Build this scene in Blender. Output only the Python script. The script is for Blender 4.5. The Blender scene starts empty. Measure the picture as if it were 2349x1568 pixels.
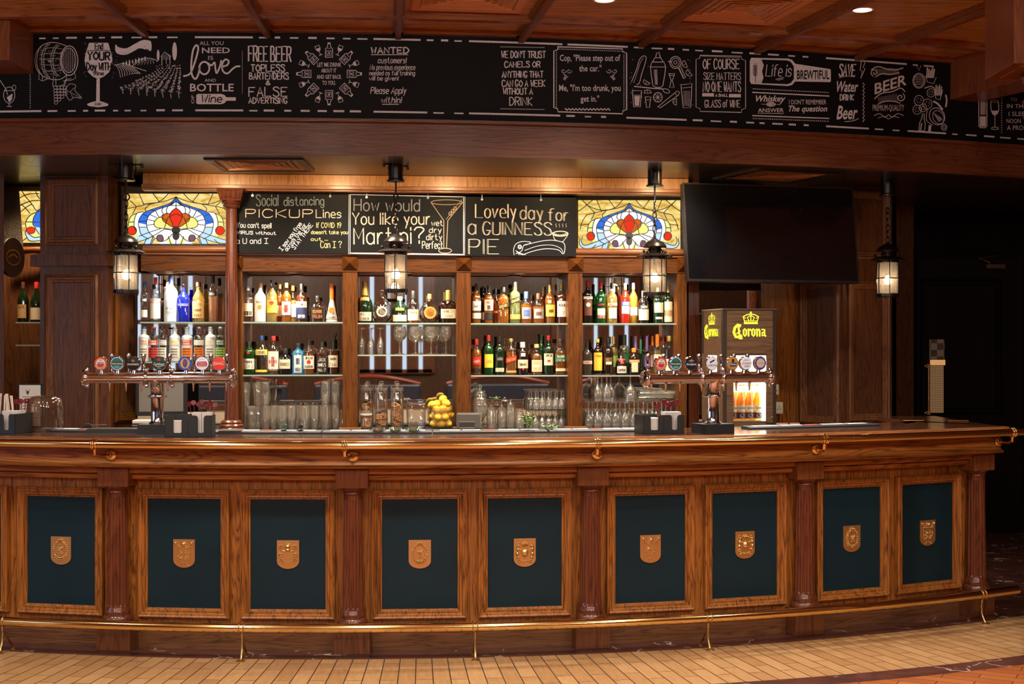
import bpy, bmesh, math, random
from math import sin, cos, tan, pi, radians, sqrt, atan2
from mathutils import Vector, Matrix
random.seed(7)
SC = bpy.context.scene
COL = SC.collection
# ------------------------------------------------------------------ camera
F, HZ, CX, EY = 3150.0, 790.0, 1174.5, 1.6
cam = bpy.data.cameras.new('camera'); camo = bpy.data.objects.new('camera', cam); COL.objects.link(camo)
cam.sensor_fit = 'HORIZONTAL'; cam.sensor_width = 36.0; cam.lens = 36.0 * F / 2349.0
cam.shift_y = (HZ - 784.0) / 2349.0
cam.clip_start = 0.1; cam.clip_end = 60
camo.location = (0, 0, EY); camo.rotation_euler = (pi / 2, 0, 0)
SC.camera = camo
# ------------------------------------------------------------------ view + world
SC.view_settings.view_transform = 'Standard'; SC.view_settings.look = 'None'
SC.view_settings.gamma = 1.0; SC.view_settings.use_curve_mapping = False
SC.view_settings.exposure = 0.25
SC.cycles.max_bounces = 8; SC.cycles.transparent_max_bounces = 32; SC.cycles.glossy_bounces = 6
SC.cycles.transmission_bounces = 4; SC.cycles.diffuse_bounces = 4
SC.cycles.sample_clamp_indirect = 3.0; SC.cycles.caustics_reflective = False; SC.cycles.caustics_refractive = False
SC.cycles.use_denoising = True
W = bpy.data.worlds.new('world'); SC.world = W; W.use_nodes = True
W.node_tree.nodes['Background'].inputs[0].default_value = (0.55, 0.62, 0.75, 1)
W.node_tree.nodes['Background'].inputs[1].default_value = 0.02
# ------------------------------------------------------------------ lights of the room, plus added fills
def lamp(name, kind, loc, energy, color=(1, .78, .52), rot=(0, 0, 0), **kw):
    l = bpy.data.lights.new(name, kind); l.energy = energy; l.color = color
    for k, v in kw.items(): setattr(l, k, v)
    o = bpy.data.objects.new(name, l); COL.objects.link(o); o.location = loc; o.rotation_euler = rot
    return o
WARM = (1.0, .74, .47); NEUT = (1.0, .90, .78); DAY = (.80, .90, 1.0)
OY_ = 9.27; CEIL = 3.466; SOF = 2.72
# recessed ceiling downlights of the room in front of the bar (two of them are in view)
DOWN = [(0.5, 7.42), (1.95, 7.64)]
DOWN_BACK = [(-3.9, 5.1), (-2.4, 5.1), (-.9, 5.1), (.6, 5.1), (2.1, 5.1), (3.4, 5.4), (-3.2, 2.4), (-1.0, 2.4), (1.2, 2.4), (3.2, 2.4), (-2.0, -.6), (0.8, -.6), (3.0, -.6)]
for x, y in DOWN:
    lamp('downlight', 'SPOT', (x, y, CEIL - .02), 190, NEUT, spot_size=radians(120), spot_blend=.8, shadow_soft_size=.06)
for x, y in DOWN_BACK:
    lamp('downlight', 'SPOT', (x, y, CEIL - .02), 210, NEUT, spot_size=radians(150), spot_blend=1.0, shadow_soft_size=.08)
# added globe lamps out of view, brightening the ceiling and bar front (the globes themselves are built with the fixtures)
FILL_GLOBES = [(-3.4, .9, 3.02), (-1.2, .5, 3.02), (1.2, .5, 3.02), (3.4, .9, 3.02)]
for g in FILL_GLOBES:
    lamp('fill_globe_light', 'POINT', g, 130, (1, .93, .84), shadow_soft_size=.19)
# three narrow windows in the wall behind the viewer
WINS = [(-3.4, 1.3), (0.2, 1.3), (3.6, 1.3)]
# warm washers under the soffit that graze the cornice, and an added, unseen spot warming the far left niche
for x in (-1.85, -1.1, -.38, .36, 1.05):
    lamp('cornice_washer', 'SPOT', (x, OY_ + x * tan(radians(5)) - .58, SOF - .03), 16, (1, .72, .38), (radians(58), 0, radians(5)), spot_size=radians(140), spot_blend=1.0, shadow_soft_size=.06)
    lamp('shelf_fill', 'SPOT', (x, OY_ + x * tan(radians(5)) - .75, SOF - .03), 62, (1, .84, .64), (radians(24), 0, radians(5)), spot_size=radians(110), spot_blend=.8, shadow_soft_size=.05)  # added fill spots without fittings, lighting the shelf rows evenly
lamp('niche_fill', 'SPOT', (-3.32, 9.22, 2.68), 60, (1, .72, .42), (radians(12), 0, 0), spot_size=radians(120), spot_blend=1., shadow_soft_size=.05)
for x in (-2.1, -.9, .3, 1.3):
    lamp('back_panel_fill', 'SPOT', (x, OY_ - .80, SOF - .03), 150, (1, .86, .68), (radians(-26), 0, 0), spot_size=radians(100), spot_blend=.8, shadow_soft_size=.05)  # added fill, no fitting: brightens the bar's back panel for the mirrors
# ------------------------------------------------------------------ places
def atd(px, py, d): return Vector(((px - CX) / F * d, d, EY - (py - HZ) / F * d))
def atz(px, py, z): return atd(px, py, (z - EY) / (-(py - HZ) / F))
YAW = radians(5.0); CU, SU = cos(YAW), sin(YAW); OY = 9.27
def BB(u, v, z): return Vector((u * CU - v * SU, OY + u * SU + v * CU, z))       # along / into / up the back wall
def hit(px, py, v):
    rx, rz = (px - CX) / F, -(py - HZ) / F
    d = (v + OY * CU) / (CU - rx * SU)
    return (rx * d * CU + (d - OY) * SU, EY + rz * d)
def ux(px, v): return hit(px, HZ, v)[0]
def zy(px, py, v): return hit(px, py, v)[1]
BC, BR = (-.967, 14.578), 7.49        # bar counter arc, radius at the plinth fronts
FC, FR = (-1.937, 21.384), 13.303     # fascia arc
def arc(o, a, z, C=BC, R=BR): return Vector((C[0] + (R + o) * sin(a), C[1] - (R + o) * cos(a), z))
def ang(px, o=0., C=BC, R=BR):
    u = (px - CX) / F; r = R + o
    A = 1 + u * u; B = -2 * (u * C[0] + C[1]); D = C[0] ** 2 + C[1] ** 2 - r * r
    d = (-B - sqrt(max(B * B - 4 * A * D, 0))) / (2 * A)
    return atan2(u * d - C[0], C[1] - d)
def fas(px, py, off=.004):
    a = ang(px, off, FC, FR); p = arc(off, a, 0, FC, FR)
    return Vector((p.x, p.y, EY - (py - HZ) / F * p.y))
def Fa(o, a, z): return arc(o, a, z, FC, FR)
# ------------------------------------------------------------------ scene graph
ROOTM = {}
def obj_new(name, data): o = bpy.data.objects.new(name, data); COL.objects.link(o); return o
def tag(o, label=None, cat=None, group=None, kind=None):
    if label: o['label'] = label
    if cat: o['category'] = cat
    if group: o['group'] = group
    if kind: o['kind'] = kind
    return o
def T(name, label, cat, loc=(0, 0, 0), rz=0., group=None):
    o = obj_new(name, None); o.empty_display_size = .05
    o.location = loc; o.rotation_euler = (0, 0, rz)
    ROOTM[o.name] = Matrix.Translation(Vector(loc)) @ Matrix.Rotation(rz, 4, 'Z')
    return tag(o, label, cat, group)
def dup(src, loc, rz=None, label=None, group=None):
    r = src.copy(); COL.objects.link(r); r.location = loc
    if rz is not None: r.rotation_euler = (0, 0, rz)
    if label: r['label'] = label
    if group: r['group'] = group
    ROOTM[r.name] = Matrix.Translation(Vector(loc)) @ Matrix.Rotation(r.rotation_euler.z, 4, 'Z')
    for ch in list(src.children):
        c = ch.copy(); COL.objects.link(c); c.parent = r
        for g in list(ch.children):
            d = g.copy(); COL.objects.link(d); d.parent = c
    return r
class MB:
    """collects shapes into one mesh"""
    def __init__(s): s.v = []; s.f = []; s.sm = []; s.uv = None
    def add(s, vs, fs, smooth=False, uvs=None):
        n = len(s.v); s.v += [Vector(p) for p in vs]
        s.f += [tuple(i + n for i in f) for f in fs]; s.sm += [smooth] * len(fs)
        if uvs is not None:
            if s.uv is None: s.uv = [(0, 0)] * n
            s.uv += list(uvs)
        elif s.uv is not None: s.uv += [(0, 0)] * len(vs)
        return s
    def box(s, c, d, rz=0., M=None):
        x, y, z = d[0] / 2, d[1] / 2, d[2] / 2
        P = [Vector((i, j, k)) for k in (-z, z) for j in (-y, y) for i in (-x, x)]
        R = M if M is not None else Matrix.Rotation(rz, 3, 'Z')
        return s.add([R @ p + Vector(c) for p in P], [(0, 2, 3, 1), (4, 5, 7, 6), (0, 1, 5, 4), (2, 6, 7, 3), (0, 4, 6, 2), (1, 3, 7, 5)])
    def bbox(s, u0, u1, v0, v1, z0, z1):     # a box in back-wall coordinates
        P = [BB(u, v, z) for z in (z0, z1) for v in (v0, v1) for u in (u0, u1)]
        return s.add(P, [(0, 2, 3, 1), (4, 5, 7, 6), (0, 1, 5, 4), (2, 6, 7, 3), (0, 4, 6, 2), (1, 3, 7, 5)])
    def lathe(s, prof, seg=24, c=(0, 0, 0), M=None, sec=None, smooth=True, a0=0., a1=2 * pi, cap=True):
        full = abs(a1 - a0 - 2 * pi) < 1e-6; n = seg if full else seg + 1
        vs = []; fs = []
        for r, z in prof:
            for i in range(n):
                t = a0 + (a1 - a0) * i / seg
                k = sec(t, z) if sec else 1.
                p = Vector((r * k * cos(t), r * k * sin(t), z))
                vs.append((M @ p if M is not None else p) + Vector(c))
        for j in range(len(prof) - 1):
            for i in range(seg):
                a = j * n + i; b = j * n + (i + 1) % n
                fs.append((a, b, b + n, a + n))
        if full and cap:
            if prof[0][0] > 1e-5: fs.append(tuple(range(n - 1, -1, -1)))
            if prof[-1][0] > 1e-5: fs.append(tuple((len(prof) - 1) * n + i for i in range(n)))
        return s.add(vs, fs, smooth)
    def tube(s, path, r, seg=10, closed=False, caps=True):
        P = [Vector(p) for p in path]; n = len(P); vs = []; fs = []; up = None
        for i in range(n):
            a = P[(i - 1) % n] if (closed or i > 0) else P[i]; b = P[(i + 1) % n] if (closed or i < n - 1) else P[i]
            t = (b - a).normalized()
            if up is None: up = Vector((0, 0, 1)) if abs(t.z) < .9 else Vector((1, 0, 0))
            x = t.cross(up); x = x.normalized() if x.length > 1e-6 else t.orthogonal().normalized()
            y = x.cross(t).normalized(); up = y
            rr = r[i] if isinstance(r, (list, tuple)) else r
            for k in range(seg): vs.append(P[i] + x * rr * cos(2 * pi * k / seg) + y * rr * sin(2 * pi * k / seg))
        m = n if closed else n - 1
        for i in range(m):
            for k in range(seg):
                a = i * seg + k; b = i * seg + (k + 1) % seg; j = ((i + 1) % n) * seg
                fs.append((a, b, j + (k + 1) % seg, j + k))
        if caps and not closed:
            fs.append(tuple(range(seg - 1, -1, -1))); fs.append(tuple((n - 1) * seg + k for k in range(seg)))
        return s.add(vs, fs, True)
    def torus(s, c, R, r, M=None, seg=20, seg2=8, sx=1., sy=1.):
        M = M if M is not None else Matrix.Identity(3)
        return s.tube([Vector(c) + M @ Vector((R * sx * cos(2 * pi * i / seg), R * sy * sin(2 * pi * i / seg), 0)) for i in range(seg)], r, seg2, True)
    def ell(s, c, r, seg=12, M=None):
        n = max(4, seg // 2)
        if not hasattr(r, '__len__'): r = (r, r, r)
        M = M if M is not None else Matrix.Identity(3)
        D = Matrix.Diagonal(Vector(r))
        return s.lathe([(max(sin(pi * i / n), 0), -cos(pi * i / n)) for i in range(n + 1)], seg, c, M @ D)
    def prism(s, poly, fn, t0, t1):       # poly 2d (ccw), fn(x, y, t) -> 3d
        n = len(poly)
        vs = [fn(x, y, t0) for x, y in poly] + [fn(x, y, t1) for x, y in poly]
        fs = [tuple(range(n - 1, -1, -1)), tuple(range(n, 2 * n))] + [(i, (i + 1) % n, n + (i + 1) % n, n + i) for i in range(n)]
        return s.add(vs, fs)
    def sweep(s, prof, a0, a1, n, C=BC, R=BR, caps=True, smooth=False):   # closed profile [(o, z)] round an arc
        m = len(prof); vs = []; uv = []; fs = []; L = [0]
        for j in range(m): L.append(L[-1] + sqrt((prof[j][0] - prof[(j + 1) % m][0]) ** 2 + (prof[j][1] - prof[(j + 1) % m][1]) ** 2))
        for i in range(n + 1):
            a = a0 + (a1 - a0) * i / n
            for j, (o, z) in enumerate(prof): vs.append(arc(o, a, z, C, R)); uv.append((a * R, L[j]))
        for i in range(n):
            for j in range(m):
                fs.append((i * m + j, i * m + (j + 1) % m, (i + 1) * m + (j + 1) % m, (i + 1) * m + j))
        if caps: fs.append(tuple(range(m - 1, -1, -1))); fs.append(tuple(n * m + j for j in range(m)))
        return s.add(vs, fs, smooth, uv)
    def frame(s, w, h, prof, fn):         # mitred moulding; prof [(inset, height)], fn(x, y, t) -> 3d
        k = len(prof); vs = []; fs = []
        for ins, t in prof:
            x, y = w / 2 - ins, h / 2 - ins
            vs += [fn(-x, -y, t), fn(x, -y, t), fn(x, y, t), fn(-x, y, t)]
        for j in range(k - 1):
            for i in range(4): fs.append((j * 4 + i, j * 4 + (i + 1) % 4, j * 4 + 4 + (i + 1) % 4, j * 4 + 4 + i))
        return s.add(vs, fs)
    def build(s, name, mat, parent=None, world=True, bevel=0.):
        me = bpy.data.meshes.new(name)
        vs = s.v
        root = parent
        while root is not None and root.parent is not None: root = root.parent
        if world and root is not None and root.name in ROOTM:
            Mi = ROOTM[root.name].inverted(); vs = [Mi @ p for p in vs]
        org = None
        if parent is None and vs:              # a thing that is one mesh: put its origin at its own base
            lo = [min(p[i] for p in vs) for i in range(3)]; hi = [max(p[i] for p in vs) for i in range(3)]
            org = Vector(((lo[0] + hi[0]) / 2, (lo[1] + hi[1]) / 2, lo[2])); vs = [p - org for p in vs]
        me.from_pydata([tuple(p) for p in vs], [], s.f)
        me.polygons.foreach_set('use_smooth', s.sm)
        if s.uv is not None:
            ul = me.uv_layers.new(name='uv')
            for l in me.loops: ul.data[l.index].uv = s.uv[l.vertex_index]
        me.update()
        if any(s.sm): me.set_sharp_from_angle(angle=radians(38))
        if mat is not None: me.materials.append(mat)
        o = obj_new(name, me)
        if org is not None: o.location = org
        if parent is not None: o.parent = parent
        if bevel:
            b = o.modifiers.new('bevel', 'BEVEL'); b.width = bevel; b.segments = 2; b.limit_method = 'ANGLE'
        return o
def S(name, mb, mat, bevel=0.): return tag(mb.build(name, mat, bevel=bevel), kind='structure')
def smooth_pts(P, n=5, closed=False):
    P = [Vector(p) for p in P]; out = []; m = len(P)
    if m < 3: return P
    for i in range(m if closed else m - 1):
        g = lambda k: P[k % m] if closed else P[min(max(k, 0), m - 1)]
        a, b, c, d = g(i - 1), g(i), g(i + 1), g(i + 2)
        for k in range(n):
            t = k / n
            out.append(.5 * ((2 * b) + (c - a) * t + (2 * a - 5 * b + 4 * c - d) * t * t + (3 * b - a - 3 * c + d) * t ** 3))
    if not closed: out.append(P[-1])
    return out
# ------------------------------------------------------------------ materials
MATS = {}
def nodes(name):
    m = bpy.data.materials.new(name); m.use_nodes = True; nt = m.node_tree; nt.nodes.clear()
    out = nt.nodes.new('ShaderNodeOutputMaterial')
    return m, nt, out
def N(nt, kind, **kw):
    n = nt.nodes.new('ShaderNode' + kind)
    for k, v in kw.items():
        if k.startswith('i_'):
            key = k[2:].replace('_', ' ')
            n.inputs[int(key) if key.isdigit() else key].default_value = v
        else: setattr(n, k, v)
    return n
def c4(c): return (c[0], c[1], c[2], 1)
def plain(name, col, rough=.5, metal=0., emit=0., ecol=None, coat=0., spec=.5, bump=0., bscale=60., vary=0., vscale=20.):
    if name in MATS: return MATS[name]
    m, nt, out = nodes(name)
    b = N(nt, 'BsdfPrincipled'); b.inputs['Base Color'].default_value = c4(col); b.inputs['Roughness'].default_value = rough
    b.inputs['Metallic'].default_value = metal; b.inputs['Specular IOR Level'].default_value = spec; b.inputs['Coat Weight'].default_value = coat
    if emit: b.inputs['Emission Color'].default_value = c4(ecol or col); b.inputs['Emission Strength'].default_value = emit
    nt.links.new(b.outputs[0], out.inputs[0])
    if vary or bump:
        tc = N(nt, 'TexCoord'); nz = N(nt, 'TexNoise', i_Scale=vscale if vary else bscale, i_Detail=5.)
        nt.links.new(tc.outputs['Object'], nz.inputs['Vector'])
        if vary:
            mx = N(nt, 'MixRGB'); mx.inputs[1].default_value = c4([k * (1 - vary) for k in col]); mx.inputs[2].default_value = c4([min(k * (1 + vary), 1) for k in col])
            nt.links.new(nz.outputs[0], mx.inputs[0]); nt.links.new(mx.outputs[0], b.inputs['Base Color'])
        if bump:
            bp = N(nt, 'Bump', i_Strength=bump, i_Distance=.01); n2 = N(nt, 'TexNoise', i_Scale=bscale, i_Detail=3.)
            nt.links.new(tc.outputs['Object'], n2.inputs['Vector'])
            nt.links.new(n2.outputs[0], bp.inputs['Height']); nt.links.new(bp.outputs[0], b.inputs['Normal'])
    MATS[name] = m; return m
def wood(name, light, dark, axis='Z', rough=.38, scale=1., coat=.08, fine=1., spec=.35):
    if name in MATS: return MATS[name]
    m, nt, out = nodes(name)
    tc = N(nt, 'TexCoord'); mp = N(nt, 'Mapping')
    nt.links.new(tc.outputs['UV' if axis == 'UV' else 'Object'], mp.inputs[0])
    A, B = 1.1 * scale, 16. * scale
    mp.inputs['Scale'].default_value = {'Z': (B, B, A), 'X': (A, B, B), 'Y': (B, A, B), 'UV': (A, B, B)}[axis]
    n1 = N(nt, 'TexNoise', i_Scale=1.0, i_Detail=3., i_Distortion=.9)
    n2 = N(nt, 'TexNoise', i_Scale=7.0 * fine, i_Detail=5., i_Roughness=.7)
    nt.links.new(mp.outputs[0], n1.inputs['Vector']); nt.links.new(mp.outputs[0], n2.inputs['Vector'])
    wv = N(nt, 'Math', operation='MULTIPLY_ADD'); wv.inputs[1].default_value = 9.; wv.inputs[2].default_value = 0.
    nt.links.new(n1.outputs[0], wv.inputs[0])
    fr = N(nt, 'Math', operation='PINGPONG'); fr.inputs[1].default_value = .5; nt.links.new(wv.outputs[0], fr.inputs[0])
    sm = N(nt, 'Math', operation='MULTIPLY_ADD'); sm.inputs[1].default_value = .75
    nt.links.new(n2.outputs[0], sm.inputs[0]); nt.links.new(fr.outputs[0], sm.inputs[2])
    rp = N(nt, 'ValToRGB'); e = rp.color_ramp.elements
    e[0].position = .30; e[0].color = c4(dark); e[1].position = .84; e[1].color = c4(light)
    mid = e.new(.50); mid.color = c4([.42 * a + .58 * b for a, b in zip(dark, light)])
    nt.links.new(sm.outputs[0], rp.inputs[0])
    b = N(nt, 'BsdfPrincipled'); b.inputs['Roughness'].default_value = rough; b.inputs['Coat Weight'].default_value = coat; b.inputs['Coat Roughness'].default_value = .12; b.inputs['Specular IOR Level'].default_value = spec
    nt.links.new(rp.outputs[0], b.inputs['Base Color'])
    bp = N(nt, 'Bump', i_Strength=.12, i_Distance=.004); nt.links.new(sm.outputs[0], bp.inputs['Height']); nt.links.new(bp.outputs[0], b.inputs['Normal'])
    nt.links.new(b.outputs[0], out.inputs[0]); MATS[name] = m; return m
def glass(name, tint=(1, 1, 1), refl=.9, body=None, bodyf=0., rough=.02, edge=.25):
    """thin clear glass: sees through face-on, mirrors at grazing angles"""
    if name in MATS: return MATS[name]
    m, nt, out = nodes(name)
    tr = N(nt, 'BsdfTransparent'); tr.inputs[0].default_value = c4(tint)
    gl = N(nt, 'BsdfGlossy'); gl.inputs[0].default_value = (1, 1, 1, 1); gl.inputs['Roughness'].default_value = rough
    lw = N(nt, 'LayerWeight'); lw.inputs[0].default_value = edge
    mr = N(nt, 'MapRange'); mr.inputs['To Min'].default_value = .05; mr.inputs['To Max'].default_value = refl
    nt.links.new(lw.outputs['Facing'], mr.inputs['Value'])
    src = tr
    if body:
        df = N(nt, 'BsdfDiffuse'); df.inputs[0].default_value = c4(body); m2 = N(nt, 'MixShader'); m2.inputs[0].default_value = bodyf
        nt.links.new(tr.outputs[0], m2.inputs[1]); nt.links.new(df.outputs[0], m2.inputs[2]); src = m2
    mx = N(nt, 'MixShader'); nt.links.new(mr.outputs[0], mx.inputs[0]); nt.links.new(src.outputs[0], mx.inputs[1]); nt.links.new(gl.outputs[0], mx.inputs[2])
    nt.links.new(mx.outputs[0], out.inputs[0]); MATS[name] = m; return m
def emis(name, col, s):
    if name in MATS: return MATS[name]
    m, nt, out = nodes(name); e = N(nt, 'Emission'); e.inputs[0].default_value = c4(col); e.inputs[1].default_value = s
    nt.links.new(e.outputs[0], out.inputs[0]); MATS[name] = m; return m
OAK_L, OAK_D = (.35, .122, .022), (.060, .016, .004)
OAKV = wood('oak_upright', OAK_L, OAK_D, 'Z')
OAKU = wood('oak_curved', OAK_L, OAK_D, 'UV', scale=.8)
OAKX = wood('oak_level', OAK_L, OAK_D, 'X')
MAHZ = wood('mahogany_upright', (.135, .036, .014), (.05, .013, .007), 'Z', rough=.22, coat=.5)
MAHX = wood('mahogany_level', (.135, .036, .014), (.05, .013, .007), 'X', rough=.25, coat=.4)
WALZ = wood('walnut_upright', (.125, .046, .018), (.04, .014, .007), 'Z', rough=.35)
WALU = wood('walnut_curved', (.155, .050, .018), (.055, .017, .008), 'UV', scale=.8, rough=.3)
TOPU = wood('worktop_wood', (.12, .046, .022), (.05, .02, .011), 'UV', scale=.7, rough=.10, coat=.6)
CORX = wood('cornice_oak', (.46, .20, .055), (.22, .080, .02), 'Z', scale=1.3)
STIL = wood('stile_oak', (.135, .043, .006), (.036, .010, .002), 'Z', coat=.02, spec=.2)
HEAD = wood('header_oak', (.11, .034, .006), (.032, .009, .002), 'X', coat=.02, spec=.2)
CEILW = wood('ceiling_wood', (.52, .27, .085), (.20, .088, .026), 'X', scale=.5, rough=.25, coat=.2)
RIBW = wood('ceiling_rib_wood', (.20, .066, .02), (.08, .024, .008), 'Y', rough=.3)
BRASS = plain('polished_brass', (.80, .53, .20), .13, 1.)
BRASSD = plain('cast_brass', (.55, .35, .14), .33, 1.)
CHROME = plain('chrome', (.72, .76, .82), .06, 1.)
IRON = plain('black_iron', (.022, .015, .012), .28, .6, coat=.3)
BLACK = plain('black_plastic', (.008, .008, .009), .35)
BLACKM = plain('matt_black', (.012, .012, .012), .6)
TEAL = plain('teal_panel', (.0055, .021, .031), .3, vary=.25, vscale=3., spec=.25)
MIRR = plain('mirror', (.80, .76, .72), .015, 1.)
CHALKB = plain('chalkboard', (.0062, .0062, .0072), .55, vary=.3, vscale=6., spec=.12)
CHALK = plain('chalk', (.66, .69, .80), .9, vary=.35, vscale=90.)
CHALKW = plain('warm_chalk', (.66, .58, .48), .9, vary=.35, vscale=90.)
CHALKY = plain('yellow_chalk', (.62, .55, .26), .9, vary=.3, vscale=90.)
CHALKG = plain('blue_green_chalk', (.16, .22, .24), .9, vary=.35, vscale=90.)
WHITE = plain('white_plastic', (.62, .58, .53), .45)
PAPER = plain('white_paper', (.70, .66, .60), .8)
STEEL = plain('brushed_steel', (.55, .52, .48), .28, 1.)
GLASS = glass('clear_glass')
GLASSD = glass('drinking_glass', (.985, .98, .97), .95, (.92, .88, .80), .05, rough=.06, edge=.5)
SHELFG = glass('shelf_glass', (.90, .97, .94), .7, edge=.2)
SHEDGE = plain('shelf_glass_edge', (.34, .44, .40), .15)
# ------------------------------------------------------------------ hand lettering: strokes on a 0-4 x -2..6 grid
GL = dict(A="0c2i4c 1e3e", B="0c0i ~0i2i3h2f0f ~0f3f4d3c0c", C="~4h3i1i0g0e1c3c4d", D="0c0i ~0i2i4g4e2c0c", E="4i0i0c4c 0f3f", F="4i0i0c 0f3f",
 G="~4h3i1i0g0e1c3c4e 4e2e", H="0c0i 4c4i 0f4f", I="2c2i", J="~3i3d2c1c0d", K="0c0i 4i0f4c", L="0i0c4c", M="0c0i2e4i4c", N="0c0i4c4i",
 O="~2i0g0e2c4e4g2i", P="0c0i ~0i3i4h3f0f", Q="~2i0g0e2c4e4g2i 2e4c", R="0c0i ~0i3i4h3f0f 2f4c", S="~4h3i1i0h1g3f4d3c1c0d", T="0i4i 2i2c",
 U="~0i0d1c3c4d4i", V="0i2c4i", W="0i1c2g3c4i", X="0c4i 0i4c", Y="0i2f4i 2f2c", Z="0i4i0c4c",
 a="~3f2g1g0f0d1c2c3d 3g3c", b="0i0c ~0f1g2g3f3d2c1c0d", c="~3f2g1g0f0d1c2c3d", d="3i3c ~3f2g1g0f0d1c2c3d", e="~0e3e3f2g1g0f0d1c3c",
 f="~3i2i1h1c 0g2g", g="~3f2g1g0f0d1c2c3d ~3g3b2a1a0b", h="0i0c ~0e1g2g3f3c", i="1g1c 1h1i", j="2g2b ~2b1a0a 2h2i", k="0i0c 3g0e3c", l="1i1c",
 m="0g0c ~0f1g2f2c ~2f3g4f4c", n="0g0c ~0f1g2g3f3c", o="~1g0f0d1c2c3d3f2g1g", p="0g0a ~0f1g2g3f3d2c1c0d", q="~3f2g1g0f0d1c2c3d 3g3a",
 r="0g0c ~0e1g2g", s="~3f2g1g0f1e2e3d2c0c", t="1i1d ~1d2c3c 0g2g", u="~0g0d1c2c3d3g 3g3c", v="0g1c3g", w="0g1c2f3c4g", x="0c3g 0g3c", y="0g2c 3g1a", z="0g3g0c3c")
GL.update({'0': "~2i0g0e2c4e4g2i", '1': "1h2i2c", '2': "~0h1i3i4g0c 0c4c", '3': "~0i3i4h2f4d3c0c", '4': "3c3i0e4e", '5': "4i0i0f ~0f3f4d3c0c", '6': "~3i0f0d2c4d3f0e",
 '7': "0i4i1c", '8': "~2i0h2f4d2c0d2f4h2i", '9': "~4g2f0g1i3i4g2c", '.': "0c0d", ',': "1d0b", '!': "0e0i 0c0d", '?': "~0h1i3i4h2f2e 2c2d", "'": "0i0g", '"': "0i0g 1i1g",
 '&': "~4c1h2i3h0e1c2c4e", '-': "0f2f", '|': "2c2i 0i4i 0c4c", '+': "0e4e 2c2g"})
NARROW = dict(I=1, i=1.2, l=1.2, t=2.2, f=2.2, r=2, j=2)
def glyph(ch):
    out = []; w = 0
    for st in GL.get(ch, '').split():
        sm = st[0] == '~'; st = st.lstrip('~')
        P = [(int(st[i]), ord(st[i + 1]) - 99) for i in range(0, len(st), 2)]
        w = max(w, max(p[0] for p in P))
        if sm: P = [(p.x, p.y) for p in smooth_pts([(x, y, 0) for x, y in P], 4)]
        out.append(P)
    if ch == 'I': out = [[(x - 2, y) for x, y in P] for P in out]; w = 0
    if ch in 'il': out = [[(x - 1, y) for x, y in P] for P in out]; w = 0
    return out, w
def stroke_text(s):
    """-> list of polylines with cap height 6, and total width"""
    x = 0; L = []
    for ch in s:
        if ch == ' ': x += 2.6; continue
        g, w = glyph(ch)
        for P in g: L.append([(px + x, py) for px, py in P])
        x += w + 1.5
    return L, max(x - 1.5, 1)
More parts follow.
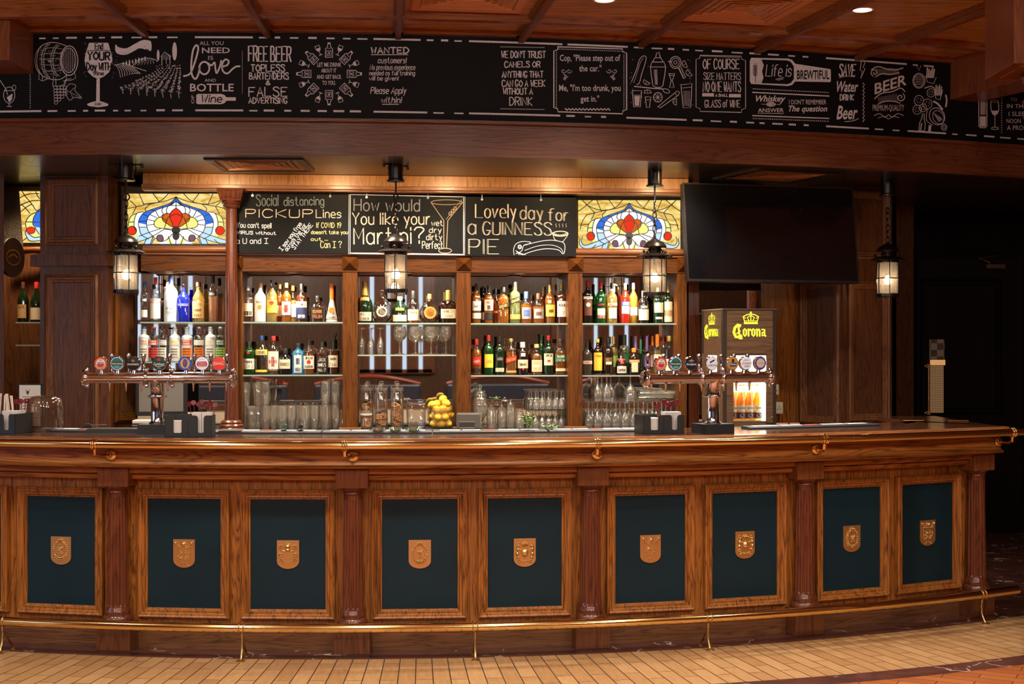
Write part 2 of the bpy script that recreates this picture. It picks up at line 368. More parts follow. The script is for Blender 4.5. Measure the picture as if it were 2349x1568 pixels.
# block lettering from the built-in face, turned into plain meshes before anything else is in the scene
BTXT = {}
def prep_text(items):
    obs = []
    for key in items:
        s, sh, bold = key
        c = bpy.data.curves.new('t', 'FONT'); c.body = s; c.shear = sh; c.offset = bold; c.resolution_u = 2
        o = bpy.data.objects.new('t', c); COL.objects.link(o); obs.append((key, o, c))
    bpy.context.view_layer.update()
    dg = bpy.context.evaluated_depsgraph_get()
    for key, o, c in obs:
        me = bpy.data.meshes.new_from_object(o.evaluated_get(dg))
        BTXT[key] = ([(v.co.x, v.co.y) for v in me.vertices], [tuple(p.vertices) for p in me.polygons])
        bpy.data.objects.remove(o); bpy.data.curves.remove(c); bpy.data.meshes.remove(me)
class Art:
    """flat lettering and drawing laid on a surface; surf(x, y, lift) -> 3d point"""
    def __init__(s, surf, sc=1., ox=0., oy=0., lift=.003): s.surf = surf; s.k = sc; s.o = (ox, oy); s.mb = MB(); s.lift = lift
    def P(s, x, y): return s.surf(s.o[0] + x / s.k, s.o[1] + y / s.k, s.lift)
    def line(s, pts, w=2., smooth=False, closed=False, sub=40.):
        if smooth: pts = [(p.x, p.y) for p in smooth_pts([(x, y, 0) for x, y in pts], 5, closed)]
        pts = [tuple(p) for p in pts]
        if closed: pts = pts + [pts[0]]
        q = [pts[0]]
        for a, b in zip(pts, pts[1:]):
            L = sqrt((a[0] - b[0]) ** 2 + (a[1] - b[1]) ** 2)
            if L < 1e-6: continue
            n = max(1, int(L / (sub * s.k)))
            for i in range(1, n + 1): q.append((a[0] + (b[0] - a[0]) * i / n, a[1] + (b[1] - a[1]) * i / n))
        if len(q) < 2: return s
        h = w * s.k / 2; vs = []; fs = []
        for i in range(len(q)):
            a = q[max(i - 1, 0)]; b = q[min(i + 1, len(q) - 1)]
            dx, dy = b[0] - a[0], b[1] - a[1]; L = sqrt(dx * dx + dy * dy) or 1.; nx, ny = -dy / L * h, dx / L * h
            ex = (dx / L * h * .6 * (1 if i == len(q) - 1 else -1 if i == 0 else 0)); ey = (dy / L * h * .6 * (1 if i == len(q) - 1 else -1 if i == 0 else 0))
            vs += [s.P(q[i][0] + nx + ex, q[i][1] + ny + ey), s.P(q[i][0] - nx + ex, q[i][1] - ny + ey)]
        for i in range(len(q) - 1): fs.append((2 * i, 2 * i + 1, 2 * i + 3, 2 * i + 2))
        s.mb.add(vs, fs); return s
    def poly(s, pts): s.mb.add([s.P(x, y) for x, y in pts], [tuple(range(len(pts)))]); return s
    def dots(s, x0, y0, x1, y1, n, r=1.3):
        for i in range(n):
            t = i / max(n - 1, 1); s.disc(x0 + (x1 - x0) * t, y0 + (y1 - y0) * t, r * s.k)
        return s
    def disc(s, x, y, rx, ry=None, n=10): return s.poly([(x + rx * cos(2 * pi * i / n), y + (ry or rx) * sin(2 * pi * i / n)) for i in range(n)])
    def oval(s, x, y, rx, ry, w=1.3, a0=0., a1=2 * pi, n=20, rot=0.):
        P = []
        for i in range(n + 1):
            t = a0 + (a1 - a0) * i / n; a, b = rx * cos(t), ry * sin(t)
            P.append((x + a * cos(rot) - b * sin(rot), y + a * sin(rot) + b * cos(rot)))
        return s.line(P, w)
    def st(s, txt, x0, y0, x1, y1, w=1.6, rot=0., slant=0., jit=.0):
        """stroke text: box from (x0, y0 = cap top) to (x1, y1 = baseline)"""
        L, tw = stroke_text(txt); sx = (x1 - x0) / tw; sy = (y1 - y0) / 6.
        for pl in L:
            jx, jy = random.uniform(-jit, jit), random.uniform(-jit, jit)
            q = []
            for a, b in pl:
                X = (a + jx) * sx + b * slant * sy; Y = -(b + jy) * sy
                q.append((x0 + X * cos(rot) - Y * sin(rot), y1 + X * sin(rot) + Y * cos(rot)))
            s.line(q, w)
        return s
    def bt(s, key, x0, y0, x1, y1, rot=0.):
        """block text fitted to a box"""
        V, Fc = BTXT[key]
        ax, bx = min(v[0] for v in V), max(v[0] for v in V); hgt = .73
        vs = []
        for x, y in V:
            X = (x - ax) / (bx - ax) * (x1 - x0); Y = -y / hgt * (y1 - y0)
            vs.append(s.P(x0 + X * cos(rot) - Y * sin(rot), y1 + X * sin(rot) + Y * cos(rot)))
        s.mb.add(vs, Fc); return s
    def build(s, name, mat, parent):
        o = s.mb.build(name, mat, parent); return o
# ------------------------------------------------------------------ all block lettering used below
prep_text([(k, 0, 0) for k in ("ALL YOU", "IS", "AND", "OF", "IS THE", "I DON'T REMEMBER", "PREMIUM-QUALITY", "IN THE", "I SLEEP", "NOON", "A PROBLEM", "TO")] +
          [(k, 0, .012) for k in ("NEED", "BOTTLE", "ANSWER", "BREWTIFUL", "LET ME DRINK", "ABOUT IT", "AND GET BACK", "TO YOU.", 'Cop, "Please step out of', 'the car."',
           'Me, "I\'m too drunk, you', 'get in."', "GUINNESS", "STELLA", "ARTOIS", "AMSTEL", "CARLING", "LIGHT", "F")] +
          [(k, .3, .02) for k in ("Whiskey", "The question", "Water", "Beer", "BEER", "Wine")] +
          [(k, .15, .015) for k in ("Heineken", "Carlsberg", "Budweiser", "Strongbow", "Coors", "Corona", "Theakston", "1664")])
# ------------------------------------------------------------------ floor
def floor_mat():
    m, nt, out = nodes('floor_tiles'); lk = nt.links.new
    g = N(nt, 'NewGeometry'); sp = N(nt, 'SeparateXYZ'); lk(g.outputs['Position'], sp.inputs[0])
    def M(op, a, b=None, c=None):
        n = N(nt, 'Math', operation=op)
        for i, x in enumerate((a, b, c)):
            if x is None: continue
            if isinstance(x, (int, float)): n.inputs[i].default_value = x
            else: lk(x, n.inputs[i])
        return n.outputs[0]
    dx = M('SUBTRACT', sp.outputs[0], BC[0]); dy = M('SUBTRACT', BC[1], sp.outputs[1])
    r = M('SQRT', M('ADD', M('MULTIPLY', dx, dx), M('MULTIPLY', dy, dy)))
    th = M('MULTIPLY', M('ARCTAN2', dx, dy), 8.0)
    cv = N(nt, 'CombineXYZ'); lk(r, cv.inputs[0]); lk(th, cv.inputs[1])
    def brick(vec, w, h, c1, c2, mortar, ms=.012, off=.5):
        b = N(nt, 'TexBrick', offset=off); lk(vec, b.inputs['Vector'])
        for k, v in (('Scale', 1.), ('Mortar Size', ms * h), ('Brick Width', w), ('Row Height', h), ('Bias', 0.)): b.inputs[k].default_value = v
        b.inputs['Color1'].default_value = c4(c1); b.inputs['Color2'].default_value = c4(c2); b.inputs['Mortar'].default_value = c4(mortar)
        return b.outputs[0]
    plank = brick(cv.outputs[0], .34, .084, (.52, .30, .135), (.40, .21, .085), (.055, .03, .016), .035, .37)
    mp = N(nt, 'Mapping'); mp.inputs['Rotation'].default_value = (0, 0, radians(28)); lk(g.outputs['Position'], mp.inputs[0])
    hb = brick(mp.outputs[0], .32, .08, (.36, .115, .035), (.27, .075, .022), (.06, .02, .01), .03)
    nz = N(nt, 'TexNoise', i_Scale=5., i_Detail=8., i_Distortion=1.6); lk(g.outputs['Position'], nz.inputs['Vector'])
    rp = N(nt, 'ValToRGB'); e = rp.color_ramp.elements
    e[0].position = .3; e[0].color = (.055, .018, .014, 1); e[1].position = .7; e[1].color = (.105, .036, .026, 1)
    lk(nz.outputs[0], rp.inputs[0])
    vn = N(nt, 'TexVoronoi', feature='DISTANCE_TO_EDGE', i_Scale=2.2); dn = N(nt, 'TexNoise', i_Scale=4., i_Detail=5.)
    lk(g.outputs['Position'], dn.inputs['Vector'])
    av = N(nt, 'VectorMath', operation='MULTIPLY_ADD'); lk(dn.outputs['Color'], av.inputs[0]); av.inputs[1].default_value = (.5, .5, .5); lk(g.outputs['Position'], av.inputs[2])
    lk(av.outputs[0], vn.inputs['Vector'])
    vein = M('MULTIPLY', M('LESS_THAN', vn.outputs[0], .012), M('GREATER_THAN', nz.outputs[0], .52))
    mv = N(nt, 'MixRGB'); lk(vein, mv.inputs[0]); lk(rp.outputs[0], mv.inputs[1]); mv.inputs[2].default_value = (.42, .33, .28, 1)
    gn = N(nt, 'TexNoise', i_Scale=1., i_Detail=4.); gm = N(nt, 'Mapping'); gm.inputs['Scale'].default_value = (9, 60, 1); lk(cv.outputs[0], gm.inputs[0]); lk(gm.outputs[0], gn.inputs['Vector'])
    pk = N(nt, 'MixRGB', blend_type='MULTIPLY'); pk.inputs[0].default_value = .55; lk(plank, pk.inputs[1]); 
    gr = N(nt, 'ValToRGB'); gr.color_ramp.elements[0].position = .3; gr.color_ramp.elements[0].color = (.62, .55, .5, 1); gr.color_ramp.elements[1].position = .65
    lk(gn.outputs[0], gr.inputs[0]); lk(gr.outputs[0], pk.inputs[2])
    def pick(lim, a, b):
        x = N(nt, 'MixRGB'); lk(M('GREATER_THAN', r, lim), x.inputs[0]); lk(a, x.inputs[1]); lk(b, x.inputs[2]); return x.outputs[0]
    col = pick(BR + .105, mv.outputs[0], pk.outputs[0]); col = pick(BR + .83, col, mv.outputs[0]); col = pick(BR + .985, col, hb)
    b = N(nt, 'BsdfPrincipled'); lk(col, b.inputs['Base Color']); b.inputs['Roughness'].default_value = .3
    b.inputs['Coat Weight'].default_value = .15
    lk(b.outputs[0], out.inputs[0]); return m
mb = MB(); mb.box((0, 4.5, -.03), (14, 15.4, .06)); S('floor', mb, floor_mat())
# ------------------------------------------------------------------ ceiling with its ribs
mb = MB(); mb.box((0, 4.5, CEIL + .04), (14, 15.4, .08)); S('ceiling', mb, CEILW)
FA0, FA1 = ang(-260, 0, FC, FR), ang(2560, 0, FC, FR)
mb = MB()
for o in (.42, 1.65):
    mb.sweep([(o, CEIL - .045), (o + .055, CEIL - .045), (o + .055, CEIL + .005), (o, CEIL + .005)], FA0, FA1, 40, FC, FR)
mb.sweep([(-.01, CEIL - .03), (.05, CEIL - .03), (.05, CEIL + .005), (-.01, CEIL + .005)], FA0, FA1, 40, FC, FR)
S('trim_1', mb, wood('ceiling_ring_wood', (.30, .105, .034), (.12, .038, .013), 'UV', rough=.25))
n = 2
for px in (335, 615, 913, 1195, 1470, 1735, 1965):
    a = ang(px, 0, FC, FR); mb = MB()
    for w, h in ((.062, .03), (.034, .062)):
        P = []
        for z in (CEIL - h, CEIL + .004):
            for o in (.0, 2.6):
                for k in (-1, 1):
                    q = Fa(o, a, z); P.append(q + Vector((cos(a), sin(a), 0)) * w / 2 * k)
        mb.add(P, [(0, 2, 3, 1), (4, 5, 7, 6), (0, 1, 5, 4), (2, 6, 7, 3), (0, 4, 6, 2), (1, 3, 7, 5)])
    S('trim_%d' % n, mb, RIBW); n += 1
# ------------------------------------------------------------------ soffit over the bar and its timber fascia
mb = MB()
fr = [Fa(-.005, FA0 + (FA1 - FA0) * i / 60, 0) for i in range(61)]
poly = [(p.x, p.y) for p in fr] + [(6.9, 11.6), (-6.9, 11.6)]
mb.prism(poly, lambda x, y, t: Vector((x, y, t)), SOF, SOF + .04)
S('ceiling_soffit', mb, plain('soffit_lacquer', (.028, .020, .015), .28, coat=.1))
mb = MB()
mb.sweep([(-.035, SOF - .003), (.014, SOF - .003), (.014, 2.905), (.042, 2.912), (.042, 2.93), (-.035, 2.93)], FA0, FA1, 60, FC, FR)
S('trim_%d' % n, mb, WALU); n += 1
# ------------------------------------------------------------------ outer walls, rear windows
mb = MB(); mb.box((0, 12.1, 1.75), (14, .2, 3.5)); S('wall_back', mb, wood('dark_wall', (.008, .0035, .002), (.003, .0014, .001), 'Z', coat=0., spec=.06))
mb = MB(); mb.box((-7.05, 4.5, 1.75), (.1, 15.4, 3.5)); S('wall_left', mb, WALZ)
mb = MB(); mb.box((7.05, 4.5, 1.75), (.1, 15.4, 3.5)); S('wall_right', mb, WALZ)
mb = MB(); mb.box((0, -3.1, 1.75), (14, .2, 3.5))
S('wall_rear', mb, wood('rear_wall', (.075, .038, .019), (.024, .012, .006), 'Z'))
for i, (x, w) in enumerate(WINS):
    mb = MB()
    for k in (-2, -1, 0, 1, 2): mb.box((x + k * w / 5, -2.985, 1.95), (.07, .02, 1.5))
    S('window_%d' % (i + 1), mb, emis('daylight_pane', (.66, .80, 1.0), 1.0))
    mb = MB()
    for k in range(6): mb.box((x - w / 2 + w * k / 5, -2.95, 1.95), (w / 5 - .07, .05, 1.6))
    for z in (1.17, 1.95, 2.73): mb.box((x, -2.95, z), (w + .1, .05, .07))
    o = mb.build('trim_%d' % n, WALZ, None); tag(o, kind='structure'); n += 1
for i, y in enumerate((2.2, 4.9)):               # two side windows of the room
    mb = MB()
    for k in range(3): mb.box((-6.985, y + (k - 1) * .52, 1.85), (.02, .44, 1.5))
    S('window_%d' % (i + 4), mb, emis('side_daylight_pane', (.62, .76, 1.0), 3.2))
    mb = MB()
    for k in range(4): mb.box((-6.95, y + (k - 1.5) * .52, 1.85), (.06, .08, 1.6))
    for z in (1.07, 2.63): mb.box((-6.95, y, z), (.06, 1.7, .08))
    tag(mb.build('trim_%d' % n, WALZ, None), kind='structure'); n += 1
TRIM_N = n
# ------------------------------------------------------------------ panelled posts either side of the back bar
PROF = [(0, 0), (0, .022), (.014, .030), (.022, .020), (.034, .020), (.040, .012), (.050, .012), (.056, .003)]
def face_fn(A, B):
    """point on the vertical face from plan point A to B (A left, B right, seen from the front)"""
    A, B = Vector(A), Vector(B); t = (B - A).normalized(); nrm = Vector((t.y, -t.x)); return A, B, t, nrm
def panel(mb, A, B, s0, s1, z0, z1, prof=PROF, k=1.):
    A, B, t, nrm = face_fn(A, B); L = (B - A).length; cs, cz = (s0 + s1) / 2, (z0 + z1) / 2
    def fn(x, y, h): q = A + t * (cs + x) + nrm * h * k; return Vector((q.x, q.y, cz + y))
    mb.frame(s1 - s0, z1 - z0, prof, fn)
def pl(px, d): p = atd(px, HZ, d); return (p.x, p.y)
A_, B_, C_ = pl(92, 9.16), pl(248, 9.12), pl(322, 9.44)
D_ = (C_[0] - .03, 10.2); E_ = (A_[0], 10.2)
mb = MB(); mb.prism([A_, B_, C_, D_, E_], lambda x, y, t: Vector((x, y, t)), 0, SOF); LP = S('wall_post_left', mb, WALZ)
def zz(py, d): return EY - (py - HZ) / F * d
mb = MB()
panel(mb, A_, B_, .045, .405, zz(562, 9.14), 2.71)
panel(mb, A_, B_, .04, .405, .95, zz(629, 9.14))
mb.build('panel_moulding', wood('post_moulding', (.18, .068, .026), (.06, .02, .009), 'Z'), LP, world=False).location = -LP.location
mb = MB()
panel(mb, B_, C_, .05, .34, zz(578, 9.3), 2.71); panel(mb, B_, C_, .05, .34, zz(966, 9.3), zz(630, 9.3))
mb.build('panel_moulding', STIL, LP, world=False).location = -LP.location
mb = MB()
A2 = face_fn(A_, B_); off = A2[3] * .035
P0 = Vector(A_) + Vector((-.05, 0)) + off; P1 = Vector(B_) + Vector((.01, -.01)) + off; P2 = Vector(C_) + Vector((.07, -.02)) 
mb.prism([tuple(P0), tuple(P1), tuple(P2), (P2.x, P2.y + .1), tuple(Vector(B_) + Vector((0, .1))), (P0.x, P0.y + .1)], lambda x, y, t: Vector((x, y, t)), zz(610, 9.12), zz(584, 9.12))
mb.build('ledge_moulding', WALZ, LP, world=False).location = -LP.location
# sliver of the next post at the far left, and the niche wall between
mb = MB(); mb.prism([pl(-160, 9.0), pl(9, 8.98), pl(9, 9.7), pl(-160, 9.7)], lambda x, y, t: Vector((x, y, t)), 0, SOF); S('wall_post_far_left', mb, WALZ)
mb = MB(); mb.prism([pl(-160, 9.7), pl(30, 9.66), pl(110, 9.62), pl(110, 9.8), pl(-160, 9.8)], lambda x, y, t: Vector((x, y, t)), 0, SOF); S('wall_niche', mb, WALZ)
# right-hand octagonal post
R0, R1, R2 = pl(1832, 9.95), pl(1934, 9.68), pl(2046, 9.86)
mb = MB(); mb.prism([R0, R1, R2, (R2[0] + .02, 10.4), (R0[0], 10.4)], lambda x, y, t: Vector((x, y, t)), 0, SOF); RP = S('wall_post_right', mb, WALZ)
mb = MB()
def fl(a, b): return (Vector(a) - Vector(b)).length
la, lb = fl(R0, R1), fl(R1, R2)
panel(mb, R0, R1, .02, la - .02, zz(972, 9.8), zz(644, 9.8)); panel(mb, R1, R2, .035, lb - .03, zz(966, 9.8), zz(646, 9.8)); panel(mb, R1, R2, .035, lb - .03, zz(595, 9.8), 2.69)
panel(mb, R0, R1, .02, la - .02, zz(595, 9.8), 2.69)
mb.build('panel_moulding', wood('right_post_moulding', (.2, .078, .03), (.07, .024, .01), 'Z'), RP, world=False).location = -RP.location
# plain boarding behind the fridge and the passage wall with its door
mb = MB(); mb.prism([pl(1738, 9.78), pl(1834, 9.96), pl(1834, 10.1), pl(1738, 10.1)], lambda x, y, t: Vector((x, y, t)), 0, SOF); S('wall_board', mb, OAKV)
mb = MB(); mb.prism([pl(2056, 11.0), pl(2096, 11.05), pl(2096, 11.9), pl(2056, 11.9)], lambda x, y, t: Vector((x, y, t)), 0, SOF); S('wall_passage', mb, WALZ)
DD = 11.7
q0, q1 = atd(2104, 590, DD), atd(2345, 590, DD)
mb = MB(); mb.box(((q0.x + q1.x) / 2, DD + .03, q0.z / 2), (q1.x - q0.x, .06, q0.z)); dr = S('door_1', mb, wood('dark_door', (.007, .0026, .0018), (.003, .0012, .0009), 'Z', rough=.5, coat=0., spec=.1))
loc = -dr.location
mb = MB(); a = atd(2112, 640, DD - .02); b = atd(2300, 950, DD - .02)
mb.frame(b.x - a.x, a.z - b.z, PROF, lambda x, y, t: Vector(((a.x + b.x) / 2 + x, DD - t, (a.z + b.z) / 2 + y)))
mb.build('door_panel_moulding', MATS['dark_door'], dr, world=False).location = loc
def dquad(x0, y0, x1, y1, dd):
    p, q = atd(x0, y0, dd), atd(x1, y1, dd); return MB().box(((p.x + q.x) / 2, dd, (p.z + q.z) / 2), (q.x - p.x, .012, p.z - q.z))
def lattice_mat(name, c1, c2, sc, strength):
    m, nt, out = nodes(name); tc = N(nt, 'NewGeometry'); mp = N(nt, 'Mapping'); mp.inputs['Rotation'].default_value = (radians(90), 0, 0)
    b = N(nt, 'TexBrick', offset=0.); b.inputs['Scale'].default_value = sc; b.inputs['Brick Width'].default_value = .5; b.inputs['Row Height'].default_value = .5
    b.inputs['Mortar Size'].default_value = .035; b.inputs['Color1'].default_value = c4(c1); b.inputs['Color2'].default_value = c4(c1); b.inputs['Mortar'].default_value = c4(c2)
    e = N(nt, 'Emission'); e.inputs[1].default_value = strength
    nt.links.new(tc.outputs['Position'], mp.inputs[0]); nt.links.new(mp.outputs[0], b.inputs[0]); nt.links.new(b.outputs[0], e.inputs[0]); nt.links.new(e.outputs[0], out.inputs[0]); return m
dquad(2134, 838, 2164, 946, DD - .03).build('glass_strip', lattice_mat('lit_lattice_glass', (.40, .22, .10), (.17, .085, .035), 26, .36), dr, world=False).location = loc
dquad(2134, 825, 2168, 837, DD - .035).build('lit_bar', emis('lit_bar', (.85, .40, .14), .6), dr, world=False).location = loc
m, nt, out = nodes('checker_glass'); ck = N(nt, 'TexChecker', i_Scale=18.); ck.inputs[1].default_value = (.05, .028, .016, 1); ck.inputs[2].default_value = (.016, .009, .006, 1)
g = N(nt, 'NewGeometry'); e = N(nt, 'Emission'); nt.links.new(g.outputs['Position'], ck.inputs[0]); nt.links.new(ck.outputs[0], e.inputs[0]); nt.links.new(e.outputs[0], out.inputs[0])
dquad(2132, 778, 2166, 825, DD - .03).build('glass_strip', m, dr, world=False).location = loc
mb = MB()
for x, y in ((2126, 839), (2126, 946)):
    p = atd(x, y, DD - .06); mb.box(p, (.05, .05, .03)); mb.ell(p + Vector((-.02, -.03, 0)), .018)
mb.tube([atd(2130, 839, DD - .06), atd(2130, 946, DD - .06)], .009)
mb.build('door_handle', BRASSD, dr, world=False).location = loc
mb = MB(); p = atd(2282, 611, DD - .06); mb.box(p, (.16, .06, .035)); mb.tube([p + Vector((-.05, -.03, .03)), p + Vector((-.15, -.05, .07)), p + Vector((.02, 0, .09))], .009)
mb.build('door_closer', plain('closer_metal', (.10, .06, .045), .4, .7), dr, world=False).location = loc
# ------------------------------------------------------------------ the curved bar counter
COLA = [radians(-8.58 + 9.654 * i) for i in range(-1, 5)]
A0, A1 = radians(-19.5), radians(30.75)
ZT = 1.12
bar = T('bar_counter', 'curved oak bar counter with fluted columns and teal panels bearing brass crests', 'bar counter', arc(-.2, radians(6), 0))
mb = MB(); mb.sweep([(.075, 1.093), (.08, ZT - .004), (.07, ZT), (-.56, ZT), (-.56, 1.08), (.06, 1.08)], A0, A1, 90)
e0, e1 = arc(.08, A1, 0), arc(-.56, A1, 0)
P = [(e1.x, e1.y), (e0.x, e0.y), (2.875, 8.2), (2.85, 8.62), (2.42, 8.62), (2.40, 8.35)]
mb.prism(P, lambda x, y, t: Vector((x, y, t)), 1.08, ZT)
mb.build('worktop', TOPU, bar)
mb = MB(); mb.sweep([(.06, 1.078), (.098, 1.078), (.112, 1.088), (.114, 1.104), (.102, 1.1185), (.07, ZT + .0005), (.06, 1.10)], A0, A1, 90)
mb.build('nosing', wood('nosing_wood', (.24, .085, .028), (.10, .03, .011), 'UV', rough=.2), bar)
mb = MB(); mb.sweep([(-.10, .965), (.062, .965), (.068, .972), (.060, .980), (.048, .984), (.042, .994), (.042, 1.08), (-.10, 1.08)], A0, A1, 90)
mb.build('apron', OAKU, bar)
mb = MB()
mb.sweep([(-.12, .928), (-.018, .928), (-.012, .934), (-.012, .955), (-.03, .966), (-.12, .966)], A0, A1, 90)
mb.sweep([(-.12, .893), (-.058, .893), (-.048, .899), (-.046, .918), (-.055, .928), (-.12, .928)], A0, A1, 90)
mb.build('frieze_moulding', OAKU, bar)
mb = MB(); mb.sweep([(-.15, .13), (-.11, .13), (-.11, .90), (-.15, .90)], A0, A1, 90, caps=True)
mb.build('front_board', OAKV, bar)
mb = MB(); mb.sweep([(-.16, 0), (-.105, 0), (-.105, .128), (-.112, .134), (-.16, .134)], A0, A1, 90)
mb.build('kick_board', wood('kick_wood', (.17, .07, .028), (.06, .022, .010), 'UV'), bar)
mb = MB()                                             # right-hand end and the barman's side
q0, q1 = arc(-.11, A1, 0), arc(.045, A1, 0)
mb.prism([(q0.x - .03, q0.y), (q0.x + .0, q0.y), (2.86, 8.3), (2.84, 8.6), (2.80, 8.6), (2.8, 8.3)], lambda x, y, t: Vector((x, y, t)), 0, 1.08)
mb.build('end_panel', OAKV, bar)
mb = MB(); mb.sweep([(-.55, 0), (-.52, 0), (-.52, 1.08), (-.55, 1.08)], A0, radians(28), 60)
mb.build('back_panel', plain('pale_back_panel', (.46, .38, .28), .45), bar)
def fluted(t, z):
    k = (t / (2 * pi) * 15) % 1.0
    return 1 - .10 * max(0, sin(pi * (k - .22) / .56)) if .22 < k < .78 and .235 < z < .80 else 1.
for a in COLA:
    c = arc(-.058, a, 0)
    prof = [(.0575, .225), (.056, .236), (.0555, .24), (.053, .5), (.0475, .795), (.0475, .80), (.0475, .83)]
    mb = MB(); mb.lathe(prof, 150, (c.x, c.y, 0), sec=fluted); sh = mb.build('column', MAHZ, bar)
    mb = MB(); mb.lathe([(.047, .822), (.052, .825), (.052, .832), (.049, .836), (.060, .846), (.066, .853), (.066, .858), (0, .858)], 36, (c.x, c.y, 0))
    mb.build('capital_ring', MAHZ, sh)
    mb = MB(); mb.lathe([(.0, .145), (.074, .145), (.077, .155), (.076, .168), (.068, .180), (.064, .184), (.066, .192), (.066, .204), (.060, .214), (.0575, .228)], 36, (c.x, c.y, 0))
    mb.build('column_base', MAHZ, sh)
    t = Vector((cos(a), sin(a), 0)); nn = Vector((sin(a), -cos(a), 0)); R3 = Matrix.Rotation(a, 3, 'Z')
    mb = MB(); mb.box(arc(-.06, a, .908), (.170, .135, .10), M=R3); mb.build('capital_block', wood('block_wood', (.19, .060, .016), (.08, .023, .006), 'Z'), sh, bevel=.004)
    mb = MB(); mb.box(arc(-.062, a, .073), (.185, .125, .146), M=R3); mb.build('plinth', wood('plinth_wood', (.13, .040, .013), (.045, .014, .006), 'Z'), sh, bevel=.003)
# framed teal panels with cast crests
FPROF = [(0, 0), (0, .030), (.008, .036), (.016, .030), (.022, .030), (.030, .022), (.038, .024), (.043, .014), (.050, .012), (.052, .001)]
def crest(mb, fn, kind):
    w, h = .0585, .074
    out = [(-w, h), (-w, -.035)] + [(w * cos(t), -.035 - .041 * sin(t)) for t in [pi - pi * i / 12 for i in range(1, 12)]] + [(w, -.035), (w, h)]
    mb.prism(out, fn, .003, .0095)
    k = [(x * .93, y * .94) for x, y in out]
    mb.prism(k, fn, .0095, .011)
    def el(x, y, rx, ry, rz=.006):
        n = 8; vs = []; fs = []
        for j in range(5):
            ph = pi / 2 * j / 4
            for i in range(n): t = 2 * pi * i / n; vs.append(fn(x + rx * cos(ph) * cos(t), y + ry * cos(ph) * sin(t), .0105 + 1.6 * rz * sin(ph)))
        for j in range(4):
            for i in range(n): fs.append((j * n + i, j * n + (i + 1) % n, (j + 1) * n + (i + 1) % n, (j + 1) * n + i))
        mb.add(vs, fs, True)
    def bar_(x0, y0, x1, y1, r=.003, n=5):
        for i in range(n): t = i / (n - 1); el(x0 + (x1 - x0) * t, y0 + (y1 - y0) * t, r, r, .005)
    def shield(x, y, sx, sy, rz=.005):
        s = [(-sx, sy), (-sx, -sy * .3)] + [(sx * cos(t), -sy * .3 - sy * .8 * sin(t)) for t in [pi - pi * i / 8 for i in range(1, 8)]] + [(sx, -sy * .3), (sx, sy)]
        mb.prism([(x + a, y + b) for a, b in s], fn, .010, .010 + rz)
    r = random.Random(kind * 11 + 3)
    if kind == 0:       # lion shield in a wreath under a crown
        shield(0, .002, .024, .032)
        for i in range(22):
            t = radians(115 + 310 * i / 21); el(.037 * cos(t), .006 + .044 * sin(t) , .0065, .0055, .007)
        for i in range(5): el((i - 2) * .006, .055 + .004 * cos((i - 2) * .9), .0055, .0065, .009)
        el(0, .063, .003, .004, .009); bar_(-.014, .046, .014, .046)
        for x, y in ((0, .014), (.008, .012), (.002, .006), (-.006, .002), (.004, -.006), (.009, -.014), (-.004, -.014), (.012, .018), (-.01, .012)): el(x, y, .006, .006, .009)
        for i in range(9): t = radians(200 + 140 * i / 8); el(.034 * cos(t), -.014 + .034 * sin(t), .005, .004, .007)
    elif kind == 1:     # split shield with a helmet and crossed staffs
        shield(0, -.010, .036, .040); bar_(0, .026, 0, -.05, .0022, 9)
        el(0, .052, .013, .012, .011); el(0, .042, .016, .006, .006)
        for s in (-1, 1):
            bar_(.018 * s, .030, .045 * s, .058, .0035, 6); el(.044 * s, .056, .008, .009, .008); bar_(s * .006, .032, s * .036, .034, .0035, 6)
            bar_(s * .01, -.05, s * .022, -.062, .0035, 3)
            for i in range(17): el(s * r.uniform(.007, .029), r.uniform(-.036, .018), r.uniform(.003, .0055), r.uniform(.003, .006), .007)
    elif kind == 2:     # helmet with curling mantling
        shield(0, -.014, .028, .032); el(0, .044, .016, .015, .013); el(0, .026, .016, .010, .010)
        for s in (-1, 1):
            for cx, cy, R in ((.034, .038, .012), (.040, -.004, .010), (.036, -.03, .009)):
                for i in range(9): t = i * .8; el(s * (cx + R * (1 - i * .07) * cos(t)), cy + R * (1 - i * .07) * sin(t), .0042, .0042, .007)
            bar_(s * .016, .018, s * .03, .022, .005, 4)
        bar_(0, .014, 0, -.042, .002, 7); bar_(-.028, -.008, .028, -.008, .002, 8)
        for i in range(3): bar_(.008, -.016 - i * .008, .02, -.016 - i * .008, .0028, 3)
        for i in range(9): t = radians(210 + 120 * i / 8); el(.036 * cos(t), -.02 + .034 * sin(t), .004, .0035, .005)
    else:               # round shield held by two crowned beasts
        el(0, .0, .021, .026, .012); bar_(0, .024, 0, -.026, .002, 6)
        for i in range(5): el((i - 2) * .006, .046 + .004 * cos((i - 2) * .9), .006, .008, .011)
        bar_(-.012, .034, .012, .034, .003)
        for s in (-1, 1):
            el(s * .036, .038, .009, .010, .011); el(s * .038, .02, .009, .014, .010); el(s * .040, -.004, .011, .014, .010); el(s * .036, -.022, .010, .008, .009)
            bar_(s * .034, .022, s * .018, .014, .004, 4); bar_(s * .047, .03, s * .05, -.01, .003, 6); el(s * .036, .05, .006, .004, .009)
        for i in range(9): t = radians(205 + 130 * i / 8); el(.044 * cos(t), -.02 + .026 * sin(t), .0055, .0045, .007)
        for s in (-1, 1): el(s * .03, -.05, .006, .008, .006)
KINDS = {-3: 1, -2: 0, -1: 0, 0: 1, 1: 2, 2: 0, 3: 3, 4: 1, 5: 3, 6: 0, 7: 1}
idx = -2
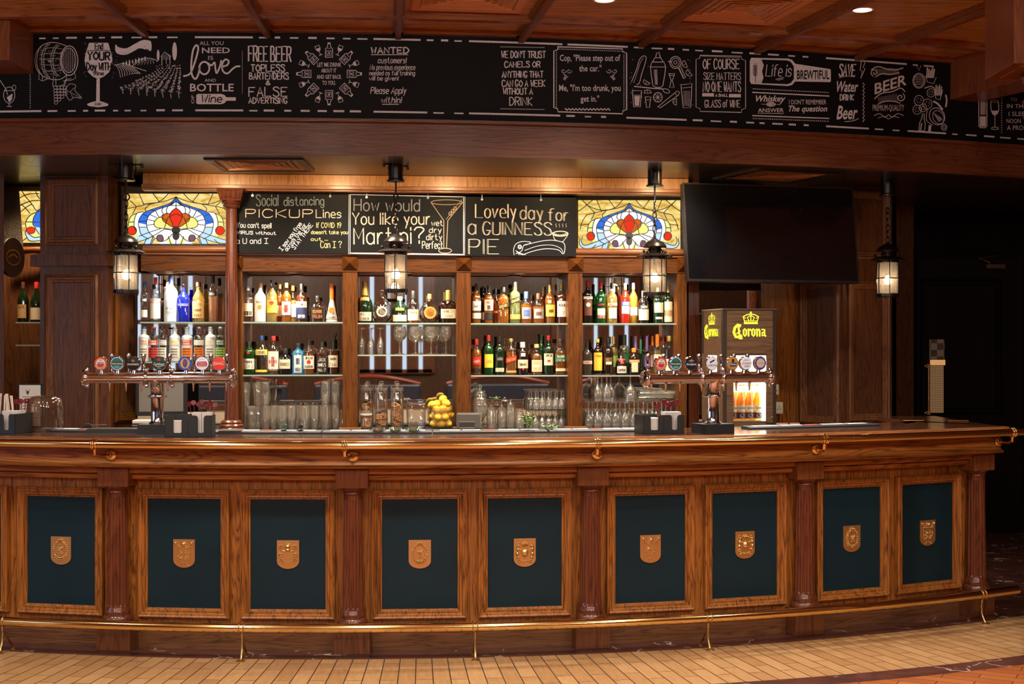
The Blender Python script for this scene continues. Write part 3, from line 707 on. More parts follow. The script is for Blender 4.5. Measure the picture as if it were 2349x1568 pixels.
for b in range(len(COLA) - 1):
    mid = (COLA[b] + COLA[b + 1]) / 2
    for s in (-1, 1):
        a = mid + s * .277 / 7.38; c = arc(-.112, a, .5015)
        t = Vector((cos(a), sin(a), 0)); nn = Vector((sin(a), -cos(a), 0))
        fn = lambda x, y, h, c=c, t=t, nn=nn: c + t * x + nn * h + Vector((0, 0, y))
        mb = MB(); mb.frame(.497, .677, FPROF, fn); fo = mb.build('panel_frame', OAKV, bar)
        mb = MB(); mb.prism([(-.199, -.289), (.199, -.289), (.199, .289), (-.199, .289)], fn, -.004, .004); mb.build('teal_panel', TEAL, fo)
        mb = MB(); cf = lambda x, y, h, fn=fn: fn(x, y + .0, h); crest(mb, cf, KINDS[idx]); mb.build('crest', plain('crest_brass', (.74, .49, .205), .28, .9), fo); idx += 1
# counter flap at the right-hand end
fl_ = T('counter_flap', 'hinged wooden counter flap at the right end of the bar', 'counter flap', (2.62, 8.93, 1.085))
mb = MB(); mb.box((2.66, 8.94, 1.1025), (.38, .63, .035)); mb.build('flap_board', wood('flap_wood', (.15, .058, .026), (.07, .027, .013), 'Y', rough=.1, coat=.6), fl_, bevel=.003)
for x in (2.52, 2.80):
    mb = MB(); mb.box((x, 8.62, ZT + .001), (.13, .024, .004)); mb.tube([(x - .065, 8.62, ZT + .003), (x + .065, 8.62, ZT + .003)], .005, 8); mb.build('hinge', BRASS, fl_)
# brass hand rail
RO, RZ = .172, 1.091
hr = T('hand_rail', 'long polished brass hand rail along the front edge of the bar top', 'hand rail', arc(RO, radians(8), RZ - .08))
aE = radians(31.0)
mb = MB(); mb.tube([arc(RO, A0 + (aE - A0) * i / 110, RZ) for i in range(111)], .0215, 16); mb.build('rail', BRASS, hr)
for i, a in enumerate(COLA[1:]):
    a2 = a - radians(.15) if i < 4 else radians(30.35)
    mb = MB(); t = Vector((cos(a2), sin(a2), 0)); up = Vector((0, 0, 1)); nn = Vector((sin(a2), -cos(a2), 0))
    c = arc(RO, a2, RZ)
    for dx in (-.012, 0, .012):
        mb.tube([c + t * dx + (nn * cos(k) + up * sin(k)) * (.0235 if dx else .0265) for k in [2 * pi * j / 20 for j in range(20)]], .0045, 6, True)
    sh = .03
    mb.tube([c + up * -.022, c + up * -.05 + nn * -.004, c + up * -.062 + nn * -.04 + t * sh * .6, arc(.05, a2, RZ - .062) + t * sh], .0095, 10)
    M = Matrix((( t.x, 0, nn.x), (t.y, 0, nn.y), (0, 1, 0)))
    mb.lathe([(.030, 0), (.030, .005), (.026, .010), (.014, .013), (.012, .02), (0, .02)], 24, arc(.044, a2, RZ - .062) + t * sh, M)
    mb.build('rail_bracket', BRASS, hr)
mb = MB(); mb.ell(arc(RO, aE, RZ), (.012, .0215, .0215), 14, Matrix.Rotation(aE, 3, 'Z')); mb.build('end_cap', BRASS, hr)
# brass foot rail
FO, FZ = .135, .164
ft = T('foot_rail', 'polished brass foot rail curving along the base of the bar', 'foot rail', arc(FO, radians(8), 0))
mb = MB(); mb.tube([arc(FO, A0 + (aE - A0) * i / 110, FZ) for i in range(111)], .0245, 16); mb.build('rail', BRASS, ft)
for px in (5, 555, 1090, 1625, 2253):
    a = ang(px, FO); t = Vector((cos(a), sin(a), 0)); nn = Vector((sin(a), -cos(a), 0)); up = Vector((0, 0, 1)); c = arc(FO, a, FZ)
    mb = MB()
    for dx in (-.012, .012):
        mb.tube([c + t * dx + (nn * cos(k) + up * sin(k)) * .0262 for k in [2 * pi * j / 20 for j in range(20)]], .004, 6, True)
    g = arc(FO + .0, a, 0)
    mb.tube([c - up * .024, c - up * .06 - nn * .006, g + up * .05 - nn * .0, g + up * .012 + nn * .02, g + up * .004 + nn * .03], .006, 8)
    mb.tube([c - up * .05, g + up * .06 - nn * .05, g + up * .01 - nn * .10], .0055, 8)
    mb.lathe([(.022, 0), (.022, .004), (.012, .009), (0, .009)], 14, g + nn * .028); mb.lathe([(.018, 0), (.018, .004), (0, .008)], 14, g - nn * .10)
    mb.build('floor_bracket', BRASSD, ft)
# ------------------------------------------------------------------ back bar: posts, header, cornice, mirrors, shelves
VM = .30                                   # mirror plane
BAYS = [(322, 518), (556, 786), (820, 1047), (1080, 1303), (1336, 1553), (1598, 1741)]
ZB = 1.03                                  # back counter top
ZH0, ZH1 = zy(800, 621, -.02), zy(800, 586, -.02)
bb = T('back_bar_cabinet', 'oak back bar cabinet with mirrored bays and a panelled cornice', 'back bar', BB(0, .1, 0), YAW)
UL, UR = ux(324, .1) + .02, ux(1760, .2)
mb = MB(); mb.bbox(UL, UR, -.02, VM + .04, ZH0, ZH1); mb.bbox(UL, UR, -.03, .02, ZH0 - .006, ZH0 + .012); mb.build('header', HEAD, bb)
mb = MB(); zc = zy(1200, 580, -.04); u0, u1 = ux(330, 0), ux(1572, 0)
for k in range(8):
    pass
mb.tube([BB(u0, -.035, zc + .012), BB(u1, -.035, zc + .012)], .022, 12); mb.bbox(u0, u1, -.035, .2, ZH1, zc + .02); mb.build('sill_moulding', wood('sill_wood', (.24, .085, .027), (.10, .032, .011), 'X'), bb)
STP = [(518, 556), (786, 820), (1047, 1080), (1303, 1336), (1553, 1576)]
for p0, p1 in STP:
    mb = MB(); mb.bbox(ux(p0, -.02), ux(p1, -.02), -.025, VM, ZB, ZH0 + .002); st = mb.build('post', STIL, bb, bevel=.004)
    uc = (ux(p0, 0) + ux(p1, 0)) / 2; w = max(ux(p1, 0) - ux(p0, 0), .07) / 2 + .004; zm = (ZH0 + ZH1) / 2; hh = (ZH1 - ZH0) / 2
    if p0 == 518: uc += .03; w = .03
    mb = MB(); mb.add([BB(uc - w, -.028, zm - hh), BB(uc + w, -.028, zm - hh), BB(uc + w, -.028, zm + hh), BB(uc - w, -.028, zm + hh), BB(uc, -.085, zm)], [(0, 1, 4), (1, 2, 4), (2, 3, 4), (3, 0, 4)])
    mb.bbox(uc - w, uc + w, -.029, 0, zm - hh, zm + hh); mb.build('pyramid_block', HEAD, bb)
mb = MB(); mb.bbox(ux(1576, .1), ux(1600, .1), .05, VM, ZB, SOF - .002); mb.build('dark_post', MAHZ, bb)
# cornice: upright boards over a projecting moulding
zc0, zc1 = zy(1000, 429, -.12), zy(1000, 441, -.15)
mb = MB(); us = [ux(p, -.10) for p in (327, 526, 803, 1072, 1334, 1580)]
for a, b in zip(us, us[1:]): mb.bbox(a + .002, b - .002, -.10, -.06, zc0, SOF - .002)
mb.bbox(us[0], us[-1], -.09, -.05, zc0, SOF - .002); mb.build('cornice_boards', CORX, bb)
mb = MB(); mb.bbox(us[0], us[-1], -.15, -.04, zc1 + .012, zc0); mb.bbox(us[0], us[-1], -.13, -.04, zc1, zc0)
mb.build('cornice_moulding', wood('cornice_moulding_wood', (.30, .115, .035), (.13, .045, .014), 'X'), bb, bevel=.004)
mb = MB(); mb.bbox(us[0], us[-1], .12, .16, ZH1, SOF - .002); mb.bbox(us[0], us[-1], -.05, .12, zc1 + .02, zc0); mb.build('dark_backing', BLACKM, bb)
mb = MB(); mb.bbox(UL, ux(1780, .2), -.22, VM, ZB - .04, ZB); bc_ = T('back_counter', 'long dark back counter carrying the jars, glasses and till below the mirrors', 'counter', BB(0, .05, 0), YAW); mb.build('counter_top', plain('back_counter', (.035, .028, .024), .25), bc_)
mb = MB(); mb.bbox(UL, ux(1780, .2), -.20, VM, 0, ZB - .04); mb.build('base_cupboards', OAKV, bc_)
for p0, p1 in STP[1:4]:
    mb = MB(); mb.bbox(ux(p0 - 8, -.05), ux(p1 + 8, -.05), -.10, .0, ZB, ZB + .018); mb.build('post_foot', wood('foot_wood', (.30, .13, .055), (.14, .05, .02), 'X'), bb)
# mirrors and glass shelves
names = ['left stained window', 'pickup-lines board', 'martini board', 'pie board', 'right stained window', 'television']
SHELF = {0: (738, 829), 1: (738, 859), 2: (740, 813), 3: (741, 860), 4: (741, 860), 5: ()}
SHZ = {}
for i, (p0, p1) in enumerate(BAYS):
    u0, u1 = ux(p0 - 6, VM), ux(p1 + 6, VM)
    if i == 5: u0, u1 = ux(1590, VM), ux(1745, VM)
    mb = MB(); mb.bbox(u0, u1, VM - .004, VM + .006, ZB, ZH0 if i < 5 else 2.15); mr = mb.build('mirror', MIRR, None)
    tag(mr, 'tall mirror behind the bottles under the %s' % names[i], 'mirror', 'back bar mirrors')
    if i != 5:
        mb = MB(); uc = (ux(p0, .1) + ux(p1, .1)) / 2; c = BB(uc, .1, ZH0 - .003)
        dl = T('cabinet_downlight', 'small round downlight above the shelves under the %s' % names[i], 'downlight', c, 0, 'cabinet downlights')
        mb = MB(); mb.lathe([(.044, .003), (.050, -.002), (.050, -.006), (.040, -.007), (.038, -.002)], 24, c, cap=False); mb.build('ring', STEEL, dl)
        mb = MB(); mb.lathe([(.038, -.003), (0, -.003)], 20, c); mb.build('bulb', emis('cabinet_bulb', (1, .86, .66), 9.), dl)
        lamp('cabinet_light', 'SPOT', BB(uc, .03, ZH0 - .012), 42, (1, .83, .62), spot_size=radians(150), spot_blend=.7, shadow_soft_size=.035)
    for k, py in enumerate(SHELF[i]):
        v0 = .0; z = zy((p0 + p1) / 2, py, v0) ; SHZ[i, k] = z
        s0, s1 = ux(p0 - 1, v0), ux(p1 + 1, v0)
        sh = T('glass_shelf', 'glass shelf, %s one under the %s' % (('upper', 'lower')[k], names[i]), 'glass shelf', BB((s0 + s1) / 2, .15, z - .008), YAW)
        mb = MB(); mb.bbox(s0, s1, v0 + .002, VM - .01, z - .009, z - .0002); mb.build('pane', SHELFG, sh)
        mb = MB(); mb.bbox(s0, s1, v0, v0 + .003, z - .0092, z); mb.build('front_edge', SHEDGE, sh)
# niche at the far left: two shelves
for k, (py, w) in enumerate(((738, 'upper'), (790, 'lower'))):
    p, q = atd(36, py, 9.32), atd(96, py, 9.32)
    sh = T('glass_shelf', 'short glass shelf, %s one in the far left niche' % w, 'glass shelf', (p + q) / 2 + Vector((0, .12, -.008)))
    mb = MB(); mb.box((p + q) / 2 + Vector((.0, .13, -.005)), (q.x - p.x, .26, .009)); mb.build('pane', SHELFG, sh)
    mb = MB(); mb.box((p + q) / 2 + Vector((.0, -.001, -.005)), (q.x - p.x, .003, .009)); mb.build('front_edge', SHEDGE, sh)
# turned column in front of the first post
cu, cz0 = ux(531, -.10), zy(533, 978, -.10)
c = BB(cu, -.10, 0)
tc = T('turned_column', 'dark turned wooden column with carved capital beside the left stained window', 'column', (c.x, c.y, ZB))
mb = MB(); zt = zy(533, 476, -.1)
mb.lathe([(.046, ZB + .075), (.044, ZB + .10), (.041, 1.6), (.037, zt)], 28, (c.x, c.y, 0)); mb.build('shaft', MAHZ, tc)
mb = MB(); mb.lathe([(.085, ZB), (.085, ZB + .02), (.078, ZB + .028), (.080, ZB + .04), (.068, ZB + .052), (.070, ZB + .062), (.058, ZB + .076), (.05, ZB + .078)], 32, (c.x, c.y, 0)); mb.build('base', MAHZ, tc)
mb = MB(); zq = zy(533, 434, -.1)
mb.lathe([(.037, zt - .01), (.052, zt), (.058, zt + .012), (.052, zt + .018), (.066, zt + .03), (.062, zt + .04), (.05, zt + .042)], 32, (c.x, c.y, 0))
R4 = Matrix.Rotation(YAW, 3, 'Z')
w0, w1, h0, h1 = .066, .088, zt + .04, zq
P = [Vector((x * w0, y * w0, h0)) for x, y in ((-1, -1), (1, -1), (1, 1), (-1, 1))] + [Vector((x * w1, y * w1, h1)) for x, y in ((-1, -1), (1, -1), (1, 1), (-1, 1))]
mb.add([R4 @ Vector((p.x, p.y, 0)) + Vector((c.x, c.y, p.z)) for p in P], [(3, 2, 1, 0), (4, 5, 6, 7), (0, 1, 5, 4), (1, 2, 6, 5), (2, 3, 7, 6), (3, 0, 4, 7)])
cap = mb.build('capital', MAHX, tc)
mb = MB()
for i in range(4):
    x = -.045 + i * .03; f = -(w0 + (w1 - w0) * .45) - .003
    mb.tube([R4 @ Vector((x + a, f + (.0 if b < .03 else -.004), 0)) + Vector((c.x, c.y, h0 + .015 + b)) for a, b in ((-.009, 0), (-.009, .04), (-.005, .052), (0, .056), (.005, .052), (.009, .04), (.009, 0))], .003, 6)
mb.build('carved_arches', MAHX, cap)
# ------------------------------------------------------------------ stained glass windows (lit from behind)
def amber_mat():
    m, nt, out = nodes('amber_glass'); tc = N(nt, 'NewGeometry'); mp = N(nt, 'Mapping'); mp.inputs['Scale'].default_value = (5, 5, 16); mp.inputs['Rotation'].default_value = (0, .5, 0)
    nz = N(nt, 'TexNoise', i_Scale=1.6, i_Detail=5., i_Distortion=1.2); rp = N(nt, 'ValToRGB'); e = rp.color_ramp.elements
    e[0].position = .33; e[0].color = (.56, .30, .04, 1); e[1].position = .72; e[1].color = (.90, .78, .36, 1); k = e.new(.5); k.color = (.78, .55, .14, 1)
    em = N(nt, 'Emission'); em.inputs[1].default_value = 1.0
    nt.links.new(tc.outputs['Position'], mp.inputs[0]); nt.links.new(mp.outputs[0], nz.inputs[0]); nt.links.new(nz.outputs[0], rp.inputs[0]); nt.links.new(rp.outputs[0], em.inputs[0]); nt.links.new(em.outputs[0], out.inputs[0]); return m
GC = dict(amber=amber_mat(), blue=emis('blue_glass', (.035, .16, .72), 1.0), white=emis('white_glass', (.95, .97, 1.0), 1.15), pale=emis('pale_blue_glass', (.50, .72, .95), 1.0),
          lime=emis('lime_glass', (.80, .80, .25), 1.), red=emis('red_glass', (.78, .035, .012), 1.), orange=emis('orange_glass', (.72, .12, .012), .9), yellow=emis('yellow_glass', (.92, .82, .22), 1.),
          plum=emis('plum_glass', (.22, .10, .13), .9), lilac=emis('lilac_glass', (.50, .42, .62), .9))
LEAD = plain('lead_came', (.012, .010, .010), .5)
def stained(root, xc, yt, yb, kx, x0, x1, plane):
    """template in units of the right-hand window, centred on x = 0, y 0 (top) .. 437 (bottom); kx = template px per photo px"""
    ky = 437. / (yb - yt)
    def sf(x, y, l):
        u, z = hit(x, y, plane); return BB(u, plane - l, z)
    L, R = (x0 - xc) * kx, (x1 - xc) * kx
    def clipx(P): return [(min(max(x, L), R), y) for x, y in P]
    class Wn(Art):
        def P(s, x, y): return s.surf(xc + x / kx, yt + y / ky, s.lift)
    def pc(name, col, lift, *polys):
        a = Wn(sf, lift=lift)
        for p in polys:
            p = clipx(p)
            if max(x for x, y in p) - min(x for x, y in p) > 1: a.poly(p)
        if a.mb.v: a.build(name, GC[col], root)
    both = lambda P: (P, [(-x, y) for x, y in P][::-1])
    dup_ = lambda P: [(p.x, p.y) for p in smooth_pts([(x, y, 0) for x, y in P], 5)]
    pc('amber_glass', 'amber', .000, [(L, 0), (R, 0), (R, 437), (L, 437)])
    out = dup_([(0, 28), (30, 70), (70, 95), (125, 115), (190, 138), (252, 168), (285, 215), (294, 255), (288, 300), (270, 360), (215, 395)])
    inn = dup_([(0, 66), (42, 102), (100, 122), (160, 147), (205, 182), (226, 225), (230, 275), (212, 335), (170, 380)])
    # outer bands
    pc('lime_band', 'lime', .0012, *both(dup_([(262, 165), (330, 178), (368, 230), (375, 285), (350, 330), (318, 380), (262, 420), (262, 300)])))
    pc('pale_band', 'white', .0016, *both(dup_([(255, 160), (305, 172), (325, 225), (328, 285), (305, 345), (262, 400), (240, 430), (230, 300)])))
    pc('blue_band', 'blue', .002, *both(out[:36] + [(0, 330)]))
    pc('pale_blue_glass', 'pale', .0024, *both([(200, 292), (296, 292), (286, 350), (250, 437), (180, 437), (200, 360)]), *both(dup_([(120, 305), (190, 330), (290, 370), (400, 405), (430, 365), (420, 330), (440, 345), (445, 395), (405, 430), (330, 428), (240, 400), (150, 350)])))
    pc('white_glass', 'white', .003, *both(inn + [(120, 437), (0, 437)]))
    pc('yellow_petal', 'yellow', .0036, *both(dup_([(40, 290), (70, 240), (120, 205), (160, 230), (172, 268), (150, 296), (90, 304), (30, 300)])), *both([(20, 437), (60, 372), (80, 400), (50, 437)]))
    pc('orange_petal', 'orange', .0042, *both(dup_([(38, 180), (80, 172), (108, 205), (98, 240), (62, 268), (30, 292), (0, 292)])))
    pc('red_bulb', 'red', .0048, dup_([(0, 125), (30, 150), (48, 180), (46, 215), (30, 255), (20, 290), (-20, 290), (-30, 255), (-46, 215), (-48, 180), (-30, 150), (0, 125)]), *[[(s * 345 + 36 * cos(t), 322 + 38 * sin(t)) for t in [2 * pi * i / 16 for i in range(16)]] for s in (-1, 1)])
    pc('plum_drop', 'plum', .0042, *both(dup_([(100, 385), (112, 362), (140, 362), (152, 385), (142, 412), (112, 418), (98, 400)])))
    a = Wn(sf, lift=.0056); a.k = kx; w = 1.9
    a.disc(0, 318, 35, 35, 16); a.disc(0, 366, 28, 40, 16)
    def ln(P, sm=True, both_=True):
        for Q in ((P, [(-x, y) for x, y in P]) if both_ else (P,)):
            Q = [(x, y) for x, y in Q if L <= x <= R]
            if len(Q) > 1: a.line([(x, y) for x, y in Q], w, smooth=sm and len(Q) > 2)
    ln(out, False); ln(inn, False)
    for P in ([(0, 28), (0, 128)], [(-2, 437), (0, 400)]): ln(P, False, False)
    for P in ([(30, 70), (42, 102)], [(110, 108), (100, 122)], [(196, 142), (165, 150)], [(262, 178), (216, 200)], [(292, 245), (228, 240)], [(290, 292), (226, 292)]): ln(P, False)
    for P in ([(0, 66), (60, 108), (75, 150), (68, 175)], [(42, 102), (0, 105)], [(100, 122), (112, 150), (100, 178), (130, 205), (160, 150)], [(205, 182), (150, 210)], [(226, 225), (165, 240)], [(230, 275), (172, 268)],
              [(38, 180), (80, 172), (108, 205), (98, 240), (62, 268), (30, 292)], [(70, 240), (120, 205), (160, 230), (172, 268), (150, 296), (90, 304), (30, 310)], [(0, 178), (30, 190), (62, 210), (80, 260), (90, 304)], [(0, 125), (30, 150), (48, 180), (46, 215), (30, 255), (20, 290)],
              [(120, 305), (190, 330), (290, 370), (400, 405), (430, 365), (420, 330)], [(30, 320), (90, 312), (150, 350), (240, 400), (330, 428), (405, 430), (445, 395), (440, 345)], [(28, 350), (70, 400), (110, 418)], [(200, 437), (180, 375)], [(250, 437), (230, 390)], [(60, 372), (40, 437)], [(150, 385), (175, 400), (190, 437)],
              [(255, 160), (305, 172), (325, 225), (328, 285), (310, 330)], [(305, 172), (345, 190), (368, 230), (375, 285)], [(328, 245), (370, 250)], [(300, 400), (340, 437)],
              [(98, 400), (100, 385), (112, 362), (140, 362), (152, 385), (142, 412), (112, 418), (98, 400)]): ln(P)
    for s in (-1, 1):
        if L < s * 345 < R: a.oval(s * 345, 322, 36, 38, w)
    for P in ([(30, 70), (0, 28)], [(0, 28), (-100, 70), (-260, 90), (-390, 40), (-470, 30)], [(60, 0), (130, 70), (250, 100), (380, 130), (470, 200)], [(130, 70), (180, 0)], [(200, 88), (240, 130), (235, 155)], [(250, 100), (290, 0)], [(310, 112), (360, 60), (420, 0)], [(330, 0), (400, 60), (460, 100)], [(310, 112), (340, 175)], [(380, 130), (420, 190), (440, 260)], [(365, 215), (440, 225)], [(380, 325), (470, 310)], [(440, 395), (470, 410)]): ln(P)
    a.build('lead_came', LEAD, root)
def window_unit(label, xc, yt, yb, kx, x0, x1, plane, fr=1):
    u0, u1 = ux(x0, plane), ux(x1, plane); z0, z1 = zy((x0 + x1) / 2, yb, plane), zy((x0 + x1) / 2, yt, plane)
    r = T('stained_glass_window', label, 'stained glass window', BB((u0 + u1) / 2, plane, z0 - .06), YAW)
    stained(r, xc, yt, yb, kx, x0, x1, plane)
    mb = MB(); t = .065
    fn = lambda x, y, h: BB((u0 + u1) / 2 + x, plane + .01 - h, (z0 + z1) / 2 + y)
    mb.frame(u1 - u0 + 2 * .03, z1 - z0 + .09, [(0, 0), (0, .03), (.012, .034), (.03, .012), (.046, .004)], fn)
    mb.bbox(u0 - .03, u1 + .03, plane + .002, plane + .02, z0 - .045, z1 + .045)
    mb.build('frame', plain('dark_window_frame', (.028, .016, .008), .4, bump=.6, bscale=160), r); return r
window_unit('lit stained glass window behind the chain lantern near the television', 1443, 459, 571, 3.915, 1325, 1562, .06)
window_unit('lit stained glass window between the left panelled post and the turned column', 404, 444, 559, 3.42, 290, 566, .06)
# the cut-off one in the far left niche, set at an angle
r = T('stained_glass_window', 'narrow visible strip of stained glass in the far left niche', 'stained glass window', atd(60, 565, 9.62))
NI = T_ = None
def nsurf(x, y, l): p = atd(x, y, 9.6 - (x - 45) * .0012); return Vector((p.x, p.y - l, p.z))
def npc(name, col, l, *ps):
    a = Art(nsurf, 4.195, 0, 380, l)
    for p in ps: a.poly(p)
    a.build(name, GC[col], r)
npc('amber_glass', 'amber', 0, [(185, 245), (430, 245), (430, 740), (222, 740)])
npc('blue_band', 'blue', .002, [(430, 405), (370, 430), (325, 500), (318, 560), (345, 590), (430, 600)])
npc('lime_band', 'lime', .0015, [(345, 450), (290, 480), (250, 540), (255, 600), (300, 680), (430, 690), (430, 600), (330, 590), (318, 540), (330, 490)])
npc('pale_blue_glass', 'pale', .003, [(330, 600), (430, 595), (430, 720), (300, 725), (262, 690), (245, 640), (262, 600), (275, 650), (330, 690), (400, 680)])
npc('red_disc', 'red', .004, [(298 + 43 * cos(t), 622 + 34 * sin(t)) for t in [2 * pi * i / 16 for i in range(16)]])
a = Art(nsurf, 4.195, 0, 380, .005)
for P in ([(215, 245), (250, 300), (310, 370), (345, 425), (378, 440)], [(345, 250), (378, 310), (430, 330)], [(190, 310), (270, 275), (378, 268)], [(200, 380), (300, 340), (400, 335)], [(205, 440), (270, 390), (310, 370)], [(205, 370), (250, 410), (290, 460)],
          [(345, 450), (290, 480), (250, 540), (255, 600)], [(325, 500), (318, 560), (345, 600)], [(430, 405), (370, 430), (325, 500)], [(250, 540), (430, 545)], [(245, 640), (262, 690), (300, 725), (430, 715)], [(245, 640), (262, 602)], [(275, 652), (330, 690), (400, 680)], [(225, 720), (262, 690)], [(340, 600), (380, 660)]):
    a.line(P, 2.0, smooth=True)
a.oval(298, 622, 43, 34, 1.4); a.build('lead_came', LEAD, r)
mb = MB(); p = atd(60, 500, 9.64); mb.box((p.x + .02, 9.63, p.z), (.34, .03, .44)); mb.build('frame', MATS['dark_window_frame'], r)
mb = MB(); p = atd(70, 572, 9.5); mb.tube([p + Vector((-.12, 0, 0)), p + Vector((.12, 0, 0))], .022, 10); mb.build('sill', HEAD, r)
# ------------------------------------------------------------------ hanging chalkboards (lettering further down)
VS = -.058
SIGNS = {}
for key, x0, x1, y0, y1, lab in (('pick', 543, 801, 443, 581, 'hanging chalkboard about social distancing pickup lines'), ('mart', 801, 1066, 447, 584, 'hanging chalkboard with a chalk border asking about your martini'), ('pie', 1067, 1322, 452, 587, 'hanging chalkboard about a lovely day for a pie')):
    u0, u1 = ux(x0, VS), ux(x1, VS); z0, z1 = zy((x0 + x1) / 2, y1, VS), zy((x0 + x1) / 2, y0, VS)
    r = T('chalkboard_sign', lab, 'chalkboard', BB((u0 + u1) / 2, VS, z0), YAW)
    mb = MB(); mb.bbox(u0 + .001, u1 - .001, VS, VS + .012, z0, z1); mb.build('board', CHALKB, r)
    SIGNS[key] = r
    for f in ((.15, .68) if key != 'pick' else (.14, .83)):
        u = u0 + (u1 - u0) * f
        mb = MB(); mb.tube([BB(u, VS - .004, z1 - .022), BB(u, VS - .008, z1), BB(u, VS - .004, z1 + .05)], .0028, 6)
        mb.torus(BB(u, VS - .006, z1 - .018), .006, .002, Matrix.Rotation(pi / 2, 3, 'X'), 10, 5); mb.build('hook', STEEL, r)
# ------------------------------------------------------------------ bottles
def bottle_profile(kind, h, R):
    if kind == 's': P = [(.0, .0), (.92, .0), (1, .012), (1, .60), (.97, .645), (.80, .70), (.50, .755), (.36, .79), (.32, .82), (.31, .93), (.34, .935), (.34, .955), (.30, .96), (.30, 1)]
    elif kind == 'b': P = [(0, 0), (.92, 0), (1, .012), (1, .52), (.96, .58), (.82, .65), (.60, .72), (.40, .79), (.33, .85), (.31, .93), (.35, .935), (.35, .955), (.3, .96), (.3, 1)]
    elif kind == 'v': P = [(0, 0), (.92, 0), (1, .012), (1, .66), (.97, .70), (.88, .735), (.62, .765), (.44, .785), (.40, .80), (.40, .90), (.46, .905), (.46, .93), (.38, .935), (.38, 1)]
    elif kind == 'm': P = [(0, 0), (.95, 0), (1, .015), (1, .50), (.93, .60), (.70, .70), (.42, .77), (.32, .81), (.30, .86), (.30, .92), (.32, .93), (.3, 1)]
    elif kind == 'c': P = [(0, 0), (.90, 0), (1, .015), (1, .42), (.96, .50), (.80, .60), (.56, .70), (.42, .78), (.36, .86), (.36, .93), (.42, .94), (.42, .965), (.34, .97), (.34, 1)]
    elif kind == 'r': P = [(0, 0), (.55, 0), (.62, .015), (.82, .10), (.97, .22), (1, .33), (.96, .45), (.82, .57), (.55, .67), (.28, .74), (.21, .79), (.20, .88), (.25, .89), (.25, .92), (.2, .93), (.2, 1)]
    elif kind == 'k': P = [(0, 0), (.9, 0), (1, .02), (1, .56), (.95, .62), (.62, .72), (.42, .77), (.36, .80), (.36, .90), (.40, .905), (.40, .925), (.36, .93), (.36, 1)]
    elif kind == 't': P = [(0, 0), (.85, 0), (.9, .01), (.96, .3), (1, .62), (.95, .70), (.62, .76), (.42, .785), (.38, .80), (.36, .92), (.42, .925), (.42, .95), (.38, .955), (.38, 1)]
    elif kind == 'g': P = [(0, 0), (.88, 0), (1, .03), (1, .28), (.94, .40), (.72, .52), (.40, .62), (.26, .70), (.22, .78), (.22, .90), (.26, .905), (.26, .93), (.22, .935), (.22, 1)]
    return [(r * R, z * h) for r, z in P]
GB = {'clear': glass('bottle_clear', (.97, .97, .95), .75, edge=.35), 'green': glass('bottle_green', (.06, .36, .10), .6, (.01, .09, .02), .35), 'dgreen': glass('bottle_dark_green', (.04, .13, .04), .6, (.006, .022, .008), .65),
      'brown': glass('bottle_brown', (.16, .055, .02), .6, (.022, .008, .005), .6), 'black': glass('bottle_black', (.02, .015, .012), .6, (.006, .005, .005), .9), 'blue': glass('bottle_blue', (.22, .62, .95), .6, (.08, .34, .62), .35),
      'cobalt': glass('bottle_cobalt', (.03, .07, .80), .6, (.01, .02, .30), .45), 'frost': glass('bottle_frosted', (.9, .93, .96), .4, (.72, .76, .82), .72, rough=.35), 'white': plain('bottle_white', (.72, .70, .66), .25, coat=.4),
      'amber': glass('bottle_amber', (.85, .42, .10), .65, (.30, .10, .015), .30), 'red': glass('bottle_red', (.80, .06, .03), .6, (.45, .02, .01), .45), 'yellow': glass('bottle_yellow', (.95, .72, .22), .6, (.6, .40, .08), .25), 'sage': glass('bottle_sage', (.55, .70, .50), .6, (.14, .17, .08), .3),
      'greyg': glass('bottle_grey', (.72, .68, .60), .7, (.12, .10, .08), .25)}
LQ = {'amb': glass('amber_spirit', (.90, .45, .10), .35, (.42, .15, .02), .38), 'dark': glass('dark_spirit', (.38, .10, .03), .35, (.12, .03, .01), .55), 'pale': glass('pale_spirit', (.96, .84, .48), .3, (.62, .46, .14), .25), 'pink': glass('peach_spirit', (.96, .74, .55), .3, (.6, .35, .2), .22)}
LC = dict(W=(.70, .66, .58), K=(.012, .011, .011), R=(.50, .025, .018), B=(.03, .08, .35), Y=(.82, .58, .06), T=(.58, .36, .15), C=(.70, .60, .42), G=(.02, .12, .05), O=(.80, .20, .02), D=(.62, .42, .12), N=(.02, .03, .09), S=(.42, .42, .42), P=(.22, .12, .36), L=(.45, .65, .85), M=(.09, .03, .015), E=(.30, .50, .10))
LM = {k: plain('label_' + {'W': 'white', 'K': 'black', 'R': 'red', 'B': 'blue', 'Y': 'yellow', 'T': 'tan', 'C': 'cream', 'G': 'green', 'O': 'orange', 'D': 'gold', 'N': 'navy', 'S': 'silver', 'P': 'purple', 'L': 'pale_blue', 'M': 'maroon', 'E': 'lime'}[k], v, .45, metal=.7 if k in 'DS' else 0.) for k, v in LC.items()}
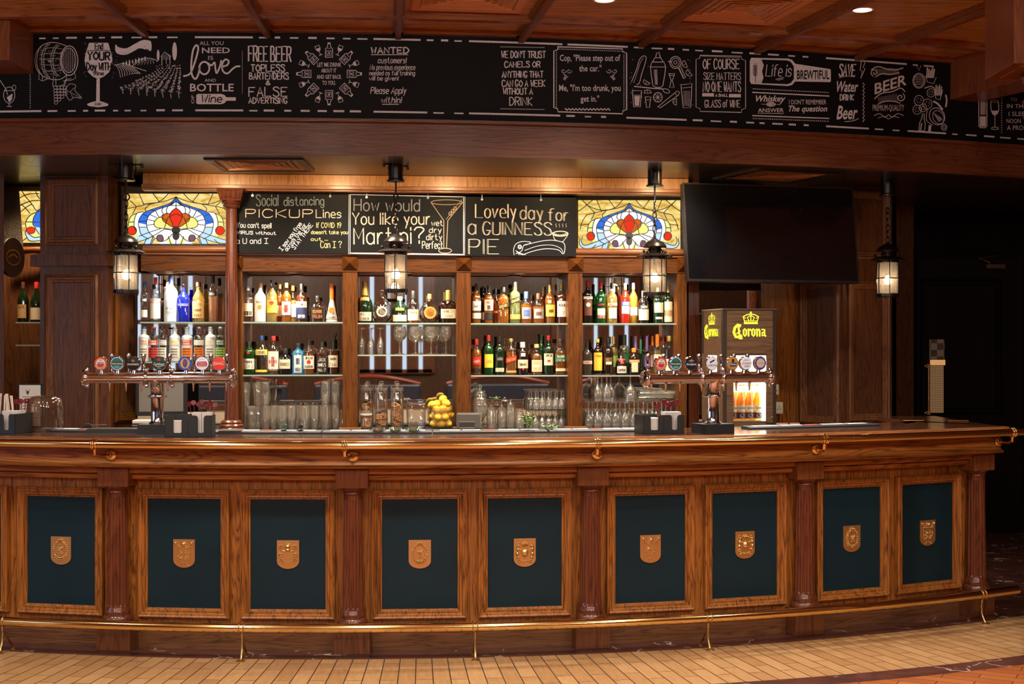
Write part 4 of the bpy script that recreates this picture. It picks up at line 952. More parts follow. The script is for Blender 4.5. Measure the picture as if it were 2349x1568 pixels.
def make_bottle(loc, h, R, kind='s', gl='clear', liq=None, cap='K', caph=.10, labels=(), label='', group=None, name='spirit_bottle', rz=None, sq=0, pourer=False):
    """labels: (z0, z1, colour, half angle, text, text colour[, slant])"""
    r = T(name, label, 'bottle', loc, YAW if rz is None else rz, group)
    prof = bottle_profile(kind, h, R); cz = h * (1 - caph)
    body = [p for p in prof if p[1] <= cz + 1e-6]; nr = prof[-1][0]
    if sq:
        def sec(t, z):
            k = min(max((.72 - z / h) / .10, 0), 1); q = 1 / ((abs(cos(t)) ** sq + abs(sin(t)) ** sq) ** (1. / sq)); return 1 + (q - 1) * k
    else: sec = None
    mb = MB(); mb.lathe(body + [(nr, cz)], 28 if sq else 22, sec=sec); mb.build('glass_body', GB[gl], r, world=False)
    if liq:
        lv, lc = liq; top = lv * h
        P = [(a * .93, max(z, .004)) for a, z in prof if z < top]
        for (a, z), (b, w) in zip(prof, prof[1:]):
            if z < top <= w: P.append(((a + (b - a) * (top - z) / (w - z)) * .93, top))
        P.append((0, top)); mb = MB(); mb.lathe(P, 20, sec=sec); mb.build('liquid', LQ[lc], r, world=False)
    mb = MB(); q = nr * 1.14; mb.lathe([(q, cz), (q, h - .004), (q * .9, h), (0, h)], 16)
    if pourer: mb.tube([(0, 0, h - .002), (.002, 0, h + .02), (.012, 0, h + .045)], .0035, 6)
    mb.build('cap', LM[cap] if cap != 'X' else GLASS, r, world=False)
    def rad(z):
        for (a, y0), (b, y1) in zip(prof, prof[1:]):
            if y0 <= z <= y1 and y1 > y0: return a + (b - a) * (z - y0) / (y1 - y0)
        return R
    for L in labels:
        z0, z1, lc, ha, txt, tcx = L[:6]; shear = L[6] if len(L) > 6 else 0.
        z0 *= h; z1 *= h; mb = MB(); vs = []; fs = []; nz, nt_ = 4, 12
        def pt(f, z, e):
            t = -pi / 2 + f * ha; k = sec(t, z) if sec else 1.; a = (rad(z) + e) * k; return Vector((a * cos(t), a * sin(t), z))
        if ha == 0:         # round medallion facing out
            cy = (z0 + z1) / 2; rr = (z1 - z0) / 2
            mb.add([Vector((rr * cos(2 * pi * i / 20), -rad(cy) - .002, cy + rr * sin(2 * pi * i / 20))) for i in range(20)], [tuple(range(20))])
        else:
            for i in range(nz + 1):
                for j in range(nt_ + 1): f = j / nt_ * 2 - 1; vs.append(pt(f, z0 + (z1 - z0) * i / nz + shear * f * h, .0007))
            for i in range(nz):
                for j in range(nt_): a = i * (nt_ + 1) + j; fs.append((a, a + 1, a + nt_ + 2, a + nt_ + 1))
            mb.add(vs, fs, True)
        lb = mb.build('label', LM[lc], r, world=False)
        if txt:
            def sf(x, y, l):
                if ha == 0: return Vector((x * R, -rad((z0 + z1) / 2) - .003, y))
                return pt(x, y + shear * x * h, .0014)
            a = Art(sf); lines = txt.split('/'); n = len(lines); hh = (z1 - z0) / n
            for i, s_ in enumerate(lines):
                ln, tw = stroke_text(s_); y0 = z1 - hh * (i + .84); ch = min(hh * .62, .020); xw = min(.80, .60 / ha) if ha else .55
                xw = min(xw, .055 * tw); y0 += (hh * .66 - ch) * .45
                for P in ln:
                    q = [((x / tw * 2 - 1) * xw, y0 + y / 6 * ch) for x, y in P]
                    for (ax, ay), (bx, by) in zip(q, q[1:]):
                        dx, dy = (bx - ax) * R, by - ay; Ln = sqrt(dx * dx + dy * dy)
                        if Ln < 1e-6: continue
                        w = .0009; nx, ny = -dy / Ln * w, dx / Ln * w
                        a.mb.add([sf(ax + nx / R, ay + ny, 0), sf(ax - nx / R, ay - ny, 0), sf(bx - nx / R, by - ny, 0), sf(bx + nx / R, by + ny, 0)], [(0, 1, 2, 3)])
            a.mb.build('lettering', LM[tcx], lb, world=False)
    return r
ORD = ['first', 'second', 'third', 'fourth', 'fifth', 'sixth', 'seventh', 'eighth', 'ninth', 'tenth', 'eleventh', 'twelfth', 'thirteenth', 'fourteenth', 'fifteenth', 'sixteenth']
def shelf_row(bay, k, base_py, items, v=.115):
    z = SHZ[bay, k]; items = sorted(items, key=lambda t: t[0])
    for n, it in enumerate(items):
        px, top, w, kind, gl, liq, cap, caph, labels, desc = it[:10]; kw = it[10] if len(it) > 10 else {}
        vv = kw.pop('v', v); u = ux(px, vv); d = BB(u, vv, 0).y
        h = (base_py - top) / F * BB(u, 0, 0).y; R = w / 2 / F * d
        make_bottle(BB(u, vv, z + .0005), h, R, kind, gl, liq, cap, caph, labels, '%s, %s from left on %s shelf under %s' % (desc, ORD[n], ('upper', 'lower')[k], names[bay]),
                    'bottles on the %s shelf under the %s' % (('upper', 'lower')[k], names[bay]), **kw)
H1 = 1.15
shelf_row(0, 0, 737, [
 (332, 644, 19, 'v', 'clear', None, 'B', .12, [(.50, .60, 'K', 1.1, 'SMIRNOFF', 'W'), (.12, .30, 'W', .8, '', 'K')], 'blue-capped clear bottle'),
 (357, 633, 24, 's', 'clear', None, 'R', .16, [(.08, .52, 'W', 1.2, '', 'K'), (.42, .50, 'R', 1.2, 'STOLICHNAYA', 'W')], 'red-capped clear bottle'),
 (392, 629, 31, 's', 'frost', None, 'B', .17, [(.16, .34, 'W', 1.1, 'GREY GOOSE/VODKA', 'B'), (.34, .46, 'L', .7, '', 'B')], 'tall frosted bottle'),
 (421, 650, 29, 's', 'cobalt', None, 'X', .08, [(.42, .50, 'B', .9, 'Haku', 'D')], 'cobalt blue bottle', dict(sq=5)),
 (455, 644, 28, 'k', 'clear', (.86, 'pale'), 'M', .12, [(.10, .52, 'T', 1.15, "Tito's/Handmade/VODKA", 'M')], 'tan-labelled clear bottle'),
 (488, 629, 20, 't', 'clear', (.62, 'pink'), 'K', .17, [(.56, .66, 'K', 1.1, 'Belvedere', 'S')], 'tall slim pink-tinted bottle')])
ABS = lambda col, txt: [(.48, .60, 'W', .95, '', col), (.50, .60, col, .9, txt, 'W'), (.12, .44, 'W', .8, 'aaaaaaaa/aaaaaaa/aaaaaaaa/aaaaa', col)]
def AB(px, g, body, cap, c, txt, desc): return (px, 748, 26, 'v', g, None, cap, .05, [(.47, .62, c if body else 'W', 1.0, txt, 'W' if body else c), (.10, .40, body or 'W', .9, 'aaaaaaaaaa/aaaaaaaa/aaaaaaaaa/aaaaaa', 'K')], desc)
shelf_row(0, 1, 828, [AB(331, 'frost', None, 'B', 'R', 'ABSOLUT/PEPPAR', 'orange-lettered frosted bottle'), AB(352, 'clear', 'R', 'R', 'R', 'ABSOLUT/RASPBERRI', 'red-labelled clear bottle'), AB(372, 'clear', None, 'K', 'B', 'ABSOLUT/VODKA', 'blue-lettered clear bottle'),
 AB(401, 'frost', None, 'S', 'Y', 'ABSOLUT/CITRON', 'yellow-lettered frosted bottle'), AB(429, 'frost', 'O', 'S', 'R', 'ABSOLUT/MANDRIN', 'orange-red frosted bottle'), AB(457, 'clear', 'O', 'S', 'W', 'ABSOLUT/APEACH', 'orange clear bottle'),
 AB(483, 'frost', None, 'S', 'C', 'ABSOLUT/VANILIA', 'cream-lettered frosted bottle'), AB(506, 'clear', 'E', 'S', 'G', 'ABSOLUT/PEARS', 'lime-green labelled bottle')])
shelf_row(1, 0, 737, [
 (569, 653, 25, 's', 'clear', None, 'W', .13, [(.16, .52, 'C', 1.1, '', 'M'), (.18, .30, 'K', .8, '', 'W')], 'white-capped clear bottle'),
 (597, 646, 27, 's', 'white', None, 'T', .12, [(.46, .56, 'W', 1.1, 'MALIBU', 'M'), (.32, .44, 'O', 0, '', 'Y')], 'opaque white coconut-rum bottle'),
 (624, 639, 24, 's', 'clear', (.80, 'pale'), 'K', .06, [(.22, .52, 'Y', 1.2, 'Havana/Club/3', 'R'), (.40, .50, 'R', 0, '', 'W')], 'yellow-labelled pale rum bottle'),
 (642, 648, 22, 's', 'clear', (.78, 'amb'), 'D', .12, [(.16, .44, 'W', 1.1, '', 'R')], 'gold-capped bottle partly hidden', dict(v=.19)),
 (657, 646, 24, 's', 'clear', (.80, 'amb'), 'D', .12, [(.18, .52, 'W', 1.0, 'Captain', 'M'), (.24, .44, 'R', .35, '', 'K')], 'white-labelled amber rum bottle'),
 (672, 651, 22, 's', 'clear', (.6, 'pale'), 'O', .14, [(.14, .50, 'W', 1.1, '', 'K')], 'orange-capped bottle partly hidden', dict(v=.19)),
 (692, 648, 26, 's', 'clear', (.70, 'dark'), 'K', .18, [(.38, .54, 'W', 1.15, "LAMBS", 'K'), (.08, .38, 'N', 1.15, '/NAVY RUM', 'W')], 'navy-labelled dark rum bottle'),
 (729, 676, 31, 'm', 'clear', (.30, 'dark'), 'K', .17, [(.12, .50, 'K', .9, 'OLD MONK/RUM', 'O')], 'squat dark rum bottle', dict(sq=4)),
 (761, 647, 28, 's', 'white', None, 'O', .42, [(.22, .38, 'O', 0, '', 'W'), (.08, .16, 'W', 1.0, 'PEACHTREE', 'K')], 'white bottle with orange neck')])
shelf_row(1, 1, 858, [
 (571, 782, 29, 'v', 'green', None, 'K', .12, [(.16, .48, 'W', 1.1, 'Tanqueray/GIN', 'K'), (.62, .70, 'R', 0, '', 'W')], 'green gin bottle with red seal'),
 (600, 768, 27, 's', 'clear', None, 'B', .12, [(.50, .64, 'Y', 1.15, "GORDON'S", 'B'), (.06, .12, 'Y', 1.1, '', 'K')], 'yellow-banded clear gin bottle', dict(sq=4)),
 (627, 769, 25, 'k', 'clear', None, 'R', .13, [(.10, .60, 'W', 1.0, 'BEEFEATER', 'R'), (.20, .46, 'R', .25, '', 'K'), (.10, .14, 'K', 1., '', 'W')], 'clear gin bottle with red figure', dict(sq=5)),
 (654, 798, 30, 'k', 'black', None, 'K', .2, [(.22, .58, 'C', .8, "HENDRICK'S", 'K')], 'squat black gin bottle', dict(sq=3)),
 (684, 786, 27, 'v', 'blue', None, 'K', .13, [(.06, .62, 'W', .55, '', 'B'), (.32, .52, 'B', .3, '', 'W'), (.08, .22, 'S', .5, 'BOMBAY', 'B')], 'pale blue square gin bottle', dict(sq=6)),
 (709, 779, 24, 'v', 'clear', (.60, 'amb'), 'K', .14, [(.16, .54, 'W', 1.0, 'JIM BEAM/ /BOURBON', 'K'), (.30, .42, 'R', 0, '', 'W')], 'white-labelled bourbon bottle', dict(sq=5)),
 (739, 782, 25, 'v', 'clear', (.58, 'dark'), 'K', .16, [(.06, .52, 'K', 1.0, "JACK/DANIEL'S/No. 7", 'W')], 'black-labelled whiskey bottle', dict(sq=6)),
 (764, 777, 24, 'v', 'clear', (.66, 'dark'), 'K', .28, [(.20, .54, 'C', 1.1, 'Canadian/Club', 'K')], 'cream-labelled whisky with pourer', dict(pourer=True))])
shelf_row(2, 0, 737.5, [
 (837, 641, 33, 'c', 'dgreen', None, 'D', .34, [(.05, .26, 'C', 1.1, 'MOET &/CHANDON', 'K'), (.54, .62, 'O', .8, '', 'K')], 'gold-foiled champagne bottle'),
 (876, 661, 46, 'r', 'clear', (.22, 'dark'), 'X', .1, [(.18, .50, 'W', 0, '', 'D'), (.22, .46, 'M', 0, 'XO', 'D')], 'round cognac decanter with red medallion'),
 (917, 676, 35, 'b', 'dgreen', None, 'C', .14, [(.06, .30, 'C', 1.1, '', 'K'), (.46, .56, 'D', .6, '', 'K')], 'dark green liqueur bottle'),
 (948, 663, 28, 'b', 'clear', (.10, 'amb'), 'K', .24, [(.08, .42, 'C', 1.1, 'Hennessy/ ', 'M')], 'cream-labelled clear cognac bottle'),
 (986, 670, 46, 'r', 'clear', (.30, 'dark'), 'D', .18, [(.14, .56, 'D', 0, '', 'K'), (.20, .50, 'O', 0, '', 'K')], 'round decanter with gold medallion'),
 (1028, 661, 36, 'b', 'brown', None, 'D', .30, [(.14, .42, 'C', .9, 'HENNESSY/COGNAC', 'K')], 'dark gold-topped cognac bottle', dict(sq=4))])
shelf_row(3, 0, 738, [
 (1093, 646, 22, 's', 'clear', (.80, 'amb'), 'M', .14, [(.32, .56, 'W', 1.1, "Dewar's", 'M'), (.12, .26, 'W', 1.1, '', 'K')], 'white-labelled amber whisky bottle'),
 (1108, 651, 18, 's', 'brown', None, 'K', .14, [(.1, .3, 'C', 1., '', 'K')], 'dark bottle partly hidden', dict(v=.2)),
 (1121, 650, 22, 's', 'clear', (.75, 'amb'), 'K', .16, [(.34, .62, 'C', 1.1, 'FAMOUS/ ', 'R'), (.36, .48, 'M', .35, '', 'K'), (.10, .28, 'K', 1.1, '', 'W')], 'cream-labelled whisky with game bird'),
 (1137, 656, 17, 's', 'clear', (.6, 'amb'), 'K', .14, [(.3, .36, 'W', .5, '', 'K')], 'slim amber bottle partly hidden', dict(v=.2)),
 (1154, 654, 26, 'v', 'clear', (.80, 'amb'), 'K', .14, [(.42, .54, 'K', 1.0, 'BLACK LABEL', 'D', .05)], 'square amber bottle with slanted black label', dict(sq=6)),
 (1181, 642, 24, 'v', 'sage', (.72, 'pale'), 'K', .10, [(.50, .62, 'K', 1.0, 'Green Label', 'D', .05), (.10, .22, 'D', .9, '', 'K')], 'greenish bottle with slanted black label', dict(sq=6)),
 (1207, 664, 27, 'm', 'clear', (.60, 'amb'), 'B', .22, [(.14, .50, 'S', .9, '', 'D'), (.22, .42, 'B', .5, 'XV', 'D')], 'blue-capped whisky with silver crest'),
 (1235, 668, 28, 'm', 'clear', (.56, 'amb'), 'M', .20, [(.16, .48, 'S', .9, '12', 'M'), (.26, .38, 'M', .5, '', 'D')], 'maroon-capped whisky with silver crest'),
 (1262, 648, 24, 's', 'clear', (.80, 'amb'), 'D', .18, [(.18, .48, 'Y', 1.05, 'GLENMORANGIE', 'M'), (.26, .34, 'O', .3, '', 'K')], 'yellow-labelled amber whisky bottle'),
 (1288, 642, 24, 's', 'clear', (.72, 'dark'), 'D', .16, [(.16, .54, 'W', 1.05, 'MACALLAN/12', 'K')], 'white-labelled tall whisky bottle')])
shelf_row(3, 1, 858, [
 (1093, 775, 25, 'b', 'clear', (.72, 'amb'), 'R', .16, [(.28, .50, 'R', .9, "Grant's", 'W'), (.08, .18, 'K', .9, '', 'R')], 'red-labelled amber whisky bottle'),
 (1121, 766, 23, 's', 'green', None, 'R', .14, [(.18, .52, 'Y', 1.0, 'J&B', 'R')], 'green bottle with yellow label'),
 (1146, 769, 23, 's', 'dgreen', None, 'K', .17, [(.08, .18, 'C', 1.0, '12', 'K'), (.36, .48, 'K', .9, 'Glenfiddich', 'S')], 'dark green whisky bottle'),
 (1172, 774, 25, 'v', 'clear', (.64, 'amb'), 'D', .08, [(.36, .50, 'R', 1.0, 'Red Label', 'D', .05), (.06, .12, 'D', .9, '', 'K')], 'square bottle with slanted red label', dict(sq=6)),
 (1199, 782, 26, 'v', 'brown', None, 'W', .17, [(.20, .46, 'C', 1.1, "Ballantine's", 'M'), (.14, .20, 'R', 0, '', 'W'), (.56, .66, 'W', .4, '', 'K')], 'dark brown bottle with cream label'),
 (1231, 787, 27, 'k', 'clear', (.66, 'amb'), 'T', .12, [(.10, .48, 'C', 1.05, 'MONKEY/SHOULDER', 'T')], 'squat amber bottle with cream label'),
 (1242, 763, 16, 's', 'green', None, 'G', .2, [], 'slender green bottle partly hidden', dict(v=.21)),
 (1258, 767, 24, 's', 'dgreen', None, 'R', .12, [(.24, .54, 'C', 1.05, 'JAMESON/ / ', 'K'), (.32, .38, 'R', .3, '', 'K')], 'green whiskey bottle with cream label'),
 (1285, 775, 26, 'v', 'clear', (.66, 'amb'), 'M', .12, [(.36, .56, 'G', 1.05, 'TULLAMORE/DEW', 'W'), (.10, .18, 'C', .8, '', 'K')], 'amber whiskey with dark green label', dict(sq=4))])
shelf_row(4, 0, 738, [
 (1348, 638, 24, 's', 'black', None, 'R', .17, [(.56, .62, 'W', 1.0, 'CARPANO', 'R'), (.18, .54, 'M', .8, '', 'C'), (.38, .48, 'C', 0, '', 'K')], 'black vermouth bottle with red cap'),
 (1378, 642, 24, 's', 'green', None, 'R', .16, [(.42, .48, 'K', .9, 'MARTINI', 'R'), (.12, .36, 'W', .8, '', 'K'), (.12, .2, 'R', .8, '', 'K')], 'bright green vermouth bottle'),
 (1404, 644, 25, 's', 'clear', (.78, 'pale'), 'K', .15, [(.44, .50, 'W', 1.0, 'MARTINI', 'K'), (.12, .38, 'W', .8, '', 'K')], 'pale yellow vermouth bottle'),
 (1434, 645, 22, 's', 'red', None, 'D', .16, [(.44, .54, 'B', 1.05, 'CAMPARI', 'W'), (.24, .43, 'W', .9, '', 'K')], 'bright red aperitif bottle'),
 (1453, 643, 20, 's', 'yellow', None, 'L', .16, [(.20, .40, 'W', .9, '', 'K')], 'yellow bottle with pale blue cap', dict(v=.17)),
 (1476, 662, 25, 's', 'black', None, 'S', .2, [(.44, .56, 'K', 1.1, 'CAMPARI', 'W'), (.10, .43, 'C', 1.1, '', 'K')], 'dark bottle with cream label'),
 (1510, 655, 24, 's', 'dgreen', None, 'W', .15, [(.30, .58, 'C', 1.0, '', 'K'), (.12, .18, 'W', .7, '', 'K')], 'green wine bottle with cream label'),
 (1532, 648, 22, 's', 'dgreen', None, 'T', .2, [(.04, .56, 'C', 1.0, ' / ', 'K'), (.18, .34, 'T', 1.0, '', 'K')], 'dark bottle with picture label')])
shelf_row(4, 1, 858, [
 (1347, 784, 24, 's', 'greyg', None, 'K', .14, [(.34, .44, 'W', 1.05, 'SAMBUCA', 'R')], 'grey clear bottle with red band'),
 (1371, 775, 22, 's', 'brown', None, 'Y', .1, [(.12, .62, 'Y', 1.0, 'Kahlua/ / ', 'R')], 'dark coffee liqueur with yellow label'),
 (1395, 773, 24, 's', 'brown', None, 'K', .2, [(.36, .48, 'M', 1.0, 'BAILEYS', 'D'), (.28, .36, 'C', .6, '', 'K')], 'dark brown cream liqueur bottle'),
 (1425, 791, 27, 'g', 'brown', None, 'M', .10, [(.06, .30, 'W', .9, 'Grand Marnier', 'M'), (.50, .56, 'R', 1.4, '', 'K'), (.38, .50, 'R', .3, '', 'K')], 'round brown bottle with red ribbon'),
 (1454, 796, 24, 'v', 'brown', None, 'O', .16, [(.10, .46, 'C', .55, '', 'K'), (.46, .56, 'T', 1.0, '', 'K')], 'square brown bottle with orange cap', dict(sq=6)),
 (1387, 770, 20, 's', 'clear', None, 'M', .24, [(.3, .5, 'R', 1., '', 'K')], 'pink-topped bottle at the back', dict(v=.21)),
 (1407, 769, 22, 's', 'clear', (.7, 'pale'), 'D', .2, [(.2, .5, 'E', 1., '', 'K')], 'pale bottle at the back', dict(v=.21)),
 (1432, 765, 26, 'k', 'sage', None, 'K', .26, [(.3, .52, 'G', 1., '', 'K')], 'broad grey-green bottle at the back', dict(v=.21)),
 (1458, 768, 20, 's', 'clear', None, 'P', .34, [(.2, .5, 'P', 1., '', 'W')], 'purple-topped bottle at the back', dict(v=.21)),
 (1470, 776, 16, 's', 'dgreen', None, 'G', .4, [], 'slim green bottle at the back', dict(v=.17)),
 (1484, 768, 20, 's', 'clear', None, 'P', .36, [(.2, .5, 'P', 1., '', 'W')], 'violet-topped bottle at the back', dict(v=.2)),
 (1497, 768, 18, 's', 'clear', (.6, 'amb'), 'O', .24, [(.2, .5, 'T', 1., '', 'W')], 'orange-topped amber bottle at back', dict(v=.21)),
 (1508, 764, 22, 'v', 'clear', (.6, 'pale'), 'O', .3, [(.2, .5, 'W', 1., '', 'W')], 'bright orange-capped bottle at back', dict(v=.16)),
 (1522, 769, 18, 's', 'clear', None, 'R', .2, [(.2, .5, 'R', 1., '', 'W')], 'red-topped bottle at the back', dict(v=.21)),
 (1535, 768, 26, 'v', 'clear', None, 'D', .14, [(.1, .4, 'W', .9, '', 'K')], 'wide clear gold-capped bottle', dict(v=.16))])
# two wine bottles in the far left niche
for px, w, lab, ll, cp in ((53, 25, 'wine bottle with tan label, left of two in the far left niche', [(.10, .44, 'T', .9, 'B8/ / ', 'K')], 'M'), (84, 27, 'red-capped wine bottle beside the left panelled post', [(.06, .36, 'C', 1.0, '', 'K')], 'R')):
    p = atd(px, 738, 9.42); z = atd(66, 738, 9.32).z
    make_bottle((p.x, 9.42, z), .275, w / 2 / F * 9.42, 'c' if cp == 'R' else 'b', 'dgreen', None, cp, .16, ll, lab, 'wine bottles in the niche', 'wine_bottle', 0.)
# ------------------------------------------------------------------ glassware on the back counter
def gmesh(name, prof, seg=20, mat=None):
    mb = MB(); mb.lathe(prof, seg); return mb, name, mat or GLASSD
PINT = [(0, .010), (.027, .010), (.036, .158), (.0375, .160), (.0385, .158), (.030, 0), (0, 0)]
TULIP = [(0, .014), (.018, .014), (.028, .05), (.0325, .10), (.029, .145), (.0325, .162), (.0345, .162), (.031, .145), (.0345, .10), (.030, .05), (.024, .012), (.026, 0), (0, 0)]
def stem_up(h, bowl, foot, rim, hs=.42):      # standing the right way up, prof from bottom centre to inside bottom of the bowl
    z0 = h * hs
    return [(0, 0), (foot, 0), (foot, .002), (.010, .006), (.005, .018), (.005, z0 - .012), (.010, z0), (bowl * .72, z0 + (h - z0) * .18), (bowl, z0 + (h - z0) * .45), (rim + .001, h), (rim, h), (bowl * .97, z0 + (h - z0) * .45), (bowl * .66, z0 + (h - z0) * .18), (0, z0 + .006)]
def flip(P): h = max(z for r, z in P); return [(r, h - z) for r, z in P][::-1]
WINE = flip(stem_up(.185, .034, .031, .028)); FLUTE = flip(stem_up(.182, .0245, .027, .020, .40)); SHOT = flip(stem_up(.125, .025, .022, .022, .45))
BALLOON = stem_up(.190, .0495, .034, .038, .46)
MASTER = {}
def put(kind, prof, loc, label, group, name, seg=18, rz=0., tilt=None):
    if kind not in MASTER:
        mb = MB(); mb.lathe(prof, seg); o = mb.build(name, GLASSD, None); MASTER[kind] = o
    else:
        o = MASTER[kind].copy(); COL.objects.link(o)
    o.location = loc; o.rotation_euler = (0, 0, rz)
    if tilt is not None: o.rotation_euler = tilt
    return tag(o, label, 'drinking glass', group)
def at_b(px, v): return BB(ux(px, v), v, 0)
# bay two: beer glasses in a lower row, more standing on them
low = [(563, 'p'), (577, 'p'), (592, 'p'), (609, 't'), (628, 't'), (647, 't'), (669, 't'), (698, 't'), (722, 't'), (746, 't'), (770, 't')]
for i, (px, k) in enumerate(low):
    p = at_b(px, .03 if i % 2 else .06); p.z = ZB
    put(k, PINT if k == 'p' else TULIP, p, 'clear beer glass, %s from left in the lower row under pickup-lines board' % ORD[i], 'beer glasses under the pickup-lines board', 'beer_glass')
for i, px in enumerate((569, 587, 604, 636, 658, 683, 710, 734, 758)):
    p = at_b(px, .15); p.z = ZB
    put('t', TULIP, p, 'clear beer glass, %s from left in the rear row under pickup-lines board' % ORD[i], 'beer glasses under the pickup-lines board', 'beer_glass')
for i, (px, k, z, v) in enumerate(((570, 'p', .160, .03), (592, 'p', .160, .03), (612, 't', .162, .055), (746, 't', .162, .03), (771, 't', .162, .06))):
    if k == 'p': p = at_b((563, 592)[i], (.06, .06)[i])
    else: p = at_b((609, 746, 770)[i - 2], (.03, .03, .06)[i - 2])
    p.z = ZB + z
    put(k, PINT if k == 'p' else TULIP, p, 'clear beer glass stacked on another, %s from left, under pickup-lines board' % ORD[i], 'stacked beer glasses', 'beer_glass')
# bay three, middle shelf: upturned flutes, balloon glasses
z = SHZ[2, 1] + .0005
for i, px in enumerate((829, 850, 872)):
    p = at_b(px, .10); p.z = z
    put('f', FLUTE, p, 'upturned champagne flute, %s from left on the shelf below the cognac' % ORD[i], 'champagne flutes', 'champagne_flute')
for i, (px, v) in enumerate(((917, .09), (953, .08), (966, .20), (989, .09), (1002, .21), (1023, .10))):
    p = at_b(px, v); p.z = z
    put('bal', BALLOON, p, 'balloon gin glass, %s from left on the shelf below the cognac' % ORD[i], 'balloon gin glasses', 'balloon_glass', 24)
# bay four: small stemmed glasses in two tiers, jars and a lidded goblet
def shot_tier(zb, tier, lab):
    n = 0
    for row, v in ((0, .06), (1, .125), (2, .19)):
        for c, px in enumerate((1214, 1229, 1244, 1259, 1274, 1288)):
            if row == 0 and c == 0 and tier == 1: continue
            n += 1; p = at_b(px + (row % 2) * 5, v); p.z = zb
            put('shot', SHOT, p, 'small upturned stemmed glass in the %s tier under the pie board' % lab, 'small glasses in the %s tier under the pie board' % lab, 'stemmed_glass', 14)
shot_tier(ZB, 0, 'lower')
mb = MB(); mb.bbox(ux(1206, .03), ux(1298, .03), .02, .24, ZB + .1255, ZB + .1315); tag(mb.build('glass_tray', SHELFG, None), 'thin glass tray carrying the upper tier of small stemmed glasses', 'tray')
shot_tier(ZB + .132, 1, 'upper')
for i, (px, h, r, v) in enumerate(((1127, .13, .033, .04), (1151, .125, .032, .06), (1171, .155, .030, .05), (1192, .10, .032, .045))):
    p = at_b(px, v); p.z = ZB
    t = T('storage_jar', 'small clear glass jar, %s from left beside the receipt printer' % ORD[i], 'jar', p, YAW, 'small jars under the pie board')
    mb = MB(); mb.lathe([(0, .006), (r - .003, .006), (r - .003, h * .80), (r * .82, h * .88), (r * .82, h), (r * .86, h), (r * .86, h * .88), (r, h * .80), (r, .004), (r - .003, 0), (0, 0)], 20); mb.build('jar_body', GLASSD, t, world=False)
    mb = MB(); mb.lathe([(r * .9, h + .0005), (r * .9, h + .012), (r * .4, h + .02), (.008, h + .024), (.010, h + .034), (0, h + .04)], 18)
    mb.build('lid', STEEL if i == 2 else GLASSD, t, world=False)
p = at_b(1101, .06); p.z = ZB
t = T('lidded_goblet', 'large lidded glass goblet on a short stem behind the receipt printer', 'goblet', p, YAW)
mb = MB(); mb.lathe([(0, 0), (.036, 0), (.036, .004), (.010, .012), (.008, .05), (.022, .062), (.050, .10), (.058, .15), (.050, .20), (.040, .215), (.038, .215), (.048, .20), (.055, .15), (.047, .102), (0, .066)], 24); mb.build('bowl', GLASSD, t, world=False)
mb = MB(); mb.lathe([(.044, .217), (.046, .224), (.030, .25), (.010, .262), (.009, .268), (.016, .278), (.017, .288), (.008, .300), (0, .302)], 20); mb.build('lid', GLASSD, t, world=False)
# bay five: a dense block of upturned wine glasses with more on top
n = 0
for row, v in enumerate((.03, .10, .17, .24)):
    for c, px in enumerate((1350, 1371, 1392, 1413, 1434, 1455, 1476, 1497, 1518, 1539)):
        p = at_b(px + (row % 2) * 9, v); p.z = ZB
        put('wine', WINE, p, 'upturned wine glass in the dense lower block under the right stained window', 'wine glasses under the right stained window', 'wine_glass', 16)
zt = ZB + .1855
for i, (px, v) in enumerate(((1371, .03), (1380, .10), (1392, .03), (1401, .10), (1371, .17))):
    p = at_b(px, v); p.z = zt
    put('wine', WINE, p, 'upturned wine glass standing on others under right stained window, %s from left' % ORD[i], 'upper wine glasses', 'wine_glass', 16)
p = at_b(1446, .07); p.z = zt
put('gob', flip(stem_up(.175, .044, .034, .040, .36)), p, 'single big upturned goblet atop the wine glasses', None, 'goblet', 22)
for i in range(5):
    c = at_b(1500 + i * 13, .08); c.z = zt + .0405
    put('tum', [(0, .010), (.027, .010), (.034, .10), (.036, .102), (.038, .10), (.030, 0), (0, 0)], c, 'ribbed tumbler lying on its side, %s of the nested row' % ORD[i], 'nested tumblers', 'tumbler', 18, tilt=(0, radians(-90), YAW))
# ------------------------------------------------------------------ jars of dried fruit, lemons
mb = MB(); mb.bbox(ux(806, -.1), ux(1062, -.1), -.16, .2, ZB, ZB + .006); tag(mb.build('bar_mat', plain('rubber_mat', (.018, .016, .015), .8, bump=.5, bscale=300), None), 'dark rubber mat under the jars of dried fruit', 'mat')
ZJ = ZB + .0065
RIND = plain('dried_rind', (.62, .30, .07), .6); PULP = plain('dried_pulp', (.22, .062, .012), .6, vary=.5, vscale=120.)
def jar(px, h, r, lab, v=.02, lid=True, band=False):
    p = at_b(px, v); p.z = ZJ
    t = T('storage_jar', lab, 'jar', p, YAW)
    mb = MB(); mb.lathe([(0, .006), (r - .003, .006), (r - .003, h * .88), (r * .86, h * .93), (r * .86, h), (r * .92, h), (r * .90, h * .93), (r, h * .88), (r, .004), (r - .003, 0), (0, 0)], 26); mb.build('jar_body', GLASS, t, world=False)
    if lid:
        mb = MB(); mb.lathe([(r * 1.0, h + .0005), (r * 1.03, h + .006), (r * 1.0, h + .014), (r * .5, h + .020), (.012, h + .022), (.011, h + .028), (.018, h + .036), (.017, h + .044), (.008, h + .05), (0, h + .051)], 24); mb.build('lid', GLASSD, t, world=False)
    if band:
        mb = MB(); mb.lathe([(r * .99, h - .016), (r * .99, h - .002), (r * .93, h - .002)], 24, cap=False); mb.build('lid_band', WHITE, t, world=False)
    return p
